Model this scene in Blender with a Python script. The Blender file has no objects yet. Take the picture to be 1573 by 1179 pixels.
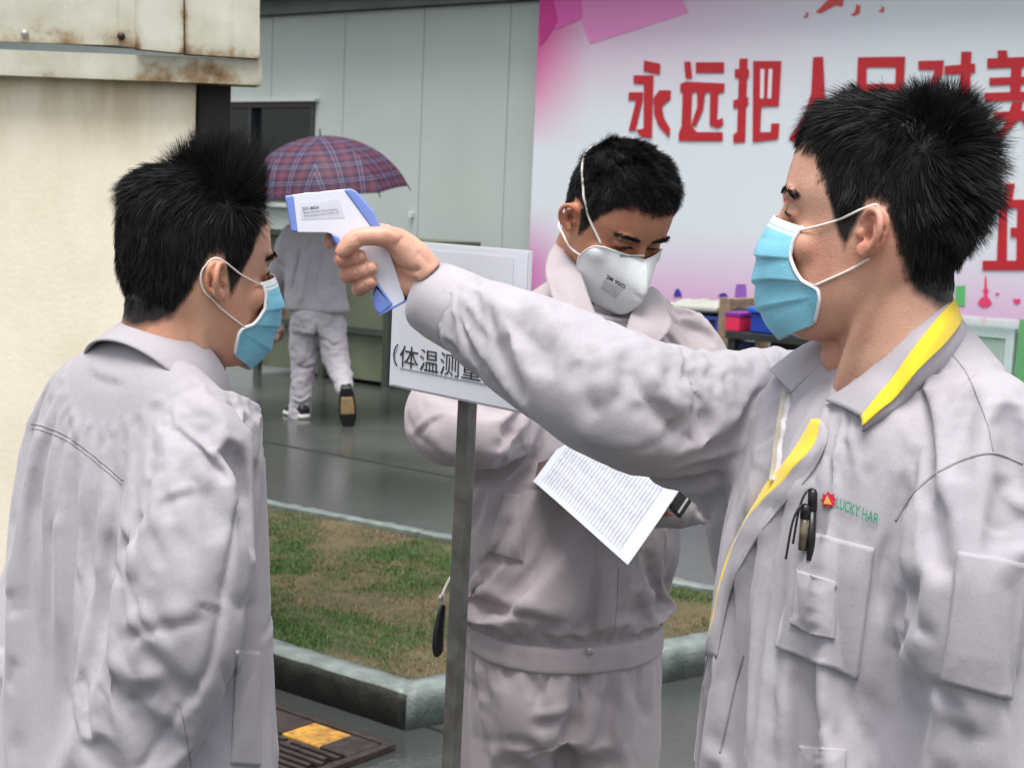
import bpy, bmesh, math, random
import numpy as np
from mathutils import Vector, Matrix, noise as mnoise
from mathutils.bvhtree import BVHTree

random.seed(7)
RNG = np.random.default_rng(7)
SC = bpy.context.scene
COL = SC.collection

# ---------------------------------------------------------------- camera
F, CX, CY = 2360.0, 786.5, 589.5            # focal length and centre in photograph pixels (1573 x 1179)
PITCH, ROLL = math.radians(6.75), math.radians(2.4)
CAM = np.array((0.0, 0.0, 1.55))
RM = Matrix.Rotation(math.pi / 2 - PITCH, 3, 'X') @ Matrix.Rotation(ROLL, 3, 'Z')
RN = np.array(RM)
cd = bpy.data.cameras.new('camera')
cd.sensor_width = 36.0
cd.lens = 36.0 * F / 1573.0
cd.clip_start, cd.clip_end = 0.05, 400.0
cd.dof.use_dof = True
cd.dof.focus_distance = 1.75
cd.dof.aperture_fstop = 16.0
cam = bpy.data.objects.new('camera', cd)
COL.objects.link(cam)
cam.matrix_world = Matrix.Translation(Vector(CAM)) @ RM.to_4x4()
SC.camera = cam

# ---------------------------------------------------------------- overcast daylight
SUN_EL, SUN_AZ = math.radians(70), math.radians(190)      # azimuth clockwise from +Y: behind the camera, a little left
world = bpy.data.worlds.new('World')
SC.world = world
world.use_nodes = True
wt = world.node_tree
wt.nodes.clear()
wo = wt.nodes.new('ShaderNodeOutputWorld')
wb = wt.nodes.new('ShaderNodeBackground')
wh = wt.nodes.new('ShaderNodeHueSaturation')
ws = wt.nodes.new('ShaderNodeTexSky')
ws.sky_type = 'NISHITA'
ws.sun_disc = False
ws.sun_elevation = SUN_EL
ws.sun_rotation = SUN_AZ
ws.air_density, ws.dust_density, ws.ozone_density = 1.0, 3.0, 1.0
wh.inputs['Saturation'].default_value = 0.22               # cloud cover takes the blue out of the sky light
wt.links.new(ws.outputs[0], wh.inputs['Color'])
wt.links.new(wh.outputs[0], wb.inputs[0])
wt.links.new(wb.outputs[0], wo.inputs[0])
wb.inputs[1].default_value = 0.095
sd = bpy.data.lights.new('sun', 'SUN')
sd.energy = 1.5
sd.angle = math.radians(28)
sd.color = (1.0, 0.965, 0.92)
sun = bpy.data.objects.new('sun', sd)
COL.objects.link(sun)
sv = Vector((math.sin(SUN_AZ) * math.cos(SUN_EL), math.cos(SUN_AZ) * math.cos(SUN_EL), math.sin(SUN_EL)))
sun.rotation_euler = sv.to_track_quat('Z', 'Y').to_euler()
sun.location = (-2, -3, 8)

SC.view_settings.view_transform = 'Standard'
SC.view_settings.look = 'None'
SC.view_settings.exposure = 1.24
SC.view_settings.gamma = 1.0
SC.view_settings.use_curve_mapping = False
SC.render.engine = 'CYCLES'
SC.cycles.use_denoising = True
SC.cycles.max_bounces = 6
SC.cycles.caustics_reflective = False
SC.cycles.caustics_refractive = False

# ================================================================ toolkit
def P(px, py, D):
    """world point at photograph pixel (px, py) and distance y = D"""
    d = RN @ np.array(((px - CX) / F, -(py - CY) / F, -1.0))
    return CAM + d * (D / d[1])

def ray(px, py):
    d = RN @ np.array(((px - CX) / F, -(py - CY) / F, -1.0))
    return d / np.linalg.norm(d)

def onplane(px, py, p0, n):
    d = ray(px, py)
    return CAM + d * (np.dot(np.asarray(p0) - CAM, n) / np.dot(d, n))

def G(px, py, z=0.0):
    return onplane(px, py, (0, 0, z), np.array((0, 0, 1.0)))

def proj(p):
    q = RN.T @ (np.asarray(p) - CAM)
    return CX + F * q[0] / -q[2], CY - F * q[1] / -q[2]

def projv(v):
    q = (np.asarray(v) - CAM) @ RN
    return np.stack([CX + F * q[:, 0] / -q[:, 2], CY - F * q[:, 1] / -q[:, 2]], 1)

def nrm(v):
    v = np.asarray(v, float)
    return v / (np.linalg.norm(v) + 1e-12)

def link(o, parent=None):
    COL.objects.link(o)
    if parent is not None:
        o.parent = parent
        o.matrix_parent_inverse = parent.matrix_world.inverted() if False else Matrix.Translation(-parent.location)
    return o

def tag(o, label=None, cat=None, group=None, kind=None):
    if label: o['label'] = label
    if cat: o['category'] = cat
    if group: o['group'] = group
    if kind: o['kind'] = kind
    return o

def empty(name, loc, label, cat, group=None):
    o = bpy.data.objects.new(name, None)
    o.empty_display_size = 0.1
    o.location = Vector(loc)
    COL.objects.link(o)
    return tag(o, label, cat, group)

def mesh(name, v, f, m, parent=None, smooth=True, uv=None, col=None, colname='tint'):
    me = bpy.data.meshes.new(name)
    v = np.asarray(v, float)
    if isinstance(f, np.ndarray):
        nf, k = f.shape
        me.vertices.add(len(v)); me.vertices.foreach_set('co', v.ravel().astype(np.float32))
        me.loops.add(nf * k); me.loops.foreach_set('vertex_index', f.ravel().astype(np.int32))
        me.polygons.add(nf); me.polygons.foreach_set('loop_start', np.arange(0, nf * k, k, dtype=np.int32))
        me.update(calc_edges=True)
        me.validate()
    else:
        me.from_pydata([tuple(p) for p in v], [], [tuple(q) for q in f])
        me.update()
    if smooth:
        me.polygons.foreach_set('use_smooth', np.ones(len(me.polygons), bool))
    if uv is not None:                       # per vertex
        lay = me.uv_layers.new(name='uv')
        li = np.empty(len(me.loops), np.int32); me.loops.foreach_get('vertex_index', li)
        lay.data.foreach_set('uv', np.asarray(uv, np.float32)[li].ravel())
    if col is not None:                      # per vertex, rgb or scalar
        col = np.asarray(col, np.float32)
        at = me.color_attributes.new(colname, 'FLOAT_COLOR', 'POINT')
        c4 = np.ones((len(v), 4), np.float32)
        c4[:, :3] = col if col.ndim == 2 else col[:, None]
        at.data.foreach_set('color', c4.ravel())
    if m is not None:
        me.materials.append(m)
    o = bpy.data.objects.new(name, me)
    return link(o, parent)

class MB:
    """collects simple shapes into one mesh"""
    def __init__(self): self.v, self.f = [], []
    def add(self, v, f):
        b = len(self.v)
        self.v += [tuple(p) for p in v]
        self.f += [tuple(b + i for i in q) for q in f]
        return self
    def box(self, c, s, ax=None, bev=0.0):
        c = np.asarray(c, float); ax = np.eye(3) if ax is None else np.asarray(ax, float)
        h = np.asarray(s, float) / 2
        if bev <= 0:
            vs = [c + ax.T @ (h * np.array(k)) for k in
                  ((-1,-1,-1),(1,-1,-1),(1,1,-1),(-1,1,-1),(-1,-1,1),(1,-1,1),(1,1,1),(-1,1,1))]
            return self.add(vs, ((0,3,2,1),(4,5,6,7),(0,1,5,4),(1,2,6,5),(2,3,7,6),(3,0,4,7)))
        bm = bmesh.new(); bmesh.ops.create_cube(bm, size=1)
        for q in bm.verts: q.co = Vector(h * 2 * np.array(q.co))
        bmesh.ops.bevel(bm, geom=bm.edges[:], offset=bev, segments=2, affect='EDGES', profile=0.5)
        vs = [c + ax.T @ np.array(q.co) for q in bm.verts]
        bm.verts.index_update()
        fs = [[q.index for q in g.verts] for g in bm.faces]
        bm.free()
        return self.add(vs, fs)
    def tube(self, pts, r, n=10, cap=True):
        v, f = tube(pts, r, n, cap)
        return self.add(v, f)
    def prism(self, poly, d, thick):
        """polygon of 3-D points pushed along d*thick"""
        poly = [np.asarray(p, float) for p in poly]; k = len(poly); d = np.asarray(d, float) * thick
        vs = poly + [p + d for p in poly]
        fs = [tuple(range(k)), tuple(range(2 * k - 1, k - 1, -1))] + [(i, k + i, k + (i + 1) % k, (i + 1) % k) for i in range(k)]
        return self.add(vs, fs)
    def build(self, name, m, parent=None, smooth=False):
        o = mesh(name, self.v, self.f, m, parent, smooth)
        bm = bmesh.new(); bm.from_mesh(o.data)
        bmesh.ops.recalc_face_normals(bm, faces=bm.faces[:])
        bm.to_mesh(o.data); bm.free()
        return o

def frames(pts, up=None):
    pts = np.asarray(pts, float)
    t = np.gradient(pts, axis=0)
    t /= np.linalg.norm(t, axis=1)[:, None] + 1e-12
    u = np.asarray(up, float) if up is not None else np.array((0, 0, 1.0))
    if abs(np.dot(nrm(u), t[0])) > 0.95: u = np.array((1.0, 0.2, 0))
    U, V = [], []
    for i in range(len(pts)):
        u = nrm(u - np.dot(u, t[i]) * t[i])
        U.append(u); V.append(np.cross(t[i], u))
    return t, np.array(U), np.array(V)

def cat(pts, n):
    """Catmull-Rom through rows of pts, n samples"""
    p = np.asarray(pts, float)
    k = len(p)
    if k == 2:
        s = np.linspace(0, 1, n)[:, None]
        return p[0] * (1 - s) + p[1] * s
    q = np.vstack([2 * p[0] - p[1], p, 2 * p[-1] - p[-2]])
    s = np.linspace(0, k - 1 - 1e-9, n)
    i = s.astype(int); t = (s - i)[:, None]
    a, b, c, d = q[i], q[i + 1], q[i + 2], q[i + 3]
    return 0.5 * (2 * b + (c - a) * t + (2 * a - 5 * b + 4 * c - d) * t ** 2 + (3 * b - a - 3 * c + d) * t ** 3)

def grid_faces(n, m, closed=True):
    i, j = np.meshgrid(np.arange(n - 1), np.arange(m if closed else m - 1), indexing='ij')
    j2 = (j + 1) % m
    return np.stack([i * m + j, i * m + j2, (i + 1) * m + j2, (i + 1) * m + j], -1).reshape(-1, 4)

def rings_mesh(r, cap=True):
    n, m, _ = r.shape
    v = r.reshape(-1, 3)
    f = [tuple(q) for q in grid_faces(n, m)]
    if cap:
        v = np.vstack([v, r[0].mean(0), r[-1].mean(0)])
        a, b = n * m, n * m + 1
        f += [(a, (j + 1) % m, j) for j in range(m)] + [(b, (n - 1) * m + j, (n - 1) * m + (j + 1) % m) for j in range(m)]
    return v, f

def tube(pts, r, n=12, cap=True, flat=1.0, up=None, samples=None):
    """round (or flattened: second axis = r*flat) tube through pts"""
    pts = np.asarray(pts, float)
    r = np.broadcast_to(np.asarray(r, float), (len(pts),)) if np.ndim(r) == 0 else np.asarray(r, float)
    flat = np.broadcast_to(np.asarray(flat, float), (len(pts),)) if np.ndim(flat) == 0 else np.asarray(flat, float)
    if samples:
        a = cat(np.column_stack([pts, r, flat]), samples)
        pts, r, flat = a[:, :3], np.maximum(a[:, 3], 1e-4), a[:, 4]
    t, U, V = frames(pts, up)
    th = np.linspace(0, 2 * math.pi, n, endpoint=False)
    rr = pts[:, None] + (np.cos(th)[None, :, None] * U[:, None] + np.sin(th)[None, :, None] * V[:, None] * flat[:, None, None]) * r[:, None, None]
    return rings_mesh(rr, cap)

def superloft(secs, n=60, m=48):
    """secs rows: centre(3), axis u(3), axis v(3), ru, rv_front, rv_back, exponent -> rings"""
    a = cat(np.array([np.concatenate([s[0], nrm(s[1]), nrm(s[2]), s[3:]]) for s in secs], float), n)
    th = np.linspace(0, 2 * math.pi, m, endpoint=False)
    c, s = np.cos(th), np.sin(th)
    e = 2.0 / a[:, 12:13]
    x = np.sign(c)[None] * np.abs(c)[None] ** e * a[:, 9:10]
    y = np.sign(s)[None] * np.abs(s)[None] ** e * np.where(s[None] > 0, a[:, 10:11], a[:, 11:12])
    return a[:, None, :3] + x[..., None] * a[:, None, 3:6] + y[..., None] * a[:, None, 6:9]

def ellipsoid(c, r, ax=None, n=14, m=20):
    ax = np.eye(3) if ax is None else np.array([nrm(k) for k in ax])
    th = np.linspace(0.02, math.pi - 0.02, n); ph = np.linspace(0, 2 * math.pi, m, endpoint=False)
    d = np.stack([np.sin(th)[:, None] * np.cos(ph)[None], np.sin(th)[:, None] * np.sin(ph)[None],
                  np.repeat(np.cos(th)[:, None], m, 1)], -1) * np.asarray(r, float)
    return rings_mesh(np.asarray(c) + d @ ax)

def join(parts):
    vs, fs, b = [], [], 0
    for v, f in parts:
        v = np.asarray(v)
        vs.append(v); fs += [tuple(int(b + i) for i in q) for q in f]; b += len(v)
    return np.vstack(vs), fs

def remesh(parts, voxel):
    v, f = join(parts)
    me = bpy.data.meshes.new('t'); me.from_pydata([tuple(p) for p in v], [], f); me.update()
    o = bpy.data.objects.new('t', me); COL.objects.link(o)
    md = o.modifiers.new('r', 'REMESH'); md.mode = 'VOXEL'; md.voxel_size = voxel; md.adaptivity = 0
    dg = bpy.context.evaluated_depsgraph_get(); dg.update()
    ev = o.evaluated_get(dg); em = ev.to_mesh()
    nv = np.empty(len(em.vertices) * 3, np.float32); em.vertices.foreach_get('co', nv)
    nf = np.empty(len(em.loops), np.int32); em.loops.foreach_get('vertex_index', nf)
    assert len(nf) == 4 * len(em.polygons)
    ev.to_mesh_clear()
    bpy.data.objects.remove(o); bpy.data.meshes.remove(me)
    return Sculpt(nv.reshape(-1, 3).astype(float), nf.reshape(-1, 4))

class Sculpt:
    def __init__(s, v, f):
        s.v, s.f = v, f
        e = np.vstack([f[:, [0, 1]], f[:, [1, 2]], f[:, [2, 3]], f[:, [3, 0]]])
        e = np.unique(np.sort(e, 1), axis=0)
        s.e = e
        s.deg = np.bincount(e.ravel(), minlength=len(v)).astype(float)
    def lap(s, x=None):
        x = s.v if x is None else x
        a, b = s.e[:, 0], s.e[:, 1]
        if x.ndim == 1:
            return (np.bincount(a, x[b], len(x)) + np.bincount(b, x[a], len(x))) / s.deg - x
        return np.stack([(np.bincount(a, x[b, k], len(x)) + np.bincount(b, x[a, k], len(x))) / s.deg for k in range(x.shape[1])], 1) - x
    def smooth(s, n, w=0.6, mask=None):
        for _ in range(n):
            d = s.lap() * w
            s.v = s.v + (d if mask is None else d * mask[:, None])
        return s
    def taubin(s, n, mask=None):
        for _ in range(n):
            for w in (0.55, -0.57):
                d = s.lap() * w
                s.v = s.v + (d if mask is None else d * mask[:, None])
        return s
    def normals(s):
        q = s.v[s.f]
        n = np.cross(q[:, 2] - q[:, 0], q[:, 3] - q[:, 1])
        o = np.zeros_like(s.v)
        for k in range(4):
            for c in range(3):
                o[:, c] += np.bincount(s.f[:, k], n[:, c], len(s.v))
        return o / (np.linalg.norm(o, axis=1)[:, None] + 1e-12)
    def bvh(s):
        return BVHTree.FromPolygons([Vector(p) for p in s.v], s.f.tolist())
    def noise(s, amp, scale, stretch=(1, 1, 1), seed=0.0, ridged=False, mask=None):
        st = np.asarray(stretch, float)
        q = s.v * scale * st + seed
        nv = np.array([mnoise.noise(p) for p in q.tolist()])
        if ridged: nv = 0.5 - np.abs(nv) * 1.6
        d = nv * amp
        if mask is not None: d = d * mask
        s.v = s.v + s.normals() * d[:, None]
        return s
    def project(s, pxs, n=40, bv=None, D=None):
        """pixel polyline -> points on this surface as seen from the photograph"""
        bv = bv or s.bvh()
        pp = cat(np.array(pxs, float), n)
        out, last = [], None
        for x, y in pp:
            d = ray(x, y)
            h = bv.ray_cast(Vector(CAM), Vector(d))
            if h[0] is not None:
                last = np.array(h[0])
                out.append(last)
            elif last is not None:
                t = np.dot(last - CAM, d); out.append(CAM + d * t)
        return np.array(out)
    def stroke(s, pts, width, depth, taper=True, sharp=None, nmax=None):
        """ridge (depth>0) or crease (depth<0) along 3-D polyline"""
        pts = np.asarray(pts)
        if sharp is None: sharp = 1.25 if depth < 0 else 1.8
        lo, hi = pts.min(0) - 4 * width, pts.max(0) + 4 * width
        idx = np.where(((s.v > lo) & (s.v < hi)).all(1))[0]
        if len(idx) == 0: return s
        q = s.v[idx]
        best = np.full(len(idx), 1e9); tt = np.zeros(len(idx))
        k = len(pts)
        for i in range(k - 1):
            a, b = pts[i], pts[i + 1]
            ab = b - a; L = np.dot(ab, ab) + 1e-12
            t = np.clip(((q - a) @ ab) / L, 0, 1)
            d = np.linalg.norm(q - (a + t[:, None] * ab), axis=1)
            m = d < best
            best[m] = d[m]; tt[m] = (i + t[m]) / (k - 1)
        g = np.exp(-(best / width) ** sharp)
        if taper: g = g * np.clip(np.minimum(tt, 1 - tt) * 4 + 0.08, 0, 1)
        s.v[idx] += s._n[idx] * (depth * g)[:, None]
        return s
    def folds(s, lst, n=30):
        """lst of (pixel polyline, width m, depth m); surface is projected on the smooth base"""
        bv = s.bvh(); s._n = s.normals()
        for row in lst:
            pts = s.project(row[0], n, bv)
            if len(pts) > 1:
                s.stroke(pts, row[1], row[2], *(row[3:]))
        return s
    def obj(s, name, m, parent=None, **k):
        return mesh(name, s.v, s.f, m, parent, True, **k)

# ---------------------------------------------------------------- materials
def nodes(name):
    m = bpy.data.materials.new(name); m.use_nodes = True
    t = m.node_tree
    return m, t, t.nodes['Principled BSDF']

def mat(name, col, rough=0.6, metal=0.0, var=0.0, vscale=8.0, bump=0.0, bscale=60.0, spec=0.5, col2=None, detail=4.0, **kw):
    """principled with soft noise colour variation and fine bump"""
    m, t, b = nodes(name)
    b.inputs['Roughness'].default_value = rough
    b.inputs['Metallic'].default_value = metal
    b.inputs['Specular IOR Level'].default_value = spec
    tc = t.nodes.new('ShaderNodeTexCoord')
    if var > 0 or col2 is not None:
        nz = t.nodes.new('ShaderNodeTexNoise'); nz.inputs['Scale'].default_value = vscale; nz.inputs['Detail'].default_value = detail
        t.links.new(tc.outputs['Object'], nz.inputs['Vector'])
        rp = t.nodes.new('ShaderNodeValToRGB')
        c = np.array(col); c2 = np.array(col2) if col2 is not None else None
        rp.color_ramp.elements[0].position = 0.32; rp.color_ramp.elements[1].position = 0.68
        rp.color_ramp.elements[0].color = (*(c * (1 - var) if c2 is None else c2), 1)
        rp.color_ramp.elements[1].color = (*np.clip(c * (1 + var) if c2 is None else c, 0, 1), 1)
        t.links.new(nz.outputs['Fac'], rp.inputs['Fac']); t.links.new(rp.outputs['Color'], b.inputs['Base Color'])
    else:
        b.inputs['Base Color'].default_value = (*col, 1)
    if bump > 0:
        n2 = t.nodes.new('ShaderNodeTexNoise'); n2.inputs['Scale'].default_value = bscale; n2.inputs['Detail'].default_value = 5
        t.links.new(tc.outputs['Object'], n2.inputs['Vector'])
        bp = t.nodes.new('ShaderNodeBump'); bp.inputs['Strength'].default_value = bump; bp.inputs['Distance'].default_value = 0.01
        t.links.new(n2.outputs['Fac'], bp.inputs['Height']); t.links.new(bp.outputs['Normal'], b.inputs['Normal'])
    for k, v in kw.items():
        b.inputs[k].default_value = v
    return m

def attr_mat(name, rough=0.6, attr='tint', bump=0.0, bscale=60.0, var=0.0, vscale=10.0, **kw):
    m, t, b = nodes(name)
    a = t.nodes.new('ShaderNodeAttribute'); a.attribute_name = attr
    b.inputs['Roughness'].default_value = rough
    out = a.outputs['Color']
    tc = t.nodes.new('ShaderNodeTexCoord')
    if var > 0:
        nz = t.nodes.new('ShaderNodeTexNoise'); nz.inputs['Scale'].default_value = vscale; nz.inputs['Detail'].default_value = 5
        t.links.new(tc.outputs['Object'], nz.inputs['Vector'])
        mr = t.nodes.new('ShaderNodeMapRange'); mr.inputs[1].default_value = 0.3; mr.inputs[2].default_value = 0.7
        mr.inputs[3].default_value = 1 - var; mr.inputs[4].default_value = 1 + var
        t.links.new(nz.outputs['Fac'], mr.inputs[0])
        mx = t.nodes.new('ShaderNodeVectorMath'); mx.operation = 'SCALE'
        t.links.new(out, mx.inputs[0]); t.links.new(mr.outputs[0], mx.inputs['Scale'])
        out = mx.outputs[0]
    t.links.new(out, b.inputs['Base Color'])
    if bump > 0:
        n2 = t.nodes.new('ShaderNodeTexNoise'); n2.inputs['Scale'].default_value = bscale; n2.inputs['Detail'].default_value = 4
        t.links.new(tc.outputs['Object'], n2.inputs['Vector'])
        bp = t.nodes.new('ShaderNodeBump'); bp.inputs['Strength'].default_value = bump; bp.inputs['Distance'].default_value = 0.004
        t.links.new(n2.outputs['Fac'], bp.inputs['Height']); t.links.new(bp.outputs['Normal'], b.inputs['Normal'])
    for k, v in kw.items():
        b.inputs[k].default_value = v
    return m

def srgb(r, g, b):
    c = np.array((r, g, b)) / 255.0
    return tuple(np.where(c <= 0.04045, c / 12.92, ((c + 0.055) / 1.055) ** 2.4))

# ================================================================ setting
U = nrm((0.789, -0.614, 0)); V = nrm((0.614, 0.789, 0)); Z = np.array((0, 0, 1.0))
W0 = np.array((-2.58, 15.8, 0.0))                       # foot of the panel wall
def LW(a, b, z): return W0 + U * a + V * b + Z * z
AXW = np.array([U, V, Z])
def wallpt(px, py, off=0.0):
    return onplane(px, py, W0 + V * off, V)
def wall_az(px, py, off=0.0):
    p = wallpt(px, py, off) - W0
    return float(np.dot(p, U)), float(p[2])

# ---- ground: wet concrete yard
m_wet, t, b = nodes('wet_concrete')
tc = t.nodes.new('ShaderNodeTexCoord')
n1 = t.nodes.new('ShaderNodeTexNoise'); n1.inputs['Scale'].default_value = 0.7; n1.inputs['Detail'].default_value = 6
n2 = t.nodes.new('ShaderNodeTexNoise'); n2.inputs['Scale'].default_value = 45; n2.inputs['Detail'].default_value = 4
for n in (n1, n2): t.links.new(tc.outputs['Object'], n.inputs['Vector'])
r1 = t.nodes.new('ShaderNodeValToRGB')
r1.color_ramp.elements[0].position, r1.color_ramp.elements[1].position = 0.35, 0.7
r1.color_ramp.elements[0].color = (0.036, 0.040, 0.038, 1); r1.color_ramp.elements[1].color = (0.078, 0.084, 0.080, 1)
t.links.new(n1.outputs['Fac'], r1.inputs['Fac']); t.links.new(r1.outputs['Color'], b.inputs['Base Color'])
r2 = t.nodes.new('ShaderNodeMapRange'); r2.inputs[1].default_value = 0.35; r2.inputs[2].default_value = 0.65
r2.inputs[3].default_value = 0.07; r2.inputs[4].default_value = 0.26
t.links.new(n1.outputs['Fac'], r2.inputs[0]); t.links.new(r2.outputs[0], b.inputs['Roughness'])
b.inputs['Specular IOR Level'].default_value = 0.5
bp = t.nodes.new('ShaderNodeBump'); bp.inputs['Strength'].default_value = 0.2; bp.inputs['Distance'].default_value = 0.006
t.links.new(n2.outputs['Fac'], bp.inputs['Height']); t.links.new(bp.outputs['Normal'], b.inputs['Normal'])
g = mesh('ground', [(-120, -60, 0), (120, -60, 0), (120, 180, 0), (-120, 180, 0)], [(0, 1, 2, 3)], m_wet, smooth=False)
tag(g, 'dark wet concrete yard with soft puddle reflections', kind='structure')
# slab joints in the yard, shallow filled grooves
mj = mat('joint', (0.02, 0.023, 0.02), 0.5)
jb = MB()
for k in range(-1, 3):
    c = G(640, 722) + V * (3.2 * k)
    jb.box(c + Z * 0.002, (16, 0.014, 0.004), AXW)
tag(jb.build('slab_joint', mj, g))

# ---- panel building behind
bld = empty('panel_building', LW(2, 0, 0), 'pale grey-green factory building clad in tall flat panels behind the banner', 'building')
m_pan = mat('panel_paint', srgb(176, 184, 180), 0.5, var=0.04, vscale=1.3, bump=0.02, bscale=3.0)
m_trim = mat('panel_trim', srgb(98, 108, 106), 0.5, var=0.15, vscale=4)
m_dark = mat('dark_gap', (0.02, 0.02, 0.02), 0.7)
aw0, zt = wall_az(485, 157); _, zb = wall_az(485, 312)
awl = aw0 - 1.7
ztop = wall_az(620, 14)[1]
a0 = wall_az(529, 100)[0]
pw = wall_az(650, 100)[0] - a0
edges = [a0 + pw * k for k in range(-6, 10)]
for i in range(len(edges) - 1):
    e0, e1 = edges[i] + 0.004, edges[i + 1] - 0.004
    segs = [(e0, e1, 0.05, ztop)]
    if e0 < aw0 and e1 > awl:                           # panel cut by the window
        segs = []
        if e0 < awl: segs.append((e0, awl, 0.05, ztop)); e0c = awl
        else: e0c = e0
        if e1 > aw0: segs.append((aw0, e1, 0.05, ztop)); e1c = aw0
        else: e1c = e1
        segs += [(e0c, e1c, 0.05, zb), (e0c, e1c, zt, ztop)]
    for (x0, x1, z0, z1) in segs:
        if x1 - x0 > 0.01: MB().box(LW((x0 + x1) / 2, 0.04, (z0 + z1) / 2), (x1 - x0, 0.08, z1 - z0), AXW).build('wall_panel', m_pan, bld)
mb = MB(); mb.box(LW((edges[0] + edges[-1]) / 2, 0.55, ztop / 2 + 0.03), (edges[-1] - edges[0], 0.8, ztop - 0.1), AXW)
mb.build('wall_core', m_dark, bld)
mb = MB(); mb.box(LW((edges[0] + edges[-1]) / 2, 0.03, 0.02), (edges[-1] - edges[0], 0.16, 0.1), AXW)
mb.build('plinth', mat('plinth', (0.12, 0.13, 0.12), 0.7, var=.2), bld)
L = edges[-1] - edges[0]; cA = (edges[0] + edges[-1]) / 2
mb = MB(); mb.box(LW(cA, -0.02, ztop + 0.085), (L + 0.2, 0.14, 0.15), AXW)
mb.build('fascia', m_trim, bld)
mb = MB(); mb.box(LW(cA, -0.16, ztop + 0.215), (L + 0.3, 0.46, 0.10), AXW, 0.012)
mb.build('gutter', mat('gutter_paint', srgb(190, 198, 194), 0.45, var=.08, vscale=3), bld)
mb = MB(); mb.box(LW(cA, 2.2, ztop + 0.45), (L + 0.4, 5.2, 0.3), AXW)
mb.build('roof', m_trim, bld)
win = MB()
fw = 0.05
for (x0, x1, z0, z1) in ((awl, aw0, zt - fw, zt), (awl, aw0, zb, zb + fw), (awl, awl + fw, zb + fw, zt - fw), (aw0 - fw, aw0, zb + fw, zt - fw), ((awl + aw0) / 2 - .1, (awl + aw0) / 2 - .06, zb + fw, zt - fw)):
    win.box(LW((x0 + x1) / 2, 0.03, (z0 + z1) / 2), (x1 - x0 - 0.004, 0.1, z1 - z0), AXW)
w = win.build('window', mat('window_frame', (0.03, 0.032, 0.035), 0.4), bld)
MB().box(LW((awl + aw0) / 2, 0.06, (zb + zt) / 2), (aw0 - awl - 2 * fw, 0.012, zt - zb - 2 * fw), AXW).build('pane', mat('dark_glass', (0.012, 0.016, 0.018), 0.08, spec=0.6), w)
MB().box(LW((awl + aw0) / 2, -0.03, zt + 0.02), (aw0 - awl + 0.1, 0.07, 0.03), AXW).build('lintel_strip', mat('lintel', srgb(190, 196, 190), 0.5), w)
MB().box(LW((awl + aw0) / 2, -0.03, zb - 0.035), (aw0 - awl + 0.1, 0.08, 0.04), AXW).build('sill', mat('sill', srgb(190, 196, 190), 0.5), w)
# small wall bracket
c = LW(*([wall_az(634, 330)[0], -0.02, wall_az(634, 330)[1]]))
MB().box(c, (0.03, 0.05, 0.06), AXW, 0.006).build('wall_bracket', mat('bracket', (0.6, 0.62, 0.6), 0.4), bld)

# ---- banner
ban = empty('banner', wallpt(1200, 400, -0.08), 'large white and pink printed banner with red slogan characters on the building', 'banner')
BO = -0.10
al, _ = wall_az(829, 0, BO); al2 = al
az0 = wall_az(1200, 480, BO)[1]; az1 = ztop + 0.5
aR = al + 7.6
na, nz_ = 230, 110
aa = np.linspace(al, aR, na); zz = np.linspace(az0, az1, nz_)
A, ZZ = np.meshgrid(aa, zz, indexing='ij')
bv_ = W0 + U * A[..., None] + V * BO + Z * ZZ[..., None]
pxy = projv(bv_.reshape(-1, 3))
x, y = pxy[:, 0], pxy[:, 1]
def mixc(c, d, t):
    t = np.clip(t, 0, 1)[:, None]
    return c * (1 - t) + np.array(d) * t
hb = 312 + 0.042 * (x - 830)
s = (y - hb) / (309 + 0.0977 * (x - 830))               # height in units of the eave height, banner space
col = np.tile(np.array(srgb(213, 220, 225)), (len(x), 1))
col = mixc(col, srgb(214, 168, 206), np.clip((s - 0.08) / 0.36, 0, 1) ** 1.1)      # pink dusk low down
col = mixc(col, srgb(176, 150, 205), np.clip((s - 0.50) / 0.2, 0, 1) * 0.7)
tl = np.clip((1 - (x - 815) / 560), 0, 1) * np.clip((-s - 0.42) / 0.62, 0, 1)
col = mixc(col, srgb(216, 170, 200), tl * 1.3)
tl2 = np.clip(1 - (x - 815) / 90, 0, 1) * np.clip((-s - 0.28) / 0.7, 0, 1) ** 0.7
col = mixc(col, srgb(214, 40, 138), tl2 * 1.25)
left = np.clip(1 - (x - 815) / 60, 0, 1) * np.clip((s - 0.0) / 0.3, 0, 1)
col = mixc(col, srgb(205, 110, 175), left * 0.8)
m_ban = attr_mat('banner_print', 0.5, bump=0.03, bscale=2.2)
o = mesh('banner_sheet', bv_.reshape(-1, 3), grid_faces(na, nz_, False), m_ban, ban, col=col)
MB().box(LW((al + aR) / 2, BO / 2 + 0.0, (az0 + az1) / 2), (aR - al - 0.01, -BO - 0.012, az1 - az0 - 0.01), AXW).build('backing_frame', mat('ban_frame', srgb(120, 128, 124), 0.5), ban)

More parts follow.
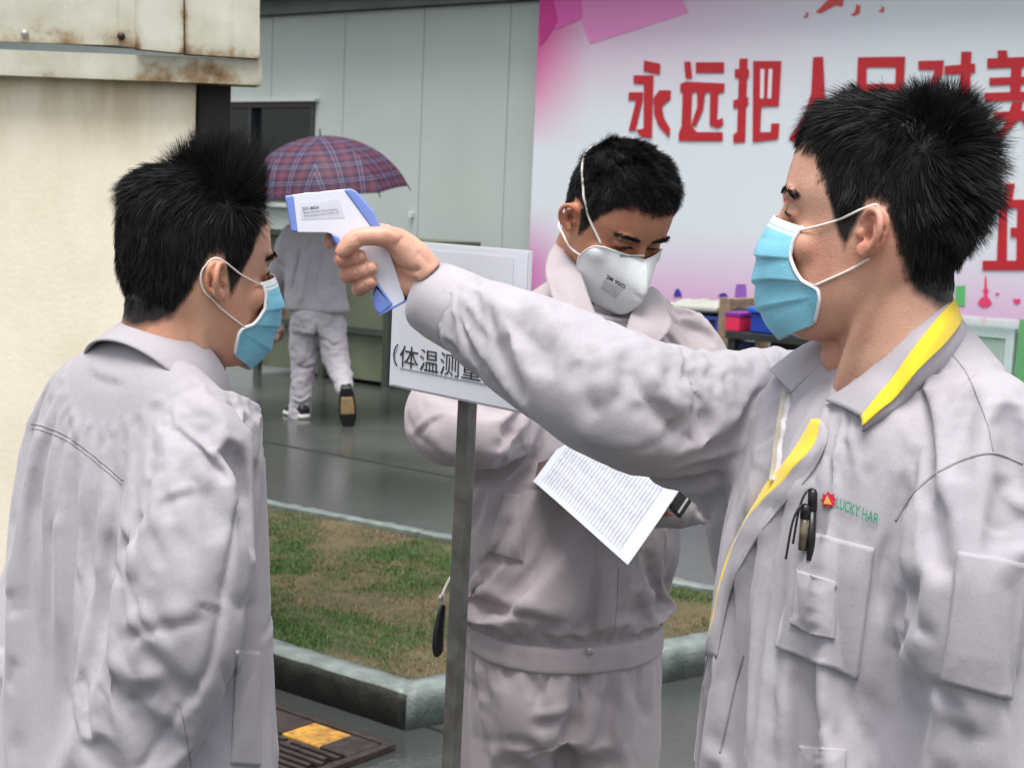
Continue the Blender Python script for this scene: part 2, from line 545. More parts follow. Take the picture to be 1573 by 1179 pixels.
def bpoly(name, polys, m, off, px0=820.0, k=2.089, py0=0.0):
    """flat print shapes traced in the plane of the banner; coordinates from an enlargement k of the print"""
    mb = MB()
    for qi, q in enumerate(polys):
        if q[0] == 'line':
            w_ = q[2] / 2; pl = np.array(q[1], float)
            for i in range(len(pl) - 1):
                d = nrm(pl[i + 1] - pl[i]); nn = np.array((-d[1], d[0])) * w_
                e = d * w_ * 0.5
                pts = [pl[i] - e + nn, pl[i + 1] + e + nn, pl[i + 1] + e - nn, pl[i] - e - nn]
                mb.prism([wallpt(px0 + a / k, py0 + b_ / k, BO - off - 0.00025 * (i % 6) - .0001 * qi) for a, b_ in pts], -V, 0.0008)
        else:
            mb.prism([wallpt(px0 + a / k, py0 + b_ / k, BO - off - .0004 * qi) for a, b_ in q], -V, 0.0015)
    return mb.build(name, m, ban)
def halo(polys, w_=9):
    return [('line', list(q[1]), q[2] + w_) if q[0] == 'line' else ('line', list(q) + [q[0], q[1]], w_) for q in polys]
m_red = mat('print_red', srgb(180, 26, 38), 0.5, var=0.03)
m_wht = mat('print_white', srgb(222, 214, 218), 0.5)
yong = [[(354,194),(406,205),(404,240),(352,229)], [(320,242),(384,242),(379,444),(345,440),(328,418),(352,412),(353,270),(320,268)],
        [(305,296),(350,296),(349,322),(326,420),(304,420),(328,322),(303,322)],
        [(440,290),(438,318),(412,340),(384,336),(384,316),(402,290)], [(386,336),(410,336),(418,380),(438,414),(434,442),(400,404),(386,366)]]
yuan = [[(482,198),(503,198),(508,252),(487,252)], [(520,200),(610,200),(610,234),(520,234)], [(486,262),(612,268),(610,298),(514,296),(470,296),(470,270)],
        [(478,296),(508,296),(504,404),(524,424),(606,424),(606,452),(500,452),(465,452),(465,428),(474,404)],
        [(524,296),(550,296),(544,350),(520,404),(504,404),(524,344)], [(566,296),(592,296),(588,386),(606,378),(608,400),(590,412),(564,402)]]
ba = [[(660,188),(686,188),(678,456),(640,458),(640,432),(652,424)], [(645,222),(690,222),(690,250),(645,250)], [(640,322),(688,312),(688,338),(640,348)],
      [(704,196),(794,196),(786,340),(730,342),(726,424),(760,424),(762,396),(788,396),(784,446),(702,456)]]
ba_w = [[(728,222),(740,222),(738,316),(726,316)], [(754,222),(766,222),(762,316),(750,316)]]
ren = [[(896,184),(928,182),(934,300),(950,380),(1000,430),(980,452),(920,380),(912,340),(880,420),(832,458),(818,444),(868,372),(890,300)]]
min_ = [[(1040,184),(1192,182),(1188,270),(1160,272),(1162,216),(1068,216),(1066,420),(1030,440)], [(1066,270),(1190,268),(1190,298),(1066,300)]]
dui = [[(1234,196),(1316,194),(1312,240),(1284,290),(1252,300),(1282,240),(1286,224),(1234,224)], [(1318,212),(1416,204),(1416,234),(1318,240)], [(1372,166),(1404,166),(1396,420),(1360,420)]]
mei = [[(1455,188),(1640,180),(1640,212),(1455,220)], [(1488,162),(1518,162),(1522,190),(1490,190)], [(1462,250),(1640,244),(1640,268),(1462,274)],
       [(1446,298),(1660,292),(1660,320),(1446,326)], [(1532,212),(1566,210),(1562,300),(1528,302)], [(1476,360),(1640,352),(1640,382),(1476,388)],
       [(1536,326),(1570,326),(1556,384),(1490,456),(1460,452),(1512,400)], [(1562,384),(1594,384),(1640,440),(1620,460)]]
de = [[(1512,590),(1544,588),(1536,640),(1506,640)], [(1494,640),(1560,640),(1556,668),(1520,668),(1518,836),(1556,836),(1556,866),(1440,866),(1440,836),(1486,836)],
      [(1552,640),(1582,640),(1578,866),(1548,866)], [(1600,600),(1720,600),(1716,876),(1640,886),(1640,850),(1690,846),(1690,630),(1600,640)], [(1530,730),(1556,730),(1556,760),(1530,760)]]
frag = [[(800,616),(880,612),(884,680),(840,690),(842,646),(802,648)]]
for nm, q in (('printed_character', yong), ('printed_character', yuan), ('printed_character', ba), ('printed_character', ren), ('printed_character', min_), ('printed_character', dui), ('printed_character', mei), ('printed_character', de), ('printed_character', frag)):
    c_ = bpoly(nm, q, m_red, 0.007)
    h_ = bpoly('character_outline', halo(q), m_wht, 0.003)
    h_.parent = c_; h_.matrix_parent_inverse = Matrix.Identity(4); h_.location = (0, 0, 0)
    h_.matrix_parent_inverse = c_.matrix_parent_inverse.copy()
bpoly('character_counter', ba_w, m_wht, 0.011)
# birds, facets and the skyline printed low on the banner
m_bird = mat('print_bird', srgb(205, 70, 66), 0.5)
bpoly('printed_bird', [[(905,40),(930,14),(950,-6),(995,-8),(990,22),(968,18),(945,30),(920,44)]], m_bird, 0.004)
bpoly('printed_bird', [[(1016,48),(1030,40),(1036,14),(1048,20),(1046,42),(1030,52)]], m_bird, 0.004)
bpoly('printed_bird', [[(864,56),(872,50),(876,38),(882,44),(876,58)]], m_bird, 0.004)
bpoly('printed_bird', [[(1106,38),(1116,30),(1116,18),(1124,26),(1122,40)]], m_bird, 0.004)
m_f1 = mat('print_facet', srgb(224, 96, 178), 0.5); m_f2 = mat('print_facet_pale', srgb(226, 140, 196), 0.5); m_f3 = mat('print_facet_deep', srgb(206, 48, 142), 0.5)
bpoly('printed_facet', [[(150,-20),(470,-20),(495,42),(180,142),(150,60)]], m_f2, 0.0022)
bpoly('printed_facet', [[(60,-20),(150,-20),(158,60),(70,96)]], m_f1, 0.0036)
bpoly('printed_facet', [[(22,-20),(60,-20),(78,70),(20,150)]], m_f3, 0.005)
m_vio = mat('print_violet', srgb(146, 92, 180), 0.5); m_blu = mat('print_navy', srgb(62, 52, 160), 0.5); m_mag = mat('print_magenta', srgb(170, 40, 140), 0.5)
m_pk = mat('print_pink', srgb(222, 62, 110), 0.5); m_grn = mat('print_green', srgb(92, 178, 104), 0.5)
kk = dict(px0=1000.0, py0=400.0, k=5.243)
bpoly('printed_tower', [[(690,190),(765,190),(775,440),(668,440),(680,230)]], m_vio, 0.004, **kk)
bpoly('printed_tower', [[(860,300),(905,275),(908,238),(922,238),(925,275),(940,280),(940,420),(858,420)]], m_mag, 0.004, **kk)
bpoly('printed_dome', [[(182,290),(190,250),(205,228),(225,228),(240,255),(250,290)]], m_blu, 0.004, **kk)
bpoly('printed_dome', [[(540,290),(560,264),(600,262),(622,290)]], m_blu, 0.004, **kk)
bpoly('printed_ribbon', [[(795,330),(830,300),(820,360),(850,400),(900,420),(800,440)]], m_pk, 0.004, **kk)
bpoly('printed_ribbon', [[(965,320),(1010,310),(1050,390),(1010,420)]], m_pk, 0.0045, **kk)
kk = dict(px0=1400.0, py0=380.0, k=4.532)
bpoly('printed_spire', [[(512,200),(522,200),(526,280),(540,300),(528,320),(534,345),(556,372),(562,392),(530,414),(490,414),(460,388),(485,350),(505,340),(508,315),(496,300),(508,285)]], m_pk, 0.004, **kk)
bpoly('printed_tower', [[(308,268),(376,264),(372,410),(306,400)]], m_grn, 0.004, **kk)
bpoly('printed_heart', [[(735,396),(710,378),(708,360),(722,354),(735,362),(748,352),(762,362),(760,378)]], m_pk, 0.004, **kk)
bpoly('printed_heart', [[(598,332),(584,322),(588,314),(598,318),(608,312),(614,320)]], m_pk, 0.004, **kk)

# ---- grass island and kerbs
KH = 0.12
def dxy(px, py): 
    p = G(px, py, KH); return p[:2]
C1 = np.array((-0.27, 4.35)); FL = C1 - U[:2] * 3.4
PA, PB = dxy(400, 762), dxy(1057, 888)
ud = nrm(PB - PA)
sd_ = nrm(np.array((0.797, 0.55)))
def isect(p, d, q, e):
    M = np.array([d, -e]).T
    s_ = np.linalg.solve(M, q - p); return p + d * s_[0]
C2 = isect(C1, sd_, PA, ud)
C3 = isect(FL, V[:2], PA, ud)
isl = [FL, C1, C2, C3]
m_kerb = mat('kerb_concrete', srgb(112, 121, 117), 0.42, var=0.25, vscale=14, bump=0.35, bscale=90)
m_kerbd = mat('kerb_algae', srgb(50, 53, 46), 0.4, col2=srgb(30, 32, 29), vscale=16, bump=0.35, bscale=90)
kerb = empty('kerb', (*C1, 0), 'damp grey concrete kerb framing the grass island', 'kerb')
KW = 0.09
cen = sum(isl) / 4
def inset(poly, w_):
    out = []; n = len(poly)
    for i in range(n):
        p0, p1, p2 = poly[i - 1], poly[i], poly[(i + 1) % n]
        d1, d2 = nrm(p1 - p0), nrm(p2 - p1)
        n1_, n2_ = np.array((-d1[1], d1[0])), np.array((-d2[1], d2[0]))
        if np.dot(n1_, cen - p1) < 0: n1_ = -n1_
        if np.dot(n2_, cen - p1) < 0: n2_ = -n2_
        out.append(isect(p1 + n1_ * w_, d1, p1 + n2_ * w_, d2))
    return out
inn = inset(isl, KW)
def kerb_stone(a, b_, c, d, dirty=False):
    """one cast stone with rough worn edges; outer a-b, inner d-c"""
    nx, ny = 26, 5
    g_ = []
    prof = [(0, 0.0), (0.0, 0.085), (0.004, 0.108), (0.022, 0.119), (0.06, 0.121), (0.09, 0.120), (1.0, 0.116), (1.0, 0.0)]
    for i in range(nx):
        t_ = i / (nx - 1)
        o_ = a * (1 - t_) + b_ * t_; i_ = d * (1 - t_) + c * t_
        for (w_, h_) in prof:
            f_ = w_ / KW if w_ < 0.5 else 1.0
            p = o_ * (1 - f_) + i_ * f_
            jit = 0.005 * mnoise.noise((p[0] * 22, p[1] * 22, h_ * 40)) + 0.003 * mnoise.noise((p[0] * 70, p[1] * 70, h_ * 90))
            q = np.array((p[0], p[1], max(h_ + (jit if h_ > 0 else 0), 0)))
            if f_ < 0.3: q[:2] -= nrm(i_ - o_) * jit
            g_.append(q)
    m_ = len(prof)
    f = [tuple(x_) for x_ in grid_faces(nx, m_, True)] + [tuple(range(m_)), tuple(range((nx - 1) * m_, nx * m_))[::-1]]
    mb = MB(); mb.add(g_, f); o = mb.build('kerb_stone', m_kerb, kerb, True)
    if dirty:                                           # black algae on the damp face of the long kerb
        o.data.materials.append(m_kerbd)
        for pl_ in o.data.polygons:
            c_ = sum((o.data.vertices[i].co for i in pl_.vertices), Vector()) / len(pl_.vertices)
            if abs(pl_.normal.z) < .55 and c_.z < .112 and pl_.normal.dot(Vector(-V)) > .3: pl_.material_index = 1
    return o
for i in range(4):
    a, b_ = isl[i], isl[(i + 1) % 4]; d, c = inn[i], inn[(i + 1) % 4]
    n_ = max(1, int(round(np.linalg.norm(b_ - a) / 1.0)))
    for k in range(n_):
        s0, s1 = k / n_ + (0.002 if k else 0), (k + 1) / n_ - (0.002 if k < n_ - 1 else 0)
        kerb_stone(a + (b_ - a) * s0, a + (b_ - a) * s1, d + (c - d) * s1, d + (c - d) * s0, i == 0)
# soil
m_soil = mat('soil', srgb(98, 84, 58), 0.9, col2=srgb(58, 62, 34), vscale=6, bump=0.8, bscale=60, detail=8)
q = [np.array((*p, 0)) for p in inn]
ns = 60
S, T = np.meshgrid(np.linspace(0, 1, ns), np.linspace(0, 1, ns), indexing='ij')
sv_ = ((1 - S) * (1 - T))[..., None] * q[0] + (S * (1 - T))[..., None] * q[1] + (S * T)[..., None] * q[2] + ((1 - S) * T)[..., None] * q[3]
sv_ = sv_.reshape(-1, 3)
sv_[:, 2] = [0.098 + 0.012 * mnoise.noise((p[0] * 5, p[1] * 5, 0)) + 0.006 * mnoise.noise((p[0] * 21, p[1] * 21, 3)) for p in sv_]
so = mesh('soil', sv_, grid_faces(ns, ns, False), m_soil); tag(so, 'brown damp soil of the grass island', kind='structure')
# grass: short blades, green tufts between dry straw
def blades(n):
    s_ = RNG.random(n); t_ = RNG.random(n)
    p = ((1 - s_) * (1 - t_))[:, None] * q[0] + (s_ * (1 - t_))[:, None] * q[1] + (s_ * t_)[:, None] * q[2] + ((1 - s_) * t_)[:, None] * q[3]
    px = projv(p + np.array((0, 0, .1)))
    g1 = np.array([mnoise.noise((a * 2.2, b_ * 2.2, 1.5)) for a, b_ in p[:, :2]])
    g2 = np.array([mnoise.noise((a * 8, b_ * 8, 7.5)) for a, b_ in p[:, :2]])
    gr = g1 * 0.9 + g2 * 0.5
    # the green patches the photograph shows
    for (cx, cy, rx, ry, w_) in ((425, 850, 60, 45, .6), (590, 912, 90, 22, .55), (450, 960, 70, 40, .5), (450, 1000, 60, 22, .6), (575, 990, 50, 18, .45), (660, 830, 30, 14, .4)):
        gr += w_ * np.exp(-((px[:, 0] - cx) / rx) ** 2 - ((px[:, 1] - cy) / ry) ** 2)
    for (cx, cy, rx, ry, w_) in ((520, 830, 130, 30, .6), (640, 1060, 60, 22, .8), (620, 950, 60, 20, .3), (1040, 960, 30, 40, .8)):
        gr -= w_ * np.exp(-((px[:, 0] - cx) / rx) ** 2 - ((px[:, 1] - cy) / ry) ** 2)
    return p, gr
p, gr = blades(190000)
keep = (RNG.random(len(p)) < np.clip(0.5 + gr * 0.8, 0.25, 1))
p, gr = p[keep], gr[keep]
n_ = len(p)
green = (gr + RNG.normal(0, 0.20, n_)) > 0.0
h_ = np.where(green, RNG.uniform(0.008, 0.024, n_), RNG.uniform(0.005, 0.018, n_))
ang = RNG.uniform(0, 2 * math.pi, n_)
side = np.stack([np.cos(ang), np.sin(ang), np.zeros(n_)], 1) * RNG.uniform(0.0008, 0.0018, n_)[:, None]
lean = RNG.normal(0, 1, (n_, 3)) * h_[:, None] * np.where(green, 0.5, 1.1)[:, None]; lean[:, 2] = 0
base = p.copy(); base[:, 2] = 0.094
mid = base + lean * 0.35 + Z * (h_ * 0.65)[:, None]
tip = base + lean + Z * h_[:, None]
vv = np.stack([base - side, base + side, mid + side * .7, mid - side * .7, tip], 1).reshape(-1, 3)
i5 = np.arange(n_) * 5
tri = np.concatenate([np.stack([i5, i5 + 1, i5 + 2], 1), np.stack([i5, i5 + 2, i5 + 3], 1), np.stack([i5 + 3, i5 + 2, i5 + 4], 1)])
cg = np.where(green[:, None], np.array((0.055, 0.125, 0.026)), np.array((0.15, 0.11, 0.052))) * RNG.uniform(0.6, 1.35, (n_, 1)) * np.array([1, 1, 1])
cg[green] = cg[green] * (1 + RNG.normal(0, .12, (green.sum(), 3)))
m_gr = attr_mat('grass_blade', 0.6)
gro = mesh('grass', vv, tri, m_gr, col=np.repeat(np.clip(cg, 0.01, 1), 5, 0), smooth=False)
tag(gro, 'short patchy grass, green tufts between dry brown straw', 'grass', kind='stuff')

# ---- storm grate with yellow stripe beside the kerb
gr0 = G(608, 1152)                                      # its right-hand corner
grt = empty('storm_grate', gr0 - U * 0.4, 'rusty dark iron storm grate with a yellow painted stripe beside the kerb', 'grate')
m_iron = mat('rust_iron', (0.045, 0.032, 0.028), 0.38, metal=0.3, var=0.4, vscale=30, bump=0.3, bscale=120)
m_yel = mat('worn_yellow', srgb(196, 146, 56), 0.6, col2=srgb(126, 90, 42), vscale=32, bump=0.2, detail=8)
def LG(a, b_, z): return gr0 - U * a - V * b_ + Z * z
mb = MB()
for b_ in (0.012, 0.50): mb.box(LG(0.45, b_, 0.011), (0.9, 0.026, 0.022), AXW, 0.003)
for a in (0.013, 0.887): mb.box(LG(a, 0.256, 0.0105), (0.026, 0.46, 0.021), AXW, 0.003)
mb.build('grate_frame', m_iron, grt)
MB().box(LG(0.45, 0.256, 0.002), (0.84, 0.45, 0.004), AXW).build('drain_pit', mat('pit', (0.006, 0.006, 0.006), 0.5), grt)
for nm_, a0g, a1g, mt_ in (('cover_plate', .030, .138, m_iron), ('painted_plate', .142, .292, m_yel), ('cover_plate', .296, .58, m_iron), ('cover_plate', .584, .87, m_iron)):
    MB().box(LG((a0g + a1g) / 2, .098, .0125), (a1g - a0g, .130, .012 if mt_ is m_yel else .016), AXW, .003).build(nm_, mt_, grt)
for k in range(10):
    for j in range(4):
        MB().box(LG(.133 + .212 * j + (.02 if k % 2 else 0), .186 + .0315 * k, .0125), (.185, .015, .016), AXW, .002).build('grate_bar', m_iron, grt)
for j in range(5): MB().box(LG(.030 + .21 * j, .328, .0085), (.022, .315, .008), AXW).build('cross_bar', m_iron, grt)
for k in range(4): MB().box(LG(.16 + .19 * k, -.030, .003), (.075, .012, .004), AXW).build('edge_slot', mat('slot', (.01, .01, .01), .5), grt)

# ---- booth at the left: cream rendered wall, dark steel post, rusty metal box above
BD0, BD1 = 4.22, 4.44
def bpt(px, py, off=0.0):
    """on the face of the booth wall"""
    p0 = P(0, 300, BD0); p1 = P(400, 300, BD1)
    d = nrm((p1 - p0) * np.array((1, 1, 0))); n = np.array((d[1], -d[0], 0))
    return onplane(px, py, p0 + n * off, n)
p0 = P(0, 300, BD0); p1 = P(400, 300, BD1)
BX = nrm((p1 - p0) * np.array((1, 1, 0))); BN = np.array((BX[1], -BX[0], 0))     # along, towards camera
AXB = np.array([BX, -BN, Z])
booth = empty('guard_booth', bpt(150, 700) * np.array((1, 1, 0)), 'cream rendered guard booth wall under a rusty white sheet metal box', 'booth')
m_cream, t, b = nodes('cream_render')
tc = t.nodes.new('ShaderNodeTexCoord')
n1 = t.nodes.new('ShaderNodeTexNoise'); n1.inputs['Scale'].default_value = 3.5; n1.inputs['Detail'].default_value = 8; n1.inputs['Roughness'].default_value = 0.65
mp = t.nodes.new('ShaderNodeMapping'); mp.inputs['Scale'].default_value = (1.2, 1.2, 0.7)
t.links.new(tc.outputs['Object'], mp.inputs['Vector']); t.links.new(mp.outputs[0], n1.inputs['Vector'])
rp = t.nodes.new('ShaderNodeValToRGB')
for e, (ps, c) in zip((rp.color_ramp.elements[0], rp.color_ramp.elements[1]), ((0.28, srgb(232, 220, 193)), (0.60, srgb(244, 236, 216)))):
    e.position = ps; e.color = (*c, 1)
t.links.new(n1.outputs['Fac'], rp.inputs['Fac'])
# grime streaks that wash down from the metal box: z mask in object space
sx = t.nodes.new('ShaderNodeSeparateXYZ'); t.links.new(tc.outputs['Object'], sx.inputs[0])
mr = t.nodes.new('ShaderNodeMapRange'); mr.inputs[1].default_value = 1.60; mr.inputs[2].default_value = 1.86; mr.inputs[3].default_value = 0; mr.inputs[4].default_value = 1
t.links.new(sx.outputs['Z'], mr.inputs[0])
n3 = t.nodes.new('ShaderNodeTexNoise'); n3.inputs['Scale'].default_value = 2.2; n3.inputs['Detail'].default_value = 5
mp3 = t.nodes.new('ShaderNodeMapping'); mp3.inputs['Scale'].default_value = (5, 5, 0.7)
t.links.new(tc.outputs['Object'], mp3.inputs['Vector']); t.links.new(mp3.outputs[0], n3.inputs['Vector'])
mm = t.nodes.new('ShaderNodeMath'); mm.operation = 'MULTIPLY'
mr3 = t.nodes.new('ShaderNodeMapRange'); mr3.inputs[1].default_value = 0.38; mr3.inputs[2].default_value = 0.68
t.links.new(n3.outputs['Fac'], mr3.inputs[0]); t.links.new(mr3.outputs[0], mm.inputs[0]); t.links.new(mr.outputs[0], mm.inputs[1])
mx = t.nodes.new('ShaderNodeMix'); mx.data_type = 'RGBA'
mx.inputs['B'].default_value = (*srgb(190, 166, 126), 1)
t.links.new(mm.outputs[0], mx.inputs['Factor']); t.links.new(rp.outputs['Color'], mx.inputs['A'])
t.links.new(mx.outputs['Result'], b.inputs['Base Color'])
b.inputs['Roughness'].default_value = 0.85
n4 = t.nodes.new('ShaderNodeTexNoise'); n4.inputs['Scale'].default_value = 70; n4.inputs['Detail'].default_value = 4; t.links.new(tc.outputs['Object'], n4.inputs['Vector'])
bp = t.nodes.new('ShaderNodeBump'); bp.inputs['Strength'].default_value = 0.15; bp.inputs['Distance'].default_value = 0.006
t.links.new(n4.outputs['Fac'], bp.inputs['Height']); t.links.new(bp.outputs['Normal'], b.inputs['Normal'])

pr = bpt(299, 300); pl = pr - BX * 2.6
ztw = bpt(200, 112)[2]
mb = MB(); c = (pr + pl) / 2; mb.box((c[0] - BN[0] * .15, c[1] - BN[1] * .15, ztw / 2 + .01), (2.6, 0.30, ztw - .02), AXB, 0.008)
mb.build('rendered_wall', m_cream, booth)
m_post = mat('post_steel', (0.010, 0.009, 0.008), 0.55, var=0.3, vscale=12)
q0, q1 = bpt(301, 300, -0.06), bpt(352, 300, -0.06)
wq = np.linalg.norm(q1 - q0); c = (q0 + q1) / 2 - BN * 0.06
MB().box((c[0], c[1], ztw / 2), (wq, 0.12, ztw - 0.004), AXB, 0.004).build('steel_post', m_post, booth)
# metal box: ledge and panels
m_sheet, t, b = nodes('rusty_white_sheet')
tc = t.nodes.new('ShaderNodeTexCoord')
n1 = t.nodes.new('ShaderNodeTexNoise'); n1.inputs['Scale'].default_value = 9; n1.inputs['Detail'].default_value = 9; n1.inputs['Roughness'].default_value = 0.7
n2 = t.nodes.new('ShaderNodeTexNoise'); n2.inputs['Scale'].default_value = 2.6; n2.inputs['Detail'].default_value = 3
for n in (n1, n2): t.links.new(tc.outputs['Object'], n.inputs['Vector'])
rp = t.nodes.new('ShaderNodeValToRGB')
cr = rp.color_ramp
cr.elements[0].position, cr.elements[0].color = 0.30, (*srgb(92, 60, 40), 1)
cr.elements[1].position, cr.elements[1].color = 0.62, (*srgb(206, 206, 192), 1)
e = cr.elements.new(0.38); e.color = (*srgb(150, 128, 96), 1)
e = cr.elements.new(0.46); e.color = (*srgb(190, 186, 166), 1)
a_ = t.nodes.new('ShaderNodeMath'); a_.operation = 'MULTIPLY_ADD'; a_.inputs[1].default_value = 0.55
t.links.new(n1.outputs['Fac'], a_.inputs[0]); 
a2 = t.nodes.new('ShaderNodeMath'); a2.operation = 'MULTIPLY'; a2.inputs[1].default_value = 0.55
t.links.new(n2.outputs['Fac'], a2.inputs[0]); t.links.new(a2.outputs[0], a_.inputs[2])
at_ = t.nodes.new('ShaderNodeAttribute'); at_.attribute_name = 'rust'
a3 = t.nodes.new('ShaderNodeMath'); a3.operation = 'SUBTRACT'
t.links.new(a_.outputs[0], a3.inputs[0]); t.links.new(at_.outputs['Fac'], a3.inputs[1])
t.links.new(a3.outputs[0], rp.inputs['Fac']); t.links.new(rp.outputs['Color'], b.inputs['Base Color'])
b.inputs['Roughness'].default_value = 0.5; b.inputs['Metallic'].default_value = 0.0
bp = t.nodes.new('ShaderNodeBump'); bp.inputs['Strength'].default_value = 0.25; bp.inputs['Distance'].default_value = 0.004
t.links.new(n1.outputs['Fac'], bp.inputs['Height']); t.links.new(bp.outputs['Normal'], b.inputs['Normal'])

def sheet(name, x0, x1, yl0, yr0, yl1, yr1, off, thick, rustf, nx=24, ny=10, parent=booth, wob=0.002):
    """plate between pixel columns x0..x1; top edge yl0->yr0, bottom yl1->yr1, off metres in front of the wall; rustf(u,v)"""
    vs, rc = [], []
    for i in range(nx):
        u_ = i / (nx - 1)
        for j in range(ny):
            v_ = j / (ny - 1)
            xx = x0 + (x1 - x0) * u_; yy = (yl0 + (yr0 - yl0) * u_) * (1 - v_) + (yl1 + (yr1 - yl1) * u_) * v_
            p = bpt(xx, yy, off)
            p = p + BN * wob * mnoise.noise((p[0] * 9, p[1] * 9, p[2] * 9))
            vs.append(p); rc.append(rustf(u_, v_))
    nf = len(vs)
    vs += [p - BN * thick for p in vs]; rc = rc + rc
    f = [tuple(x_) for x_ in grid_faces(nx, ny, False)]
    f += [tuple(nf + i for i in x_[::-1]) for x_ in f]
    rim = [i * ny for i in range(nx)] + [(nx - 1) * ny + j for j in range(1, ny)] + [i * ny + ny - 1 for i in range(nx - 2, -1, -1)] + [j for j in range(ny - 2, 0, -1)]
    f += [(rim[k], rim[(k + 1) % len(rim)], nf + rim[(k + 1) % len(rim)], nf + rim[k]) for k in range(len(rim))]
    o = mesh(name, vs, f, m_sheet, parent, False, col=np.array(rc), colname='rust')
    bm = bmesh.new(); bm.from_mesh(o.data); bmesh.ops.recalc_face_normals(bm, faces=bm.faces[:]); bm.to_mesh(o.data); bm.free()
    return o
g_ = lambda x_, c_, w_: math.exp(-((x_ - c_) / w_) ** 2)
sheet('ledge', -900, 402, 40, 92, 80, 131, 0.06, 0.12, lambda u_, v_: -0.03 + 0.24 * g_(u_, 0.93, 0.035) * g_(v_, .6, .5) + 0.13 * g_(u_, 0.87, .04) + 0.06 * g_(v_, 1, .2), nx=120, ny=10)
sheet('sheet_panel', -900, 190, -620, -560, 33, 70, 0.040, 0.02, lambda u_, v_: -0.03 + 0.14 * g_(v_, 1, .05) + .1 * g_(u_, 1, .015), nx=60, ny=40, wob=0.004)
sheet('angle_strip', 183, 213, -620, -618, 70, 74, 0.060, 0.03, lambda u_, v_: 0.03 + 0.16 * g_(v_, 1, .05), nx=5, ny=40)
sheet('ribbed_panel', 209, 282, -620, -618, 75, 82, 0.085, 0.05, lambda u_, v_: -0.06 + .18 * g_(v_, 1, .02) + .17 * g_(u_, 0, .12) + .14 * g_(u_, 1, .08), nx=16, ny=40)
sheet('ribbed_panel', 284, 399, -620, -618, 83, 90, 0.078, 0.05, lambda u_, v_: -0.06 + .18 * g_(v_, 1, .025) + .16 * g_(u_, 0, .05) + .08 * g_(u_, .62, .03), nx=20, ny=40)
MB().box((lambda c: (c[0], c[1], c[2]))(bpt(-290, -230, -0.12)), (2.3, 0.2, 0.9), AXB).build('box_core', m_post, booth)
for (bx_, by_) in ((38, 52), (186, 56)):
    c = bpt(bx_, by_, 0.045 if bx_ < 100 else 0.064)
    v_, f_ = ellipsoid(c, (0.011, 0.011, 0.007), (BX, Z, BN), 8, 10)
    mesh('bolt', v_, f_, mat('bolt', (0.42, 0.40, 0.38) if bx_ < 100 else (0.05, 0.03, 0.025), 0.4, metal=.6), booth)

# ================================================================ people: shared builders
def skin_mat(name, col, col2):
    m, t, b = nodes(name)
    a = t.nodes.new('ShaderNodeAttribute'); a.attribute_name = 'tint'
    tc = t.nodes.new('ShaderNodeTexCoord')
    def nz(sc, det, lo, hi, c0, c1):
        n = t.nodes.new('ShaderNodeTexNoise'); n.inputs['Scale'].default_value = sc; n.inputs['Detail'].default_value = det
        t.links.new(tc.outputs['Object'], n.inputs['Vector'])
        r = t.nodes.new('ShaderNodeValToRGB'); r.color_ramp.elements[0].position, r.color_ramp.elements[1].position = lo, hi
        r.color_ramp.elements[0].color = (*c0, 1); r.color_ramp.elements[1].color = (*c1, 1)
        t.links.new(n.outputs['Fac'], r.inputs['Fac']); return r.outputs['Color']
    def mul(x, y, f=1.0):
        mx = t.nodes.new('ShaderNodeMix'); mx.data_type = 'RGBA'; mx.blend_type = 'MULTIPLY'; mx.inputs['Factor'].default_value = f
        t.links.new(x, mx.inputs['A']); t.links.new(y, mx.inputs['B']); return mx.outputs['Result']
    base = nz(30, 7, .28, .72, col2, col)
    blotch = nz(11, 3, .35, .68, (1, .86, .84), (1, 1.02, 1.0))
    speck = nz(210, 4, .30, .46, (.80, .74, .72), (1, 1, 1))
    c = mul(mul(mul(base, blotch), speck, .3), a.outputs['Color'])
    t.links.new(c, b.inputs['Base Color'])
    rg = t.nodes.new('ShaderNodeTexNoise'); rg.inputs['Scale'].default_value = 60; rg.inputs['Detail'].default_value = 4
    t.links.new(tc.outputs['Object'], rg.inputs['Vector'])
    mr = t.nodes.new('ShaderNodeMapRange'); mr.inputs[1].default_value = .3; mr.inputs[2].default_value = .7; mr.inputs[3].default_value = .36; mr.inputs[4].default_value = .58
    t.links.new(rg.outputs['Fac'], mr.inputs[0]); t.links.new(mr.outputs[0], b.inputs['Roughness'])
    b.inputs['Specular IOR Level'].default_value = 0.45
    b.inputs['Subsurface Weight'].default_value = 0.15
    b.inputs['Subsurface Radius'].default_value = (0.9, 0.35, 0.18)
    b.inputs['Subsurface Scale'].default_value = 0.004
    n2 = t.nodes.new('ShaderNodeTexNoise'); n2.inputs['Scale'].default_value = 380; n2.inputs['Detail'].default_value = 4
    t.links.new(tc.outputs['Object'], n2.inputs['Vector'])
    bp = t.nodes.new('ShaderNodeBump'); bp.inputs['Strength'].default_value = 0.35; bp.inputs['Distance'].default_value = 0.0016
    t.links.new(n2.outputs['Fac'], bp.inputs['Height']); t.links.new(bp.outputs['Normal'], b.inputs['Normal'])
    return m

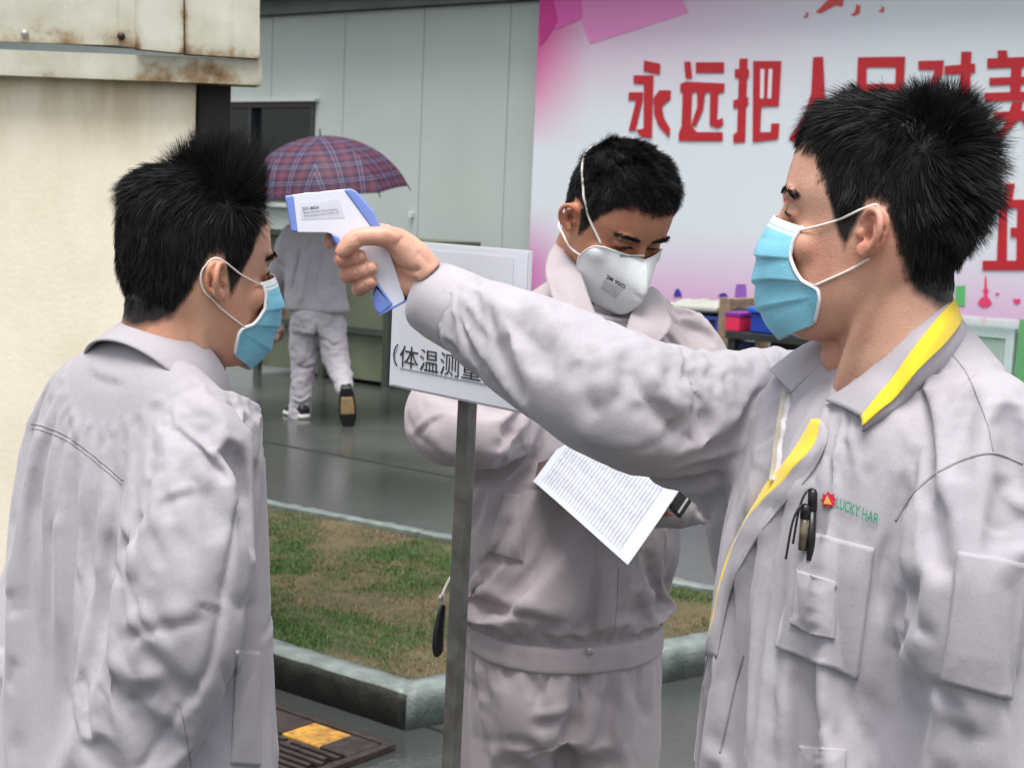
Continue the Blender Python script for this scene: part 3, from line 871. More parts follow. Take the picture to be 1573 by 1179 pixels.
def fabric_mat(name, col, scale=900.0, var=0.05, crease=0.32):
    m, t, b = nodes(name)
    tc = t.nodes.new('ShaderNodeTexCoord')
    nz = t.nodes.new('ShaderNodeTexNoise'); nz.inputs['Scale'].default_value = 7; nz.inputs['Detail'].default_value = 7; nz.inputs['Roughness'].default_value = 0.6
    t.links.new(tc.outputs['Object'], nz.inputs['Vector'])
    rp = t.nodes.new('ShaderNodeValToRGB')
    c = np.array(col)
    rp.color_ramp.elements[0].position, rp.color_ramp.elements[1].position = 0.3, 0.7
    rp.color_ramp.elements[0].color = (*(c * (1 - 1.4 * var) * np.array((1.0, .985, .98))), 1); rp.color_ramp.elements[1].color = (*np.clip(c * (1 + var), 0, 1), 1)
    t.links.new(nz.outputs['Fac'], rp.inputs['Fac'])
    th_ = t.nodes.new('ShaderNodeTexNoise'); th_.inputs['Scale'].default_value = 420; th_.inputs['Detail'].default_value = 3
    t.links.new(tc.outputs['Object'], th_.inputs['Vector'])
    tr_ = t.nodes.new('ShaderNodeValToRGB'); tr_.color_ramp.elements[0].position, tr_.color_ramp.elements[1].position = .36, .64
    tr_.color_ramp.elements[0].color = (.935, .93, .935, 1); tr_.color_ramp.elements[1].color = (1.0, 1.0, 1.0, 1)
    t.links.new(th_.outputs['Fac'], tr_.inputs['Fac'])
    so_ = t.nodes.new('ShaderNodeTexNoise'); so_.inputs['Scale'].default_value = 26; so_.inputs['Detail'].default_value = 6; so_.inputs['Roughness'].default_value = .7
    t.links.new(tc.outputs['Object'], so_.inputs['Vector'])
    sr_ = t.nodes.new('ShaderNodeValToRGB'); sr_.color_ramp.elements[0].position, sr_.color_ramp.elements[1].position = .26, .40
    sr_.color_ramp.elements[0].color = (.93, .915, .90, 1); sr_.color_ramp.elements[1].color = (1, 1, 1, 1)
    t.links.new(so_.outputs['Fac'], sr_.inputs['Fac'])
    prev = rp.outputs['Color']
    for q_ in (tr_, sr_):
        mu_ = t.nodes.new('ShaderNodeMix'); mu_.data_type = 'RGBA'; mu_.blend_type = 'MULTIPLY'; mu_.inputs['Factor'].default_value = 1
        t.links.new(prev, mu_.inputs['A']); t.links.new(q_.outputs['Color'], mu_.inputs['B']); prev = mu_.outputs['Result']
    t.links.new(prev, b.inputs['Base Color'])
    b.inputs['Roughness'].default_value = 0.82
    b.inputs['Specular IOR Level'].default_value = 0.25
    b.inputs['Sheen Weight'].default_value = 0.25
    b.inputs['Sheen Roughness'].default_value = 0.5
    n2 = t.nodes.new('ShaderNodeTexNoise'); n2.inputs['Scale'].default_value = 95; n2.inputs['Detail'].default_value = 7
    t.links.new(tc.outputs['Object'], n2.inputs['Vector'])
    bp = t.nodes.new('ShaderNodeBump'); bp.inputs['Strength'].default_value = 0.16; bp.inputs['Distance'].default_value = 0.003
    n3 = t.nodes.new('ShaderNodeTexNoise'); n3.inputs['Scale'].default_value = 620; n3.inputs['Detail'].default_value = 2
    mp = t.nodes.new('ShaderNodeMapping'); mp.inputs['Rotation'].default_value = (.5, .6, .7); mp.inputs['Scale'].default_value = (1, 1, .35)
    t.links.new(tc.outputs['Object'], mp.inputs['Vector']); t.links.new(mp.outputs[0], n3.inputs['Vector'])
    ad = t.nodes.new('ShaderNodeMath'); ad.operation = 'MULTIPLY_ADD'; ad.inputs[1].default_value = 0.35
    t.links.new(n3.outputs['Fac'], ad.inputs[0]); t.links.new(n2.outputs['Fac'], ad.inputs[2])
    t.links.new(ad.outputs[0], bp.inputs['Height'])
    rd = t.nodes.new('ShaderNodeTexNoise'); rd.noise_type = 'RIDGED_MULTIFRACTAL'; rd.inputs['Scale'].default_value = 13; rd.inputs['Detail'].default_value = 3; rd.inputs['Roughness'].default_value = .55
    rd.inputs['Distortion'].default_value = .6
    mp2 = t.nodes.new('ShaderNodeMapping'); mp2.inputs['Scale'].default_value = (1.1, 1.1, .5); mp2.inputs['Rotation'].default_value = (.25, .35, .2)
    t.links.new(tc.outputs['Object'], mp2.inputs['Vector']); t.links.new(mp2.outputs[0], rd.inputs['Vector'])
    b2 = t.nodes.new('ShaderNodeBump'); b2.inputs['Strength'].default_value = crease; b2.inputs['Distance'].default_value = 0.012; b2.invert = True
    t.links.new(rd.outputs['Fac'], b2.inputs['Height']); t.links.new(bp.outputs['Normal'], b2.inputs['Normal'])
    t.links.new(b2.outputs['Normal'], b.inputs['Normal'])
    return m

m_hair = mat('black_hair', (0.0085, 0.0075, 0.008), 0.52, spec=0.26)
m_maskblue = mat('mask_blue', srgb(132, 200, 222), 0.85, var=0.07, vscale=40, bump=0.12, bscale=500)
m_maskblue.node_tree.nodes['Principled BSDF'].inputs['Subsurface Weight'].default_value = 0.1
m_maskwhite = mat('mask_white', srgb(234, 236, 236), 0.8, var=0.03, vscale=40, bump=0.12, bscale=300)
m_elastic = mat('elastic', srgb(228, 222, 216), 0.8)
m_eye = mat('eye_dark', (0.012, 0.009, 0.008), 0.15)
m_fab = fabric_mat('grey_work_cloth', srgb(172, 168, 175))
m_fab2 = fabric_mat('grey_work_cloth_warm', srgb(175, 166, 170))
m_seam = mat('seam_thread', srgb(142, 138, 144), 0.9)
m_yellow = fabric_mat('yellow_lining', srgb(240, 206, 48), var=0.05, crease=.5)
m_tee = fabric_mat('white_knit', srgb(214, 210, 214))
m_black = mat('black_plastic', (0.012, 0.012, 0.013), 0.35)

def ear_parts(side):
    """ear in head space; a = forward, b = up, c = outward"""
    ca, sa = math.cos(math.radians(20)), math.sin(math.radians(20))
    fwd = np.array((-0.0 * side, -1.0, 0)); tilt = math.radians(12)
    fw = nrm((-sa * side * 1.0, -ca, 0)); out = nrm((ca * side, -sa, 0)); up = np.array((0, 0, 1.0))
    upt = up * math.cos(tilt) - fw * math.sin(tilt); fwt = fw * math.cos(tilt) + up * math.sin(tilt)
    o = np.array((0.0775 * side, 0.007, -0.001))
    E = lambda a, b_, c=0.0: o + fwt * a * .84 + upt * b_ * .83 + out * (c + 0.009 - a * 0.28)
    pr = []
    hel = [(0.006, 0.003, -.004), (0.013, 0.010, 0.0), (0.0145, 0.020, .003), (0.008, 0.0305, .005), (-0.003, 0.034, .006), (-0.013, 0.029, .006), (-0.019, 0.017, .006), (-0.0195, 0.002, .005), (-0.0155, -0.012, .003), (-0.009, -0.021, 0.001)]
    pr.append(tube([E(*k) for k in hel], [.003, .0038, .0042, .0044, .0044, .0044, .0043, .004, .0036, .003], 10, samples=40))
    ant = [(0.004, 0.022, -.001), (-0.006, 0.018, .0), (-0.0105, 0.008, .001), (-0.0105, -0.004, .001), (-0.006, -0.0125, .001), (0.0, -0.0155, .001)]
    pr.append(tube([E(*k) for k in ant], [.003, .0036, .004, .004, .004, .0036], 10, samples=26))
    pr.append(ellipsoid(E(-0.004, 0.006, -0.0095), (0.0155, 0.0265, 0.0038), (fwt, upt, out)))
    pr.append(ellipsoid(E(0.001, 0.0215, -0.0045), (0.0160, 0.0150, 0.0034), (fwt, upt, out)))
    pr.append(ellipsoid(E(0.001, -0.0225, 0.0), (0.0095, 0.0095, 0.0042), (fwt, upt, out)))
    pr.append(ellipsoid(E(-0.005, -0.0165, -0.001), (0.0105, 0.009, 0.0040), (fwt, upt, out)))
    pr.append(ellipsoid(E(0.0125, -0.0025, 0.001), (0.0055, 0.0065, 0.0042), (fwt, upt, out)))
    pr.append(ellipsoid(E(-0.001, 0.0, -0.017), (0.013, 0.022, 0.010), (fwt, upt, out)))
    return [(o + (np.asarray(v) - o) * .86, f) for v, f in pr]

def head_sculpt(voxel=0.0018, jaw=1.0, eye_open=True):
    rows = [(.131, -.012, .028, .018), (.127, -.040, .055, .042), (.115, -.064, .074, .060), (.095, -.082, .086, .071), (.070, -.092, .092, .0765),
            (.045, -.0965, .094, .079), (.030, -.0965, .093, .079), (.010, -.090, .090, .077), (-.010, -.089, .084, .0755), (-.030, -.091, .074, .072),
            (-.050, -.092, .060, .0685), (-.070, -.090, .046, .063), (-.088, -.087, .026, .0535), (-.103, -.083, .000, .041), (-.113, -.074, -.025, .026), (-.117, -.062, -.036, .012)]
    secs = []
    for z, f, b_, w in rows:
        c = (f * .45 + b_ * .55)
        w = w * (jaw if z < -.04 else 1)
        secs.append((np.array((0, c, z)), (1, 0, 0), (0, -1, 0), w, c - f, b_ - c, 2.15))
    pr = [rings_mesh(superloft(secs, 90, 72))]
    # nose, cheekbones, brow, eyelids
    nz = [(0, -.0895, .020), (0, -.0935, .008), (0, -.099, -.010), (0, -.1045, -.024), (0, -.1035, -.033), (0, -.093, -.040)]
    pr.append(tube(np.array(nz), [.0075, .0085, .0095, .0110, .011, .009], 14, flat=1.0, samples=24))
    for s_ in (-1, 1):
        pr.append(ellipsoid((s_ * .0115, -.092, -.033), (.0085, .011, .0085)))
        pr.append(ellipsoid((s_ * .050, -.058, -.020), (.018, .020, .020)))
        pr.append(ellipsoid((s_ * .028, -.0855, .0285), (.024, .0095, .0085)))
    S = remesh(pr, voxel)
    S.smooth(12, 0.6)
    # eye sockets
    for s_ in (-1, 1):
        d = (S.v - np.array((s_ * .031, -.095, .0105))) / np.array((.017, .02, .0105))
        S.v += np.array((0, 1.0, 0)) * (0.0085 * np.exp(-(d ** 2).sum(1)))[:, None]
        d = (S.v - np.array((s_ * .048, -.082, .010))) / np.array((.012, .02, .012))
        S.v += np.array((0, 1.0, 0)) * (0.002 * np.exp(-(d ** 2).sum(1)))[:, None]
    S.smooth(2, .5)
    pr2 = [(S.v, [tuple(q) for q in S.f])]
    for s_ in (-1, 1):
        pr2.append(ellipsoid((s_ * .031, -.0768, .0100), (.0150, .0112, .0098)))
        pr2 += ear_parts(s_)
    # neck
    pr2.append(tube([(0, .022, .0), (0, .026, -.05), (0, .032, -.09), (0, .038, -.13), (0, .040, -.165)], [.056, .056, .0565, .0555, .050], 32, samples=30))
    for s_ in (-1, 1):                       # sternomastoid
        pr2.append(tube([(s_ * .056, .020, -.045), (s_ * .049, .006, -.088), (s_ * .031, -.008, -.150), (s_ * .020, -.011, -.175)], [.008, .0105, .010, .009], 12, samples=16))
    pr2.append(ellipsoid((0, -.022, -.128), (.016, .018, .022)))     # larynx
    S = remesh(pr2, voxel)
    ear = (np.abs(S.v[:, 0]) > .0775) & (np.abs(S.v[:, 2]) < .045)
    nk = np.clip((-.03 - S.v[:, 2]) / .03, 0, 1) * np.clip((S.v[:, 1] + .05) / .03, 0, 1)
    S.smooth(2, 0.5, np.where(ear, .6, 1.0)); S.smooth(3, .6, np.where(ear, 0.0, 1.0)); S.smooth(22, .6, np.where(ear, 0, nk))
    ck = np.exp(-((np.abs(S.v[:, 0]) - .052) ** 2 / .0005 + (S.v[:, 2] + .022) ** 2 / .0006)) * (S.v[:, 1] < -.03)
    S.smooth(20, .6, ck)
    for s_ in (-1, 1):                       # hollow of the ear
        ca, sa = math.cos(math.radians(20)), math.sin(math.radians(20)); out = nrm((ca * s_, -sa, 0))
        for c_, r_, dp in (((s_ * .0852, .0070, -.0032), .0066, .0095), ((s_ * .0861, .0074, .0106), .0040, .0028), ((s_ * .0870, .0160, .005), .0032, .0020)):
            d = np.linalg.norm(S.v - np.array(c_), axis=1)
            S.v -= out * (dp * np.exp(-(d / r_) ** 2))[:, None]
    # upper lid crease and lower lid line
    S._n = S.normals()
    for s_ in (-1, 1):
        S.stroke(np.array([(s_ * .015, -.0885, .0150), (s_ * .024, -.0895, .0185), (s_ * .034, -.0880, .0190), (s_ * .046, -.080, .0145)]), .0016, -.0014)
        S.stroke(np.array([(s_ * .016, -.0870, .0060), (s_ * .026, -.0890, .0030), (s_ * .036, -.0865, .0035), (s_ * .046, -.080, .0075)]), .0018, -.0010)
    return S

def bend_neck(v, pitch, piv=(0, .030, -.055)):
    """turn the neck back to upright under a nodding head"""
    v = v.copy(); t = np.clip((-v[:, 2] - .045 + .25 * np.clip(-v[:, 1], -.02, .1)) / .10, 0, 1); t = t * t * (3 - 2 * t)
    a = -pitch * t; q = v - np.array(piv)
    y = q[:, 1] * np.cos(a) - q[:, 2] * np.sin(a); z = q[:, 1] * np.sin(a) + q[:, 2] * np.cos(a)
    v[:, 1], v[:, 2] = y + piv[1], z + piv[2]
    return v

def hairline(phi_deg):
    """height of hair edge against azimuth from the front (0) to nape (180)"""
    xs = [0, 25, 42, 55, 63, 70, 76, 82, 88, 95, 104, 112, 122, 135, 160, 180]
    zs = [.078, .080, .070, .046, .020, -.006, -.018, .006, .028, .032, .026, -.006, -.030, -.052, -.066, -.068]
    return np.interp(phi_deg, xs, zs)

def scalp_mask(v, edge=0.014, shift=0.0, hl=hairline):
    phi = np.degrees(np.arctan2(np.abs(v[:, 0]), -v[:, 1] + 0.0))
    zz = hl(phi) + shift
    nz = np.array([mnoise.noise((p[0] * 90, p[1] * 90, p[2] * 90)) for p in v]) * 0.004
    m = np.clip((v[:, 2] - zz + nz) / edge + 0.5, 0, 1)
    ear = (np.abs(v[:, 0]) > 0.0805) & (np.abs(v[:, 2] - .002) < 0.031) & (v[:, 1] > -0.03) & (v[:, 1] < 0.045)
    m[ear] = 0
    m[v[:, 2] < -.09] = 0
    return m

def lift_dirs(d, nn, lo=.14):
    k = (d * nn).sum(1)
    d = d + nn * np.clip(lo - k, 0, None)[:, None]
    return d / (np.linalg.norm(d, axis=1)[:, None] + 1e-9)

def ribbons(roots, dirs, lens, bend, width, seg=3, taper=0.25, locks=0, pull=.6):
    """strand ribbons: roots (n,3); dirs (n,3); bend (n,3) added with t^2; locks > 0 gathers strands into that many clumps"""
    n = len(roots)
    t = np.linspace(0, 1, seg + 1)
    pts = roots[:, None] + dirs[:, None] * (lens[:, None] * t[None])[..., None] + bend[:, None] * (t[None] ** 2)[..., None] * lens[:, None, None]
    if locks:
        from mathutils.kdtree import KDTree
        kd = KDTree(locks)
        for i in range(locks): kd.insert(Vector(roots[i]), i)
        kd.balance()
        own = np.array([kd.find(Vector(p))[1] for p in roots])
        sc = (lens / (lens[own] + 1e-6))[:, None, None]
        tgt = roots[own][:, None] + (pts[own] - roots[own][:, None]) * np.clip(sc, .5, 1.25) + (roots - roots[own])[:, None] * (1 - .85 * t[None, :, None])
        wgt = (pull * RNG.uniform(.4, 1.15, n))[:, None, None] * t[None, :, None] ** .7
        pts = pts * (1 - np.clip(wgt, 0, 1)) + tgt * np.clip(wgt, 0, 1)
    side = np.cross(dirs, RNG.normal(0, 1, (n, 3))); side /= np.linalg.norm(side, axis=1)[:, None] + 1e-9
    wt_ = (1 - (1 - taper) * t ** 1.5)
    off = side[:, None] * (width[:, None] * wt_[None])[..., None] * 0.5
    v = np.stack([pts - off, pts + off], 2).reshape(n, -1, 3)
    k = 2 * (seg + 1)
    b = (np.arange(n) * k)[:, None]
    f = [np.stack([b[:, 0] + 2 * i, b[:, 0] + 2 * i + 1, b[:, 0] + 2 * i + 3, b[:, 0] + 2 * i + 2], 1) for i in range(seg)]
    return v.reshape(-1, 3), np.concatenate(f)

def fade(p, reach=.04, hl=None):
    """0 at the hair edge, 1 well inside: clipped hair is short at nape and temples"""
    phi = np.degrees(np.arctan2(np.abs(p[:, 0]), -p[:, 1]))
    return np.clip((p[:, 2] - (hl or hairline)(phi)) / reach, 0, 1)

def scatter(S, mask, n):
    """random points on the quads of S weighted by area*mask"""
    q = S.v[S.f]
    ar = np.linalg.norm(np.cross(q[:, 2] - q[:, 0], q[:, 3] - q[:, 1]), axis=1)
    w = ar * mask[S.f].mean(1)
    idx = RNG.choice(len(S.f), n, p=w / w.sum())
    a, b = RNG.random(n)[:, None], RNG.random(n)[:, None]
    p = q[idx, 0] * (1 - a) * (1 - b) + q[idx, 1] * a * (1 - b) + q[idx, 2] * a * b + q[idx, 3] * (1 - a) * b
    nn = S.normals()[S.f[idx]].mean(1)
    return p, nn / (np.linalg.norm(nn, axis=1)[:, None] + 1e-9)

def pose(yaw, pitch, roll):
    """head space (face -Y, up Z, left +X) -> world; yaw 0 faces the camera side (-Y), + turns to +X (image right)"""
    return np.array(Matrix.Rotation(yaw, 3, 'Z') @ Matrix.Rotation(roll, 3, 'Y') @ Matrix.Rotation(pitch, 3, 'X'))

def to_world(v, R_, o): return v @ R_.T + o

def surgical_mask(name, S, R_, o, parent, tucked=False):
    """pleated three-ply mask in head space, pushed clear of the face"""
    NR, na = 81, 81
    side = cat(np.array([(.0585, -.064, -.002), (.0630, -.070, -.020), (.064, -.069, -.038), (.063, -.054, -.055), (.0605, -.038, -.061), (.057, -.038, -.078), (.050, -.042, -.097)]), NR)
    cen = cat(np.array([(0, -.1035, .006), (0, -.1125, -.012), (0, -.1170, -.032), (0, -.1165, -.055), (0, -.1125, -.080), (0, -.102, -.103), (0, -.083, -.121)]), NR)
    al = np.linspace(-math.pi / 2, math.pi / 2, na)
    T = np.linspace(0, 1, NR)
    V_ = np.zeros((NR, na, 3))
    for i in range(NR):
        sn = np.sign(np.sin(al)) * np.abs(np.sin(al)) ** .88; cs = np.abs(np.cos(al)) ** 1.05
        V_[i, :, 0] = side[i, 0] * sn
        V_[i, :, 1] = side[i, 1] + (cen[i, 1] - side[i, 1]) * cs
        V_[i, :, 2] = side[i, 2] + (cen[i, 2] - side[i, 2]) * cs
    # pleats: each upper layer overhangs the next with a crisp fold
    for tp, hgt in ((0.30, .0040), (0.50, .0050), (0.71, .0045)):
        tt = T[:, None] - tp - 0.06 * np.cos(al)[None] + .012 * np.sin(al * 3 + tp * 9)[None]
        step = np.where(tt < 0, np.clip(1 + tt / .15, 0, 1), np.clip(1 - tt / .016, 0, 1)) * hgt
        amp = np.clip(np.cos(al)[None] * 1.2 + 0.30, 0, 1)
        V_[:, :, 1] -= step * amp * 0.85
        V_[:, :, 0] += np.sign(al)[None] * step * amp * 0.6 * np.abs(np.sin(al))[None]
    v = V_.reshape(-1, 3)
    wob = np.array([mnoise.noise((p[0] * 45, p[1] * 45, p[2] * 45)) for p in v]) * .0012
    v[:, 1] -= wob
    bv = S.bvh()
    for k in range(len(v)):
        loc, nn, _, dist = bv.find_nearest(Vector(v[k]))
        dv = Vector(v[k]) - loc
        if dv.dot(nn) < 0.0022: v[k] = np.array(loc + nn * 0.0022)
    g_ = grid_faces(NR, na, False)
    # solid sheet
    n_ = Sculpt(v, g_).normals()
    def solid(idx_faces, th):
        return idx_faces
    if (n_[:, 1] < 0).mean() < 0.5:
        g_ = g_[:, ::-1].copy(); n_ = -n_
    vin = v - n_ * 0.0011
    fin = g_[:, ::-1] + len(v)
    rim = [j for j in range(na)] + [i * na + na - 1 for i in range(1, NR)] + [(NR - 1) * na + j for j in range(na - 2, -1, -1)] + [i * na for i in range(NR - 2, 0, -1)]
    rf = [(rim[k], rim[(k + 1) % len(rim)], len(v) + rim[(k + 1) % len(rim)], len(v) + rim[k]) for k in range(len(rim))]
    allv = np.vstack([v, vin]); allf = np.vstack([g_, fin, np.array(rf)])
    mk = mesh(name, to_world(allv, R_, o), allf, m_maskblue, parent)
    mk.data.materials.append(m_maskwhite)
    mi = np.ones(len(allf), np.int32); 
    rowi = np.repeat(np.arange(NR - 1), na - 1)
    mi[:len(g_)] = np.where((rowi < 8) & (rowi != 5), 1, 0)
    mk.data.polygons.foreach_set('material_index', mi)
    # white edge binding and ear loops
    for s_, jj in ((-1, 0), (1, na - 1)):
        edge = to_world(V_[:, jj], R_, o)
        vv, ff = tube(edge[::3], .0022, 8, flat=.5); mesh('edge_binding', vv, ff, m_maskwhite, mk)
        sx = s_
        top = V_[4, jj]; bot = V_[47, jj]
        lp = [top, np.array((sx * .0745, -.030, .008)), np.array((sx * .0805, -.003, .0235)), np.array((sx * .0800, .012, .0245)), np.array((sx * .0790, .024, .014)), np.array((sx * .0785, .026, .001)),
              np.array((sx * .0770, .020, -.013)), np.array((sx * .0770, .007, -.0235)), np.array((sx * .0725, -.010, -.037)), bot]
        lp = cat(np.array(lp), 60)
        for k in range(3, 57):
            if tucked and 18 < k < 47: lp[k, 0] -= sx * .009; continue      # hidden behind the ear
            loc, nn, _, dist = bv.find_nearest(Vector(lp[k]))
            if (Vector(lp[k]) - loc).dot(nn) < 0.0014: lp[k] = np.array(loc + nn * 0.0014)
        lp[1:-1] = (lp[:-2] + lp[1:-1] * 2 + lp[2:]) / 4
        vv, ff = tube(to_world(lp, R_, o), .00125, 8); mesh('ear_loop', vv, ff, m_elastic, mk)
    return mk

def section(px, py, D, ru, rvf, rvb, f, e=2.3, tilt=0.0):
    f = nrm(f); u = np.cross(Z, f)            # person's left
    a = math.radians(tilt)                    # tilt > 0 lowers the front
    return (P(px, py, D), u, f * math.cos(a) - Z * math.sin(a), ru, rvf, rvb, e)

def pxtube(rows, n=28, flat=1.0, samples=40, up=None):
    """rows of (px, py, D, radius in pixels)"""
    pts = [P(a, b, d) for a, b, d, r in rows]; rad = [r * d / F for a, b, d, r in rows]
    return tube(pts, rad, n, flat=flat, samples=samples, up=up)

def ribbon_on(S, pxs, width, lift, n=60, bv=None):
    """flat thread/strip lying on a surface, traced in the photograph"""
    pts = S.project(pxs, n, bv)
    bv = bv or S.bvh()
    nn = []
    for p in pts:
        loc, q, _, _ = bv.find_nearest(Vector(p)); nn.append(np.array(q))
    nn = np.array(nn); t = np.gradient(pts, axis=0); t /= np.linalg.norm(t, axis=1)[:, None] + 1e-9
    sd__ = np.cross(t, nn); sd__ /= np.linalg.norm(sd__, axis=1)[:, None] + 1e-9
    a = pts + sd__ * width / 2; b = pts - sd__ * width / 2
    v = np.stack([a - nn * .001, a + nn * lift, b + nn * lift, b - nn * .001], 1)
    return rings_mesh(v)

def patch_on(S, quad, thick, nu=24, nv=30, bv=None, bulge=0.0, poly=None):
    """cloth patch over surface S inside a pixel quadrilateral (tl, tr, br, bl)"""
    bv = bv or S.bvh()
    tl, tr, br, bl = [np.array(q, float) for q in quad]
    pts, nr = [], []
    for i in range(nv):
        b_ = i / (nv - 1)
        for j in range(nu):
            a = j / (nu - 1)
            q = (tl * (1 - a) + tr * a) * (1 - b_) + (bl * (1 - a) + br * a) * b_
            h = bv.ray_cast(Vector(CAM), Vector(ray(*q)))
            if h[0] is None:
                pts.append(pts[-1] if pts else P(q[0], q[1], 1.5)); nr.append(nr[-1] if nr else np.array((0, -1, 0)))
            else:
                pts.append(np.array(h[0])); nr.append(np.array(h[1]))
    pts, nr = np.array(pts).reshape(nv, nu, 3), np.array(nr).reshape(nv, nu, 3)
    for _ in range(2):                                   # cloth bridges small folds
        p2 = pts.copy(); p2[1:-1, 1:-1] = (pts[:-2, 1:-1] + pts[2:, 1:-1] + pts[1:-1, :-2] + pts[1:-1, 2:] + 2 * pts[1:-1, 1:-1]) / 6; pts = p2
        n2 = nr.copy(); n2[1:-1, 1:-1] = (nr[:-2, 1:-1] + nr[2:, 1:-1] + nr[1:-1, :-2] + nr[1:-1, 2:]) / 4; nr = n2
    uu, vv = np.meshgrid(np.linspace(0, 1, nu), np.linspace(0, 1, nv))
    edge = np.minimum(np.minimum(uu, 1 - uu), np.minimum(vv, 1 - vv))
    h_ = thick + bulge * np.clip(edge * 4, 0, 1)
    top = pts + nr * h_[..., None]; bot = pts - nr * 0.002
    v = np.vstack([top.reshape(-1, 3), bot.reshape(-1, 3)])
    g_ = grid_faces(nv, nu, False)
    rim = [j for j in range(nu)] + [i * nu + nu - 1 for i in range(1, nv)] + [(nv - 1) * nu + j for j in range(nu - 2, -1, -1)] + [i * nu for i in range(nv - 2, 0, -1)]
    k = nu * nv
    f = np.vstack([g_, g_[:, ::-1] + k, np.array([(rim[i], k + rim[i], k + rim[(i + 1) % len(rim)], rim[(i + 1) % len(rim)]) for i in range(len(rim))])])
    return v, f

def strip3(rows, thick=0.0018, n=40):
    """cloth strip through rows of matching 3-D points; rows = list of polylines (k points each), lofted smoothly"""
    k = len(rows)
    a = np.array([cat(np.array(r, float), n) for r in rows])          # k,n,3
    a = np.array([cat(a[:, i], max(k * 5, 8)) for i in range(n)])     # n, m, 3
    n_, m_ = a.shape[:2]
    S = Sculpt(a.reshape(-1, 3), grid_faces(n_, m_, False))
    nn = S.normals()
    v = np.vstack([S.v + nn * thick / 2, S.v - nn * thick / 2])
    K = n_ * m_
    rim = [j for j in range(m_)] + [i * m_ + m_ - 1 for i in range(1, n_)] + [(n_ - 1) * m_ + j for j in range(m_ - 2, -1, -1)] + [i * m_ for i in range(n_ - 2, 0, -1)]
    f = np.vstack([S.f, S.f[:, ::-1] + K, np.array([(rim[i], K + rim[i], K + rim[(i + 1) % len(rim)], rim[(i + 1) % len(rim)]) for i in range(len(rim))])])
    return v, f

def drape(S, pin, frames_=26, grow=0.05, seed=1, stiff=8.0, bend=1.2, grav=0.6, goal=0.25, body=None):
    """let the sewn shape settle as cloth so that spare length gathers into folds"""
    me = bpy.data.meshes.new('c'); v = S.v.copy()
    o = mesh('cloth_tmp', v, S.f, None)
    vg = o.vertex_groups.new(name='pin')
    w = np.clip(pin, 0, 1)
    for lv in np.unique(np.round(w, 2)):
        ids = np.where(np.round(w, 2) == lv)[0].tolist()
        if lv > 0: vg.add(ids, float(lv), 'REPLACE')
    md = o.modifiers.new('cl', 'CLOTH')
    cs = md.settings
    cs.quality = 4; cs.mass = 0.25
    cs.tension_stiffness = cs.compression_stiffness = stiff; cs.shear_stiffness = stiff * 0.5; cs.bending_stiffness = bend
    cs.tension_damping = cs.compression_damping = cs.shear_damping = 8; cs.bending_damping = 2
    cs.air_damping = 4
    cs.shrink_min = -grow; cs.shrink_max = -grow
    cs.vertex_group_mass = 'pin'; cs.pin_stiffness = goal
    cs.effector_weights.gravity = grav
    md.collision_settings.use_collision = body is not None
    md.collision_settings.use_self_collision = False
    md.collision_settings.distance_min = 0.004
    bo = None
    if body is not None:
        bo = mesh('coll_tmp', body.v, body.f, None)
        bo.modifiers.new('co', 'COLLISION'); bo.collision.thickness_outer = 0.004
    md.point_cache.frame_start = 1; md.point_cache.frame_end = frames_ + 1
    for fr in range(1, frames_ + 1):
        SC.frame_set(fr)
    dg = bpy.context.evaluated_depsgraph_get()
    em = o.evaluated_get(dg).to_mesh()
    nv = np.empty(len(em.vertices) * 3, np.float32); em.vertices.foreach_get('co', nv)
    bpy.data.objects.remove(o)
    if bo: bpy.data.objects.remove(bo)
    SC.frame_set(1)
    nv = nv.reshape(-1, 3).astype(float)
    if np.isfinite(nv).all(): S.v = nv
    return S

def subdiv(S, n=1):
    o = mesh('s_tmp', S.v, S.f, None)
    md = o.modifiers.new('s', 'SUBSURF'); md.levels = md.render_levels = n
    dg = bpy.context.evaluated_depsgraph_get(); dg.update()
    em = o.evaluated_get(dg).to_mesh()
    nv = np.empty(len(em.vertices) * 3, np.float32); em.vertices.foreach_get('co', nv)
    nf = np.empty(len(em.loops), np.int32); em.loops.foreach_get('vertex_index', nf)
    bpy.data.objects.remove(o)
    return Sculpt(nv.reshape(-1, 3).astype(float), nf.reshape(-1, 4))

def text_verts(body, bold=0.0, shear=0.0):
    c = bpy.data.curves.new('t', 'FONT'); c.body = body; c.offset = bold; c.shear = shear; c.resolution_u = 3
    o = bpy.data.objects.new('t', c); COL.objects.link(o)
    dg = bpy.context.evaluated_depsgraph_get(); dg.update()
    m_ = bpy.data.meshes.new_from_object(o.evaluated_get(dg))
    v = np.array([q.co[:2] for q in m_.vertices]); f = [tuple(p.vertices) for p in m_.polygons]
    bpy.data.objects.remove(o)
    v = v - v.min(0)
    return v, f, v.max(0)

def text_on(name, body, quad, surf, lift, m, parent, bold=0.0, shear=0.0):
    """flat lettering; quad = pixel tl, tr, br, bl; surf(px,py) -> (point, normal)"""
    v, f, mx = text_verts(body, bold, shear)
    tl, tr, br, bl = [np.array(q, float) for q in quad]
    out = []
    for a, b_ in v / mx:
        q = (tl * (1 - a) + tr * a) * b_ + (bl * (1 - a) + br * a) * (1 - b_)
        p, n = surf(q[0], q[1]); out.append(p + n * lift)
    o = mesh(name, out, f, m, parent, False)
    return o

def surf_of(S, bv=None):
    bv = bv or S.bvh()
    last = [None]
    def fn(px, py):
        h = bv.ray_cast(Vector(CAM), Vector(ray(px, py)))
        if h[0] is None: return last[0]
        n = np.array(h[1])
        if np.dot(n, ray(px, py)) > 0: n = -n
        last[0] = (np.array(h[0]), n)
        return last[0]
    return fn

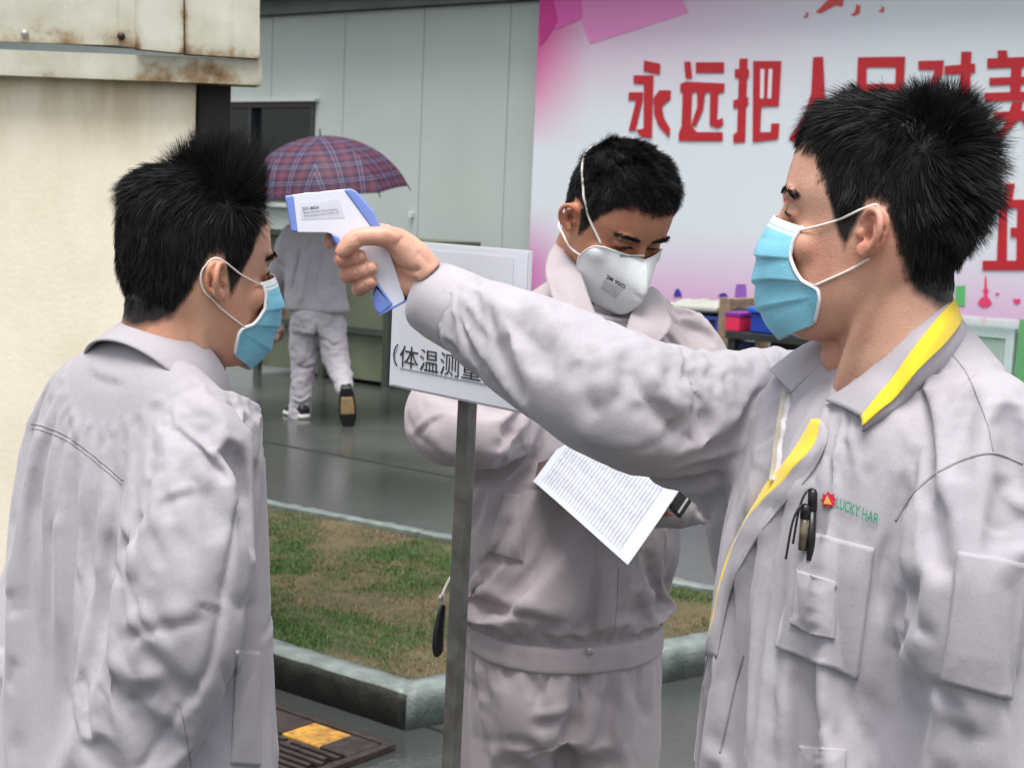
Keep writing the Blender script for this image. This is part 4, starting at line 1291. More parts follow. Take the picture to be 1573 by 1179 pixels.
def stitch(S, name, pxs, parent, m=None, width=.0011, lift=.0006, bv=None, n=70):
    v, f = ribbon_on(S, pxs, width, lift, n, bv)
    return mesh(name, v, f, m or m_seam, parent)

def cuff(name, a, b_, ra, rb, m, parent, flat=1.0, thick=.0025, up=None):
    """hollow cuff tube from a to b (open at b)"""
    pts = [a, a * .97 + b_ * .03, a * .75 + b_ * .25, a * .25 + b_ * .75, b_, b_, b_ * .7 + a * .3, a * .8 + b_ * .2]
    rd = [ra - .010, ra, ra + .0012, rb + .0012, rb, rb - thick, rb - thick, ra - thick]
    ax = nrm(b_ - a); u = nrm(np.cross(ax, np.array((0, 0, 1.0)) if up is None else up)); w = np.cross(ax, u)
    th = np.linspace(0, 2 * math.pi, 48, endpoint=False)
    rr = np.array([p + (np.cos(th)[:, None] * u + np.sin(th)[:, None] * w * flat) * r for p, r in zip(pts, rd)])
    n_, m_ = rr.shape[:2]
    v = rr.reshape(-1, 3)
    v = v + np.array([[mnoise.noise((q[0] * 30, q[1] * 30, q[2] * 30 + k)) for k in (0, 7, 13)] for q in v]) * .0022
    return mesh(name, v, grid_faces(n_, m_), m, parent)

def simple_hand(w, d, n, L=.17, fist=0.35):
    """relaxed hand: wrist w, pointing d, palm normal n -> parts (palm and five unequal bent fingers)"""
    d = nrm(d); n = nrm(n - np.dot(n, d) * d); s = np.cross(d, n)
    k = L / .17
    pr = [tube([w - d * .03 * k, w + d * .02 * k, w + d * .06 * k, w + d * .085 * k], [.024 * k, .028 * k, .036 * k, .034 * k], 20, flat=.5, up=s, samples=16)]
    for i, (off, ln) in enumerate(((-.029, .062), (-.010, .074), (.010, .069), (.028, .053))):
        a = w + d * .075 * k + s * off * k
        c1 = a + d * ln * .45 * k + n * ln * fist * .3 * k; c2 = c1 + (d * (1 - fist) + n * fist * 1.2) * ln * .33 * k; c3 = c2 + (d * (1 - fist * 1.6) + n * fist * 1.5) * ln * .28 * k
        pr.append(tube([a, c1, c2, c3], [.0098 * k, .0092 * k, .0085 * k, .006 * k], 12, samples=16))
    a = w + d * .02 * k - s * .024 * k
    pr.append(tube([a, a - s * .018 * k + d * .028 * k + n * .008 * k, a - s * .024 * k + d * .055 * k + n * .018 * k, a - s * .022 * k + d * .075 * k + n * .022 * k], [.015 * k, .012 * k, .010 * k, .007 * k], 12, samples=16))
    return pr

def wrinkle(S, amp=.0018, scale=16.0, seed=0.0, mask=None):
    """fine crumpling of worn work cloth: thin sharp creases between smooth flats"""
    q = S.v * scale + seed
    w = np.array([mnoise.noise((p[0] * .6, p[1] * .6, p[2] * .6 + 31)) for p in q.tolist()])
    n1 = np.array([mnoise.noise((p[0] + 1.2 * a, p[1] + 1.2 * a, p[2] * .55)) for p, a in zip(q.tolist(), w)])
    n2 = np.array([mnoise.noise((p[0] * 2.1 + 9, p[1] * 2.1, p[2] * 1.3 + a)) for p, a in zip(q.tolist(), w)])
    d = -np.exp(-np.abs(n1) / .05) * 1.0 + .35 * n1 - .35 * np.exp(-np.abs(n2) / .05) + .2 * n2
    d = d * amp * np.clip(.55 + 1.3 * w, .12, 1.3)
    if mask is not None: d = d * mask
    S.v = S.v + S.normals() * d[:, None]
    return S

def creases(S, n, seed, along, spread=.8, length=(.04, .11), width=(.0045, .008), depth=(.0012, .0032), box=None):
    """scattered sharp pulls and creases; along(p) gives the usual run of the cloth at p"""
    rg = np.random.default_rng(seed)
    bv = S.bvh(); S._n = S.normals()
    cand = np.arange(len(S.v)) if box is None else np.where(box)[0]
    for i in rg.choice(cand, n):
        p = S.v[i].copy(); nn = S._n[i]
        d = nrm(np.asarray(along(p), float) + rg.normal(0, spread, 3)); L = rg.uniform(*length); k = 9
        pts = [p]
        turn = rg.normal(0, .12)
        for _ in range(k):
            d = nrm(d - nn * np.dot(d, nn)); d = nrm(d + np.cross(nn, d) * (turn + rg.normal(0, .10)))
            loc, nn_, _i, _d = bv.find_nearest(Vector(p + d * L / k)); p = np.array(loc); nn = np.array(nn_); pts.append(p)
        w = rg.uniform(*width); dp = rg.uniform(*depth)
        pts = np.array(pts); side = np.cross(nn, nrm(pts[-1] - pts[0])) * w * 1.3
        S.stroke(pts, w, -dp); S.stroke(pts + side, w * 1.3, dp * .8)
    return S

def sharpen(S, it=10, k=.8, limit=.006):
    """steepen the folds that the drape found: stiff cloth breaks in edges rather than rolls"""
    v0 = S.v.copy(); S.smooth(it, .6); d = v0 - S.v
    n = np.linalg.norm(d, axis=1)[:, None] + 1e-9
    S.v = v0 + d / n * np.minimum(n * k, limit)
    return S

# ================================================================ man on the right, arm stretched out with the thermometer
manR = empty('person', P(1290, 900, 1.6) * np.array((1, 1, 0)), 'man in grey jacket with yellow lined collar stretching out his arm with a thermometer', 'person')
HR_o = P(1347, 357, 1.56)
vr = ray(1347, 357); aw = math.atan2(vr[0], vr[1])
HR_R = pose(-(math.pi / 2 + math.radians(8)) - aw * 1.0, math.radians(-4), math.radians(0))
HS = head_sculpt()
HEADV = HS.v.copy(); HEADF = HS.f.copy()
m_skinR = skin_mat('skin_right', srgb(212, 170, 148), srgb(198, 152, 130))

def head_tint(v, mask, stub=0.16):
    """redder ears, nose and cheeks; dark roots under the hair"""
    t = np.ones((len(v), 3))
    ear = np.clip((np.abs(v[:, 0]) - .079) / .004, 0, 1) * (np.abs(v[:, 2]) < .045)
    t *= 1 - ear[:, None] * np.array((0.0, .12, .12))
    ck = np.exp(-((np.abs(v[:, 0]) - .05) ** 2 + (v[:, 2] + .02) ** 2) / .0009) * (v[:, 1] < -.03)
    t *= 1 - ck[:, None] * np.array((0.0, .06, .07))
    t = t * (1 - mask[:, None]) + np.array((.014, .013, .014)) * mask[:, None]
    return t

def build_head(S, R_, o, mat_, parent, hair_fn, extra=None, extra_tint=1.0, hl=hairline, brows=True, eyes=True, brow_len=.009):
    mask = scalp_mask(S.v, hl=hl)
    tint = head_tint(S.v, mask)
    v = to_world(S.v, R_, o); f = S.f
    if extra is not None:
        f = np.vstack([f, extra.f + len(v)]); v = np.vstack([v, extra.v]); tint = np.vstack([tint, np.broadcast_to(np.asarray(extra_tint, float), (len(extra.v), 3))])
    body = mesh('body', v, f, mat_, parent, col=tint)
    hv, hf = hair_fn(S, mask)
    if brows:
        b_, d_ = [], []
        for s_ in (-1, 1):
            n = 280
            t_ = RNG.random(n)
            c = cat(np.array([(s_ * .013, -.0995, .0265), (s_ * .028, -.0985, .0325), (s_ * .041, -.0905, .0335), (s_ * .053, -.078, .0285)]), 60)
            p = c[(t_ * 59).astype(int)] + RNG.normal(0, .0015, (n, 3)) * np.array((1, .6, 1.3))
            b_.append(p); d_.append(np.stack([s_ * np.ones(n), .25 + .5 * t_, .35 - .9 * t_ + RNG.normal(0, .25, n)], 1))
        b_ = np.vstack(b_); d_ = np.vstack(d_); d_ /= np.linalg.norm(d_, axis=1)[:, None]
        bv = S.bvh()
        for k in range(len(b_)):
            loc, nn, _, _ = bv.find_nearest(Vector(b_[k])); b_[k] = np.array(loc + nn * .0006)
            d_[k] = nrm(d_[k] - np.array(nn) * np.dot(d_[k], np.array(nn)) + np.array(nn) * .15)
        v2, f2 = ribbons(b_, d_, RNG.uniform(.6, 1.1, len(b_)) * brow_len, np.zeros_like(b_), np.full(len(b_), .0009), 2)
        hf = np.vstack([hf, f2 + len(hv)]); hv = np.vstack([hv, v2])
    mesh('hair', to_world(hv, R_, o), hf, m_hair, parent)
    if eyes:
        for s_ in (-1, 1):
            bv = S.bvh()
            up_ = cat(np.array([(s_ * .0155, -.0900, .0075), (s_ * .023, -.093, .0108), (s_ * .032, -.0925, .0112), (s_ * .040, -.089, .0095), (s_ * .0475, -.082, .0062)]), 24)
            lo_ = cat(np.array([(s_ * .0155, -.0900, .0075), (s_ * .024, -.092, .0062), (s_ * .033, -.0915, .0060), (s_ * .041, -.087, .0060), (s_ * .0475, -.082, .0062)]), 24)
            def on(p, l):
                loc, nn, _, _ = bv.find_nearest(Vector(p)); return np.array(loc + nn * l)
            u2 = np.array([on(p, .0006) for p in up_]); l2 = np.array([on(p, .0006) for p in lo_])
            g_ = np.stack([u2, (u2 * 2 + l2) / 3, (u2 + 2 * l2) / 3, l2], 1)
            v_ = g_.reshape(-1, 3)
            mesh('eye', to_world(v_, R_, o), grid_faces(24, 4, False), m_eye, parent)
            lash = np.array([on(p, .0012) for p in up_])
            vv, ff = tube(to_world(lash, R_, o), .00085, 6); mesh('eyelid_lash', vv, ff, m_hair, parent)
    return body

def hair_R(S, mask):
    n = 46000
    p, nn = scatter(S, mask, n)
    x, y, z = p.T
    front = np.clip((-y - .03) / .05, 0, 1) * np.clip((z - .05) / .05, 0, 1)
    top = np.clip((z - .070) / .045, 0, 1)
    back = np.clip((y - .015) / .05, 0, 1) * np.clip((z - .0) / .05, 0, 1)
    low = np.clip((.04 - z) / .09, 0, 1)
    L = 0.020 + .012 * top + .004 * front + .010 * back - .009 * low
    side_low = np.clip((.045 - z) / .04, 0, 1) * np.clip((-y + .04) / .05, 0, 1)
    L = L * (1 - .68 * side_low)
    L = np.clip(L * (.28 + .72 * fade(p, .045)), .004, .05) * RNG.uniform(.6, 1.12, n)
    L = L * (1 + .5 * np.array([mnoise.noise((a * 70, b_ * 70, c * 70 + 3)) for a, b_, c in p]))
    cl = np.array([[mnoise.noise((a * 42, b_ * 42, c * 42 + k)) for k in (0, 9.1, 17.3)] for a, b_, c in p])
    comb = np.zeros((n, 3)); comb[:, 2] = -1.0 + 1.05 * top + .75 * back; comb[:, 1] = -.75 * top - .6 * front + .75 * back
    d = nn * (.16 + .36 * back + .08 * top)[:, None] + comb * .8
    d = d + cl * .55 + RNG.normal(0, .07, (n, 3))
    d /= np.linalg.norm(d, axis=1)[:, None]; d = lift_dirs(d, nn)
    bend = np.zeros((n, 3)); bend[:, 2] = -.22 - .3 * front
    return ribbons(p - nn * .001, d, L, bend, RNG.uniform(.0004, .0007, n), 3, locks=2600, pull=.48)

# hand and forearm
D0 = 1.87
handparts = [
    pxtube([(700, 470, 1.86, 36), (665, 446, 1.868, 38), (640, 425, 1.872, 41), (618, 402, 1.875, 40), (598, 376, 1.880, 30), (588, 362, 1.884, 22)], flat=0.72, up=(0, 0, 1), samples=30),
    pxtube([(655, 420, 1.854, 29), (630, 390, 1.848, 27), (607, 368, 1.839, 20), (582, 363, 1.833, 15.5), (556, 364, 1.831, 14.2), (541, 371, 1.830, 15), (528, 384, 1.829, 12.5), (519, 392, 1.829, 8)], samples=44),
    pxtube([(668, 444, 1.866, 34), (644, 436, 1.864, 31), (630, 436, 1.866, 26), (622, 440, 1.872, 18)], samples=16),
    pxtube([(600, 360, 1.893, 14.7), (560, 352, 1.905, 12.9), (528, 352, 1.906, 11.5), (511, 361, 1.892, 10.1), (507, 372, 1.878, 9.7), (507, 378, 1.872, 6.4)], samples=30),
    pxtube([(600, 378, 1.897, 15.6), (565, 382, 1.906, 13.8), (532, 392, 1.897, 12.4), (525, 399, 1.872, 12.4), (534, 398, 1.849, 12.4), (554, 394, 1.8385, 11.5), (562, 392, 1.838, 7.4)], samples=36),
    pxtube([(610, 395, 1.897, 15.6), (575, 404, 1.906, 13.8), (543, 415, 1.897, 13.3), (534, 422, 1.872, 13.3), (546, 419, 1.849, 12.9), (570, 412, 1.8385, 11.5), (579, 409, 1.838, 7.4)], samples=36),
    pxtube([(618, 412, 1.893, 13.8), (590, 425, 1.902, 12.4), (560, 438, 1.892, 11.5), (551, 444, 1.872, 11.5), (558, 440, 1.852, 11.5), (570, 433, 1.842, 10.6), (577, 430, 1.840, 6.9)], samples=36),
]
HND = remesh(handparts, 0.0013)
palm_ = np.clip((projv(HND.v)[:, 0] - 578) / 25, 0, 1)
HND.smooth(2, .5); HND.smooth(24, .6, palm_)
HND.folds([([(604, 383), (612, 372), (622, 362)], .004, -0.0019), ([(605, 408), (630, 418), (648, 412)], .004, -0.0040), ([(632, 424), (642, 440), (645, 456)], .004, -0.0029),
           ([(545, 358), (549, 366), (552, 376)], .0022, -0.0011), ([(541, 359), (544, 368), (547, 379)], .0018, -0.0010), ([(637, 447), (650, 440)], .003, -0.0019), ([(531, 393), (533, 402), (531, 408)], .0018, -0.0013), ([(546, 388), (549, 396), (548, 402)], .0016, -0.0011), ([(545, 410), (549, 420), (547, 428)], .0018, -0.0013), ([(560, 405), (563, 414), (562, 421)], .0016, -0.0011), ([(558, 434), (561, 441), (559, 447)], .0016, -0.0011), ([(585, 352), (600, 358), (618, 372)], .006, .0012), ([(640, 385), (650, 395), (668, 412)], .005, -0.0016)])
jr = HR_o + HR_R @ np.array((0, .05, -.19))
torR = (P(1345, 700, 1.60), P(1300, 1000, 1.60))
FR = nrm((-.94, -.33, 0))
bodyR = remesh([rings_mesh(superloft([section(1372, 540, 1.585, .055, .055, .055, FR), section(1370, 600, 1.595, .13, .075, .08, FR), section(1350, 660, 1.6, .18, .098, .095, FR), section(1320, 850, 1.6, .18, .115, .098, FR),
                                      section(1290, 1100, 1.6, .16, .10, .09, FR), section(1270, 1300, 1.6, .16, .10, .10, FR)], 30, 32)),
                pxtube([(1200, 630, 1.77, 88), (1060, 630, 1.715, 80), (930, 578, 1.68, 70), (800, 512, 1.77, 56), (690, 463, 1.862, 38)]),
                pxtube([(1500, 680, 1.45, 80), (1490, 860, 1.41, 75), (1490, 1050, 1.40, 62), (1480, 1240, 1.40, 45)])], .008).smooth(4)
bR_in = bodyR.v - bodyR.normals() * .022 * np.clip(np.linalg.norm(bodyR.v - P(690, 463, 1.862), axis=1) / .08 - .6, 0, 1)[:, None]
ex = Sculpt(np.vstack([bR_in, HND.v]), np.vstack([bodyR.f, HND.f + len(bodyR.v)]))
tint_ex = np.ones((len(ex.v), 3)); pxh = projv(HND.v)
tipm = np.clip((600 - pxh[:, 0]) / 60, 0, 1) * np.clip((pxh[:, 1] - 372) / 20, 0, 1)
tint_ex[len(bR_in):] = np.array((1.06, 1.04, 1.05)) - tipm[:, None] * np.array((.05, .14, .14))
bR = build_head(HS, HR_R, HR_o, m_skinR, manR, hair_R, ex, tint_ex)
mkR = surgical_mask('face_mask', HS, HR_R, HR_o, manR, True)

# jacket
jk = [rings_mesh(superloft([section(1364, 545, 1.575, .074, .086, .080, FR, tilt=34), section(1366, 570, 1.585, .112, .092, .090, FR, tilt=26), section(1362, 602, 1.595, .170, .102, .100, FR, tilt=12), section(1352, 648, 1.60, .200, .114, .110, FR, tilt=3),
                            section(1330, 740, 1.60, .208, .128, .116, FR), section(1312, 850, 1.60, .210, .134, .116, FR), section(1297, 960, 1.60, .212, .137, .118, FR), section(1285, 1060, 1.60, .214, .138, .120, FR),
                            section(1272, 1179, 1.60, .218, .140, .125, FR), section(1262, 1320, 1.60, .222, .140, .128, FR), section(1256, 1420, 1.60, .222, .140, .128, FR)], 84, 72)),
      pxtube([(1270, 640, 1.74, 94), (1180, 636, 1.775, 102), (1090, 637, 1.73, 100), (1010, 614, 1.69, 97), (920, 574, 1.67, 93), (835, 533, 1.73, 83), (760, 506, 1.80, 71), (716, 483, 1.84, 60), (704, 477, 1.85, 52)], 40, samples=60),
      pxtube([(1470, 650, 1.49, 92), (1520, 690, 1.435, 118), (1500, 790, 1.41, 128), (1486, 900, 1.395, 126), (1492, 1020, 1.39, 120), (1492, 1179, 1.385, 112), (1485, 1330, 1.38, 95)], 40, samples=60)]
JR = remesh(jk, .0095).smooth(4, .6)
pq = projv(JR.v)
pin = np.where((pq[:, 0] > 1140) & (pq[:, 1] < 900) & (pq[:, 0] < 1400), .10, .05)
pin = np.maximum(pin, np.clip(1 - (np.linalg.norm(JR.v - P(704, 477, 1.85), axis=1) - .04) / .05, 0, 1))
pin = np.maximum(pin, np.clip((JR.v[:, 2] - 1.385) / .03, 0, 1) * (pq[:, 0] > 1200))
drape(JR, pin, 25, grow=0.085, stiff=25, bend=4, grav=0.35, goal=0.6, body=bodyR)
JR = sharpen(subdiv(JR), 10, 1.0)
def runR(p): return np.array((.5, -.2, -.8)) if p[0] < .28 else np.array((-.25, .1, -1))
creases(JR, 70, 11, runR, width=(.004, .0065), depth=(.0015, .0038))
JR.folds([  # the sleeve: sagging pouch and the pulls that run into the armpit
    ([(926, 520), (930, 560), (924, 622)], .017, 0.0075), ([(902, 530), (901, 575), (906, 622), (924, 640)], .010, -0.0060), ([(958, 545), (957, 590), (944, 628)], .008, -0.0067),
    ([(962, 552), (985, 600), (1025, 646), (1080, 690)], .008, -0.0090), ([(984, 524), (1008, 590), (1046, 650)], .011, 0.0067), ([(1004, 588), (1034, 646)], .006, -0.0060),
    ([(1042, 592), (1062, 572), (1076, 630), (1094, 712)], .008, -0.0083), ([(1062, 582), (1055, 632)], .009, 0.0053), ([(1124, 560), (1112, 596)], .008, -0.0045), ([(1100, 540), (1130, 552), (1160, 556)], .012, 0.0037),
    ([(765, 470), (800, 510), (850, 556)], .014, -0.0053), ([(800, 455), (850, 500), (890, 560)], .014, 0.0045), ([(870, 660), (930, 672), (1010, 700)], .02, 0.0045), ([(722, 470), (716, 520)], .009, -0.0030),
    # chest, front edge, armhole
    ([(1094, 712), (1106, 760), (1112, 800)], .009, -0.0075), ([(1150, 600), (1142, 680), (1128, 760), (1116, 860)], .010, -0.0045), ([(1172, 620), (1160, 720), (1135, 830)], .009, 0.0037),
    ([(1200, 610), (1190, 700), (1160, 775), (1122, 850), (1095, 960), (1085, 1080)], .009, -0.0067), ([(1264, 665), (1235, 735), (1190, 790), (1150, 850), (1120, 920), (1106, 1000)], .012, 0.0060),
    ([(1390, 722), (1370, 805), (1353, 890), (1352, 960)], .0085, -0.0112), ([(1402, 760), (1388, 850), (1372, 930)], .012, 0.0045), ([(1414, 870), (1392, 940), (1372, 1010)], .010, -0.0075), ([(1440, 860), (1420, 950), (1390, 1040)], .014, 0.0053),
    ([(1218, 1030), (1240, 1070), (1262, 1130)], .010, -0.0045), ([(1190, 1010), (1200, 1090), (1190, 1160)], .012, 0.0045), ([(1320, 1050), (1340, 1100), (1345, 1170)], .012, -0.0045), ([(1290, 700), (1270, 790), (1240, 850)], .02, -0.0037),
    ([(1330, 690), (1350, 640), (1390, 600)], .02, 0.0030), ([(1440, 1100), (1480, 1130), (1540, 1140)], .014, -0.0045), ([(1420, 1060), (1450, 1090), (1500, 1110)], .012, 0.0037), ([(1110, 1010), (1098, 1080), (1085, 1160)], .008, -0.0037)])
pj = projv(JR.v); near_ = JR.v[:, 1] < 1.62
flat_ = np.clip(1.6 - np.maximum(np.abs(pj[:, 0] - 1306) / 48, np.abs(pj[:, 1] - 780) / 30), 0, 1) * near_
JR.smooth(26, .6, flat_)
flat_ = np.clip(1.3 - np.maximum(np.abs(pj[:, 0] - 1275) / 75, np.abs(pj[:, 1] - 930) / 120), 0, 1) * near_
JR.smooth(9, .6, flat_)
jRo = JR.obj('jacket', m_fab, manR)
bvR = JR.bvh(); sfR = surf_of(JR, bvR)
def seamR(pxs, **k): return stitch(JR, 'seam', pxs, jRo, bv=bvR, **k)
seamR([(1376, 800), (1398, 764), (1433, 730), (1480, 706), (1525, 696), (1572, 712)], width=.0022)
seamR([(1459, 540), (1483, 570), (1502, 610), (1516, 650), (1525, 692)])
seamR([(1106, 905), (1092, 980), (1078, 1060), (1066, 1170)])
seamR([(1143, 1004), (1128, 1060), (1106, 1156)], width=.0025)
for nm, q, th in (('chest_pocket', ((1237, 814), (1343, 841), (1318, 1042), (1196, 994)), .0045), ('pen_pocket', ((1227, 872), (1283, 892), (1275, 980), (1217, 956)), .0095), ('sleeve_pocket', ((1474, 846), (1580, 866), (1548, 1074), (1448, 1044)), .0045), ('hip_pocket', ((1228, 1144), (1298, 1150), (1292, 1230), (1222, 1220)), .003)):
    v_, f_ = patch_on(JR, q, th, bv=bvR, bulge=.0025)
    mesh(nm, v_, f_, m_fab, jRo)
    k = [np.array(a, float) for a in q]; c_ = sum(k) / 4
    k = [a + (c_ - a) * .06 for a in k]
def lifted(S, sf, pxs, lift, n=40):
    out = []
    for x_, y_ in cat(np.array(pxs, float), n):
        p, nn = sf(x_, y_); out.append(p + nn * lift)
    out = np.array(out)
    for _ in range(3): out[1:-1] = (out[:-2] + 2 * out[1:-1] + out[2:]) / 4
    return out
# yellow lined flap edge
yl = lifted(JR, sfR, [(1250, 645), (1226, 685), (1201, 721), (1180, 742), (1158, 776), (1134, 822), (1111, 876), (1096, 950), (1090, 1000)], .003)
yr = lifted(JR, sfR, [(1261, 650), (1255, 684), (1224, 728), (1183, 768), (1163, 792), (1139, 831), (1115, 882), (1099, 952), (1092, 1002)], .008)
v_, f_ = strip3([yl, (yl + yr) / 2 + nrm(CAM - yl[20]) * .003, yr]); mesh('yellow_flap_lining', v_, f_, m_yellow, jRo)
g2 = lifted(JR, sfR, [(1273, 660), (1268, 690), (1238, 738), (1198, 782), (1178, 806), (1152, 846), (1127, 895), (1110, 965), (1101, 1010)], .0010)
v_, f_ = strip3([yr + nrm(CAM - yr[20]) * .0012, (yr + g2) / 2 + nrm(CAM - yr[20]) * .002, g2]); mesh('flap_edge', v_, f_, m_fab, jRo)
# zip teeth on the far front edge
zt_ = lifted(JR, sfR, [(1213, 606), (1207, 640), (1200, 690), (1194, 738)], .004, 44)
v_, f_ = strip3([zt_ + np.array((.006, 0, 0)), zt_, zt_ - np.array((.004, 0, 0))], .0012); zp = mesh('zip_tape', v_, f_, m_tee, jRo)
zb_ = MB()
for k in range(0, 44): zb_.box(zt_[k] + nrm(CAM - zt_[k]) * .0016 + np.array((-.003, 0, 0)), (.0045, .002, .0022))
o_ = zb_.build('zip_teeth', mat('zip_brass', srgb(206, 200, 188), 0.4, metal=.3), zp); o_['kind'] = 'stuff'
# collar
def L3(rows): return [P(*r) for r in rows]
A_ = L3([(1269, 615, 1.530), (1313, 586, 1.512), (1345, 560, 1.506), (1400, 508, 1.500), (1436, 474, 1.522), (1452, 455, 1.555), (1440, 447, 1.62)])
B_ = L3([(1323, 640, 1.468), (1350, 606, 1.468), (1372, 580, 1.474), (1410, 527, 1.474), (1446, 481, 1.498), (1463, 460, 1.54), (1452, 450, 1.62)])
C_ = L3([(1325, 654, 1.458), (1354, 628, 1.455), (1376, 610, 1.460), (1414, 564, 1.460), (1454, 524, 1.488), (1476, 492, 1.532), (1466, 482, 1.63)])
Dd_ = L3([(1327, 662, 1.466), (1358, 646, 1.462), (1384, 634, 1.468), (1426, 594, 1.486), (1468, 554, 1.516), (1494, 522, 1.56), (1488, 502, 1.63)])
v_, f_ = strip3([[c + np.array((0, .004, 0)) for c in C_], [(a + b_) / 2 + np.array((0, .002, 0)) for a, b_ in zip(C_, Dd_)], [d + np.array((0, .012, -.004)) for d in Dd_]], .003); mesh('collar_base', v_, f_, m_fab, jRo)
v_, f_ = strip3([A_, [(a + b_) / 2 + np.array((0, -.002, .001)) for a, b_ in zip(A_, B_)], B_], .003); mesh('collar', v_, f_, m_fab, jRo)
v_, f_ = strip3([B_, [(a + b_) / 2 + np.array((0, -.003, 0)) for a, b_ in zip(B_, C_)], C_], .003); mesh('yellow_undercollar', v_, f_, m_yellow, jRo)
v_, f_ = strip3([L3([(1183, 569, 1.66), (1231, 533, 1.65), (1282, 512, 1.625)]), L3([(1198, 584, 1.617), (1240, 552, 1.600), (1285, 522, 1.585)]), L3([(1217, 602, 1.592), (1250, 570, 1.580), (1287, 534, 1.570)])], .0035); mesh('collar_leaf', v_, f_, m_fab, jRo)
v_, f_ = strip3([L3([(1217, 600, 1.595), (1250, 569, 1.58), (1290, 532, 1.57), (1300, 500, 1.57)]), L3([(1222, 650, 1.58), (1258, 620, 1.565), (1290, 590, 1.56), (1310, 560, 1.56)])], .003); mesh('collar_stand', v_, f_, m_fab, jRo)
cuff('cuff', P(730, 489, 1.830), P(667, 458, 1.876), .0475, .0462, m_fab, jRo)
# embroidery
m_logor = mat('logo_red', srgb(190, 32, 60), 0.8); m_logog = mat('logo_green', srgb(24, 140, 104), 0.8); m_logoy = mat('logo_gold', srgb(226, 170, 80), .8)
def on_px(px, py, l): p, n = sfR(px, py); return p + n * l
mb = MB()
th = np.linspace(0, 2 * math.pi, 24, endpoint=False)
ring = [on_px(1275 + (9.5 if k % 3 else 12.5) * math.cos(a), 768 + (10 if k % 3 else 13.5) * math.sin(a), .0026) for k, a in enumerate(th)]
mb.add(ring + [on_px(1275, 768, .0028)], [(k, (k + 1) % 24, 24) for k in range(24)]); lg = mb.build('logo_emblem', m_logor, jRo)
mb = MB(); mb.add([on_px(1275, 760, .0036), on_px(1281, 775, .0036), on_px(1269, 774, .0036)], [(0, 1, 2)]); mb.build('emblem_flame', m_logoy, lg)
text_on('logo_lettering', 'LUCKY HAR', ((1288, 762), (1350, 788), (1349, 806), (1287, 780)), sfR, .0045, m_logog, jRo, bold=.012, shear=.2)
# trousers and shoes, below the frame
def legs(name, hip, f, parent, m, knee_h=.5, spread=.09, rad=.085, z0=.04):
    f = nrm(f); u = np.cross(Z, f)
    hip = np.asarray(hip, float)
    pr = [rings_mesh(superloft([(hip + Z * .10, u, f, .17, .11, .11, 2.3), (hip + Z * .0, u, f, .175, .115, .115, 2.3), (hip - Z * .09, u, f, .17, .11, .11, 2.3)], 12, 36))]
    for s_ in (-1, 1):
        h = hip + u * spread * s_ - Z * .04
        a = hip * np.array((1, 1, 0)) + u * (spread + .02) * s_
        pr.append(tube([h, (h + a) / 2 + Z * .0 + f * .01, a + Z * (z0 + .06), a + Z * z0], [rad, rad * .86, rad * .78, rad * .78], 24, samples=30))
    S = remesh(pr, .014).smooth(5)
    S.noise(.008, 9, seed=4)
    o = S.obj(name, m, parent)
    for s_ in (-1, 1):
        a = hip * np.array((1, 1, 0)) + u * (spread + .02) * s_
        shoe(a, f, parent)
    return o
def shoe(a, f, parent):
    f = nrm(f); u = np.cross(Z, f)
    rows = [(-.09, .030, .034, .05), (-.06, .038, .05, .07), (0, .040, .055, .08), (.07, .044, .04, .06), (.13, .046, .028, .04), (.17, .034, .020, .03)]
    v_, f_ = rings_mesh(superloft([(a + f * d + Z * (.012 + h / 2), u, Z, w, h / 2 + .012, h / 2, 2.6) for d, w, h, t_ in rows], 24, 24))
    o = mesh('shoe', v_, f_, m_black, parent)
    rows = [(-.095, .034), (-.05, .042), (.02, .044), (.09, .050), (.15, .044), (.185, .02)]
    v_, f_ = rings_mesh(superloft([(a + f * d + Z * .009, u, Z, w, .009, .009, 4) for d, w in rows], 20, 20))
    mesh('sole', v_, f_, mat('sole', (.55, .54, .52), .6), o)
legs('trousers', P(1265, 1250, 1.6) * np.array((1, 1, 0)) + Z * .84, FR, manR, m_fab)

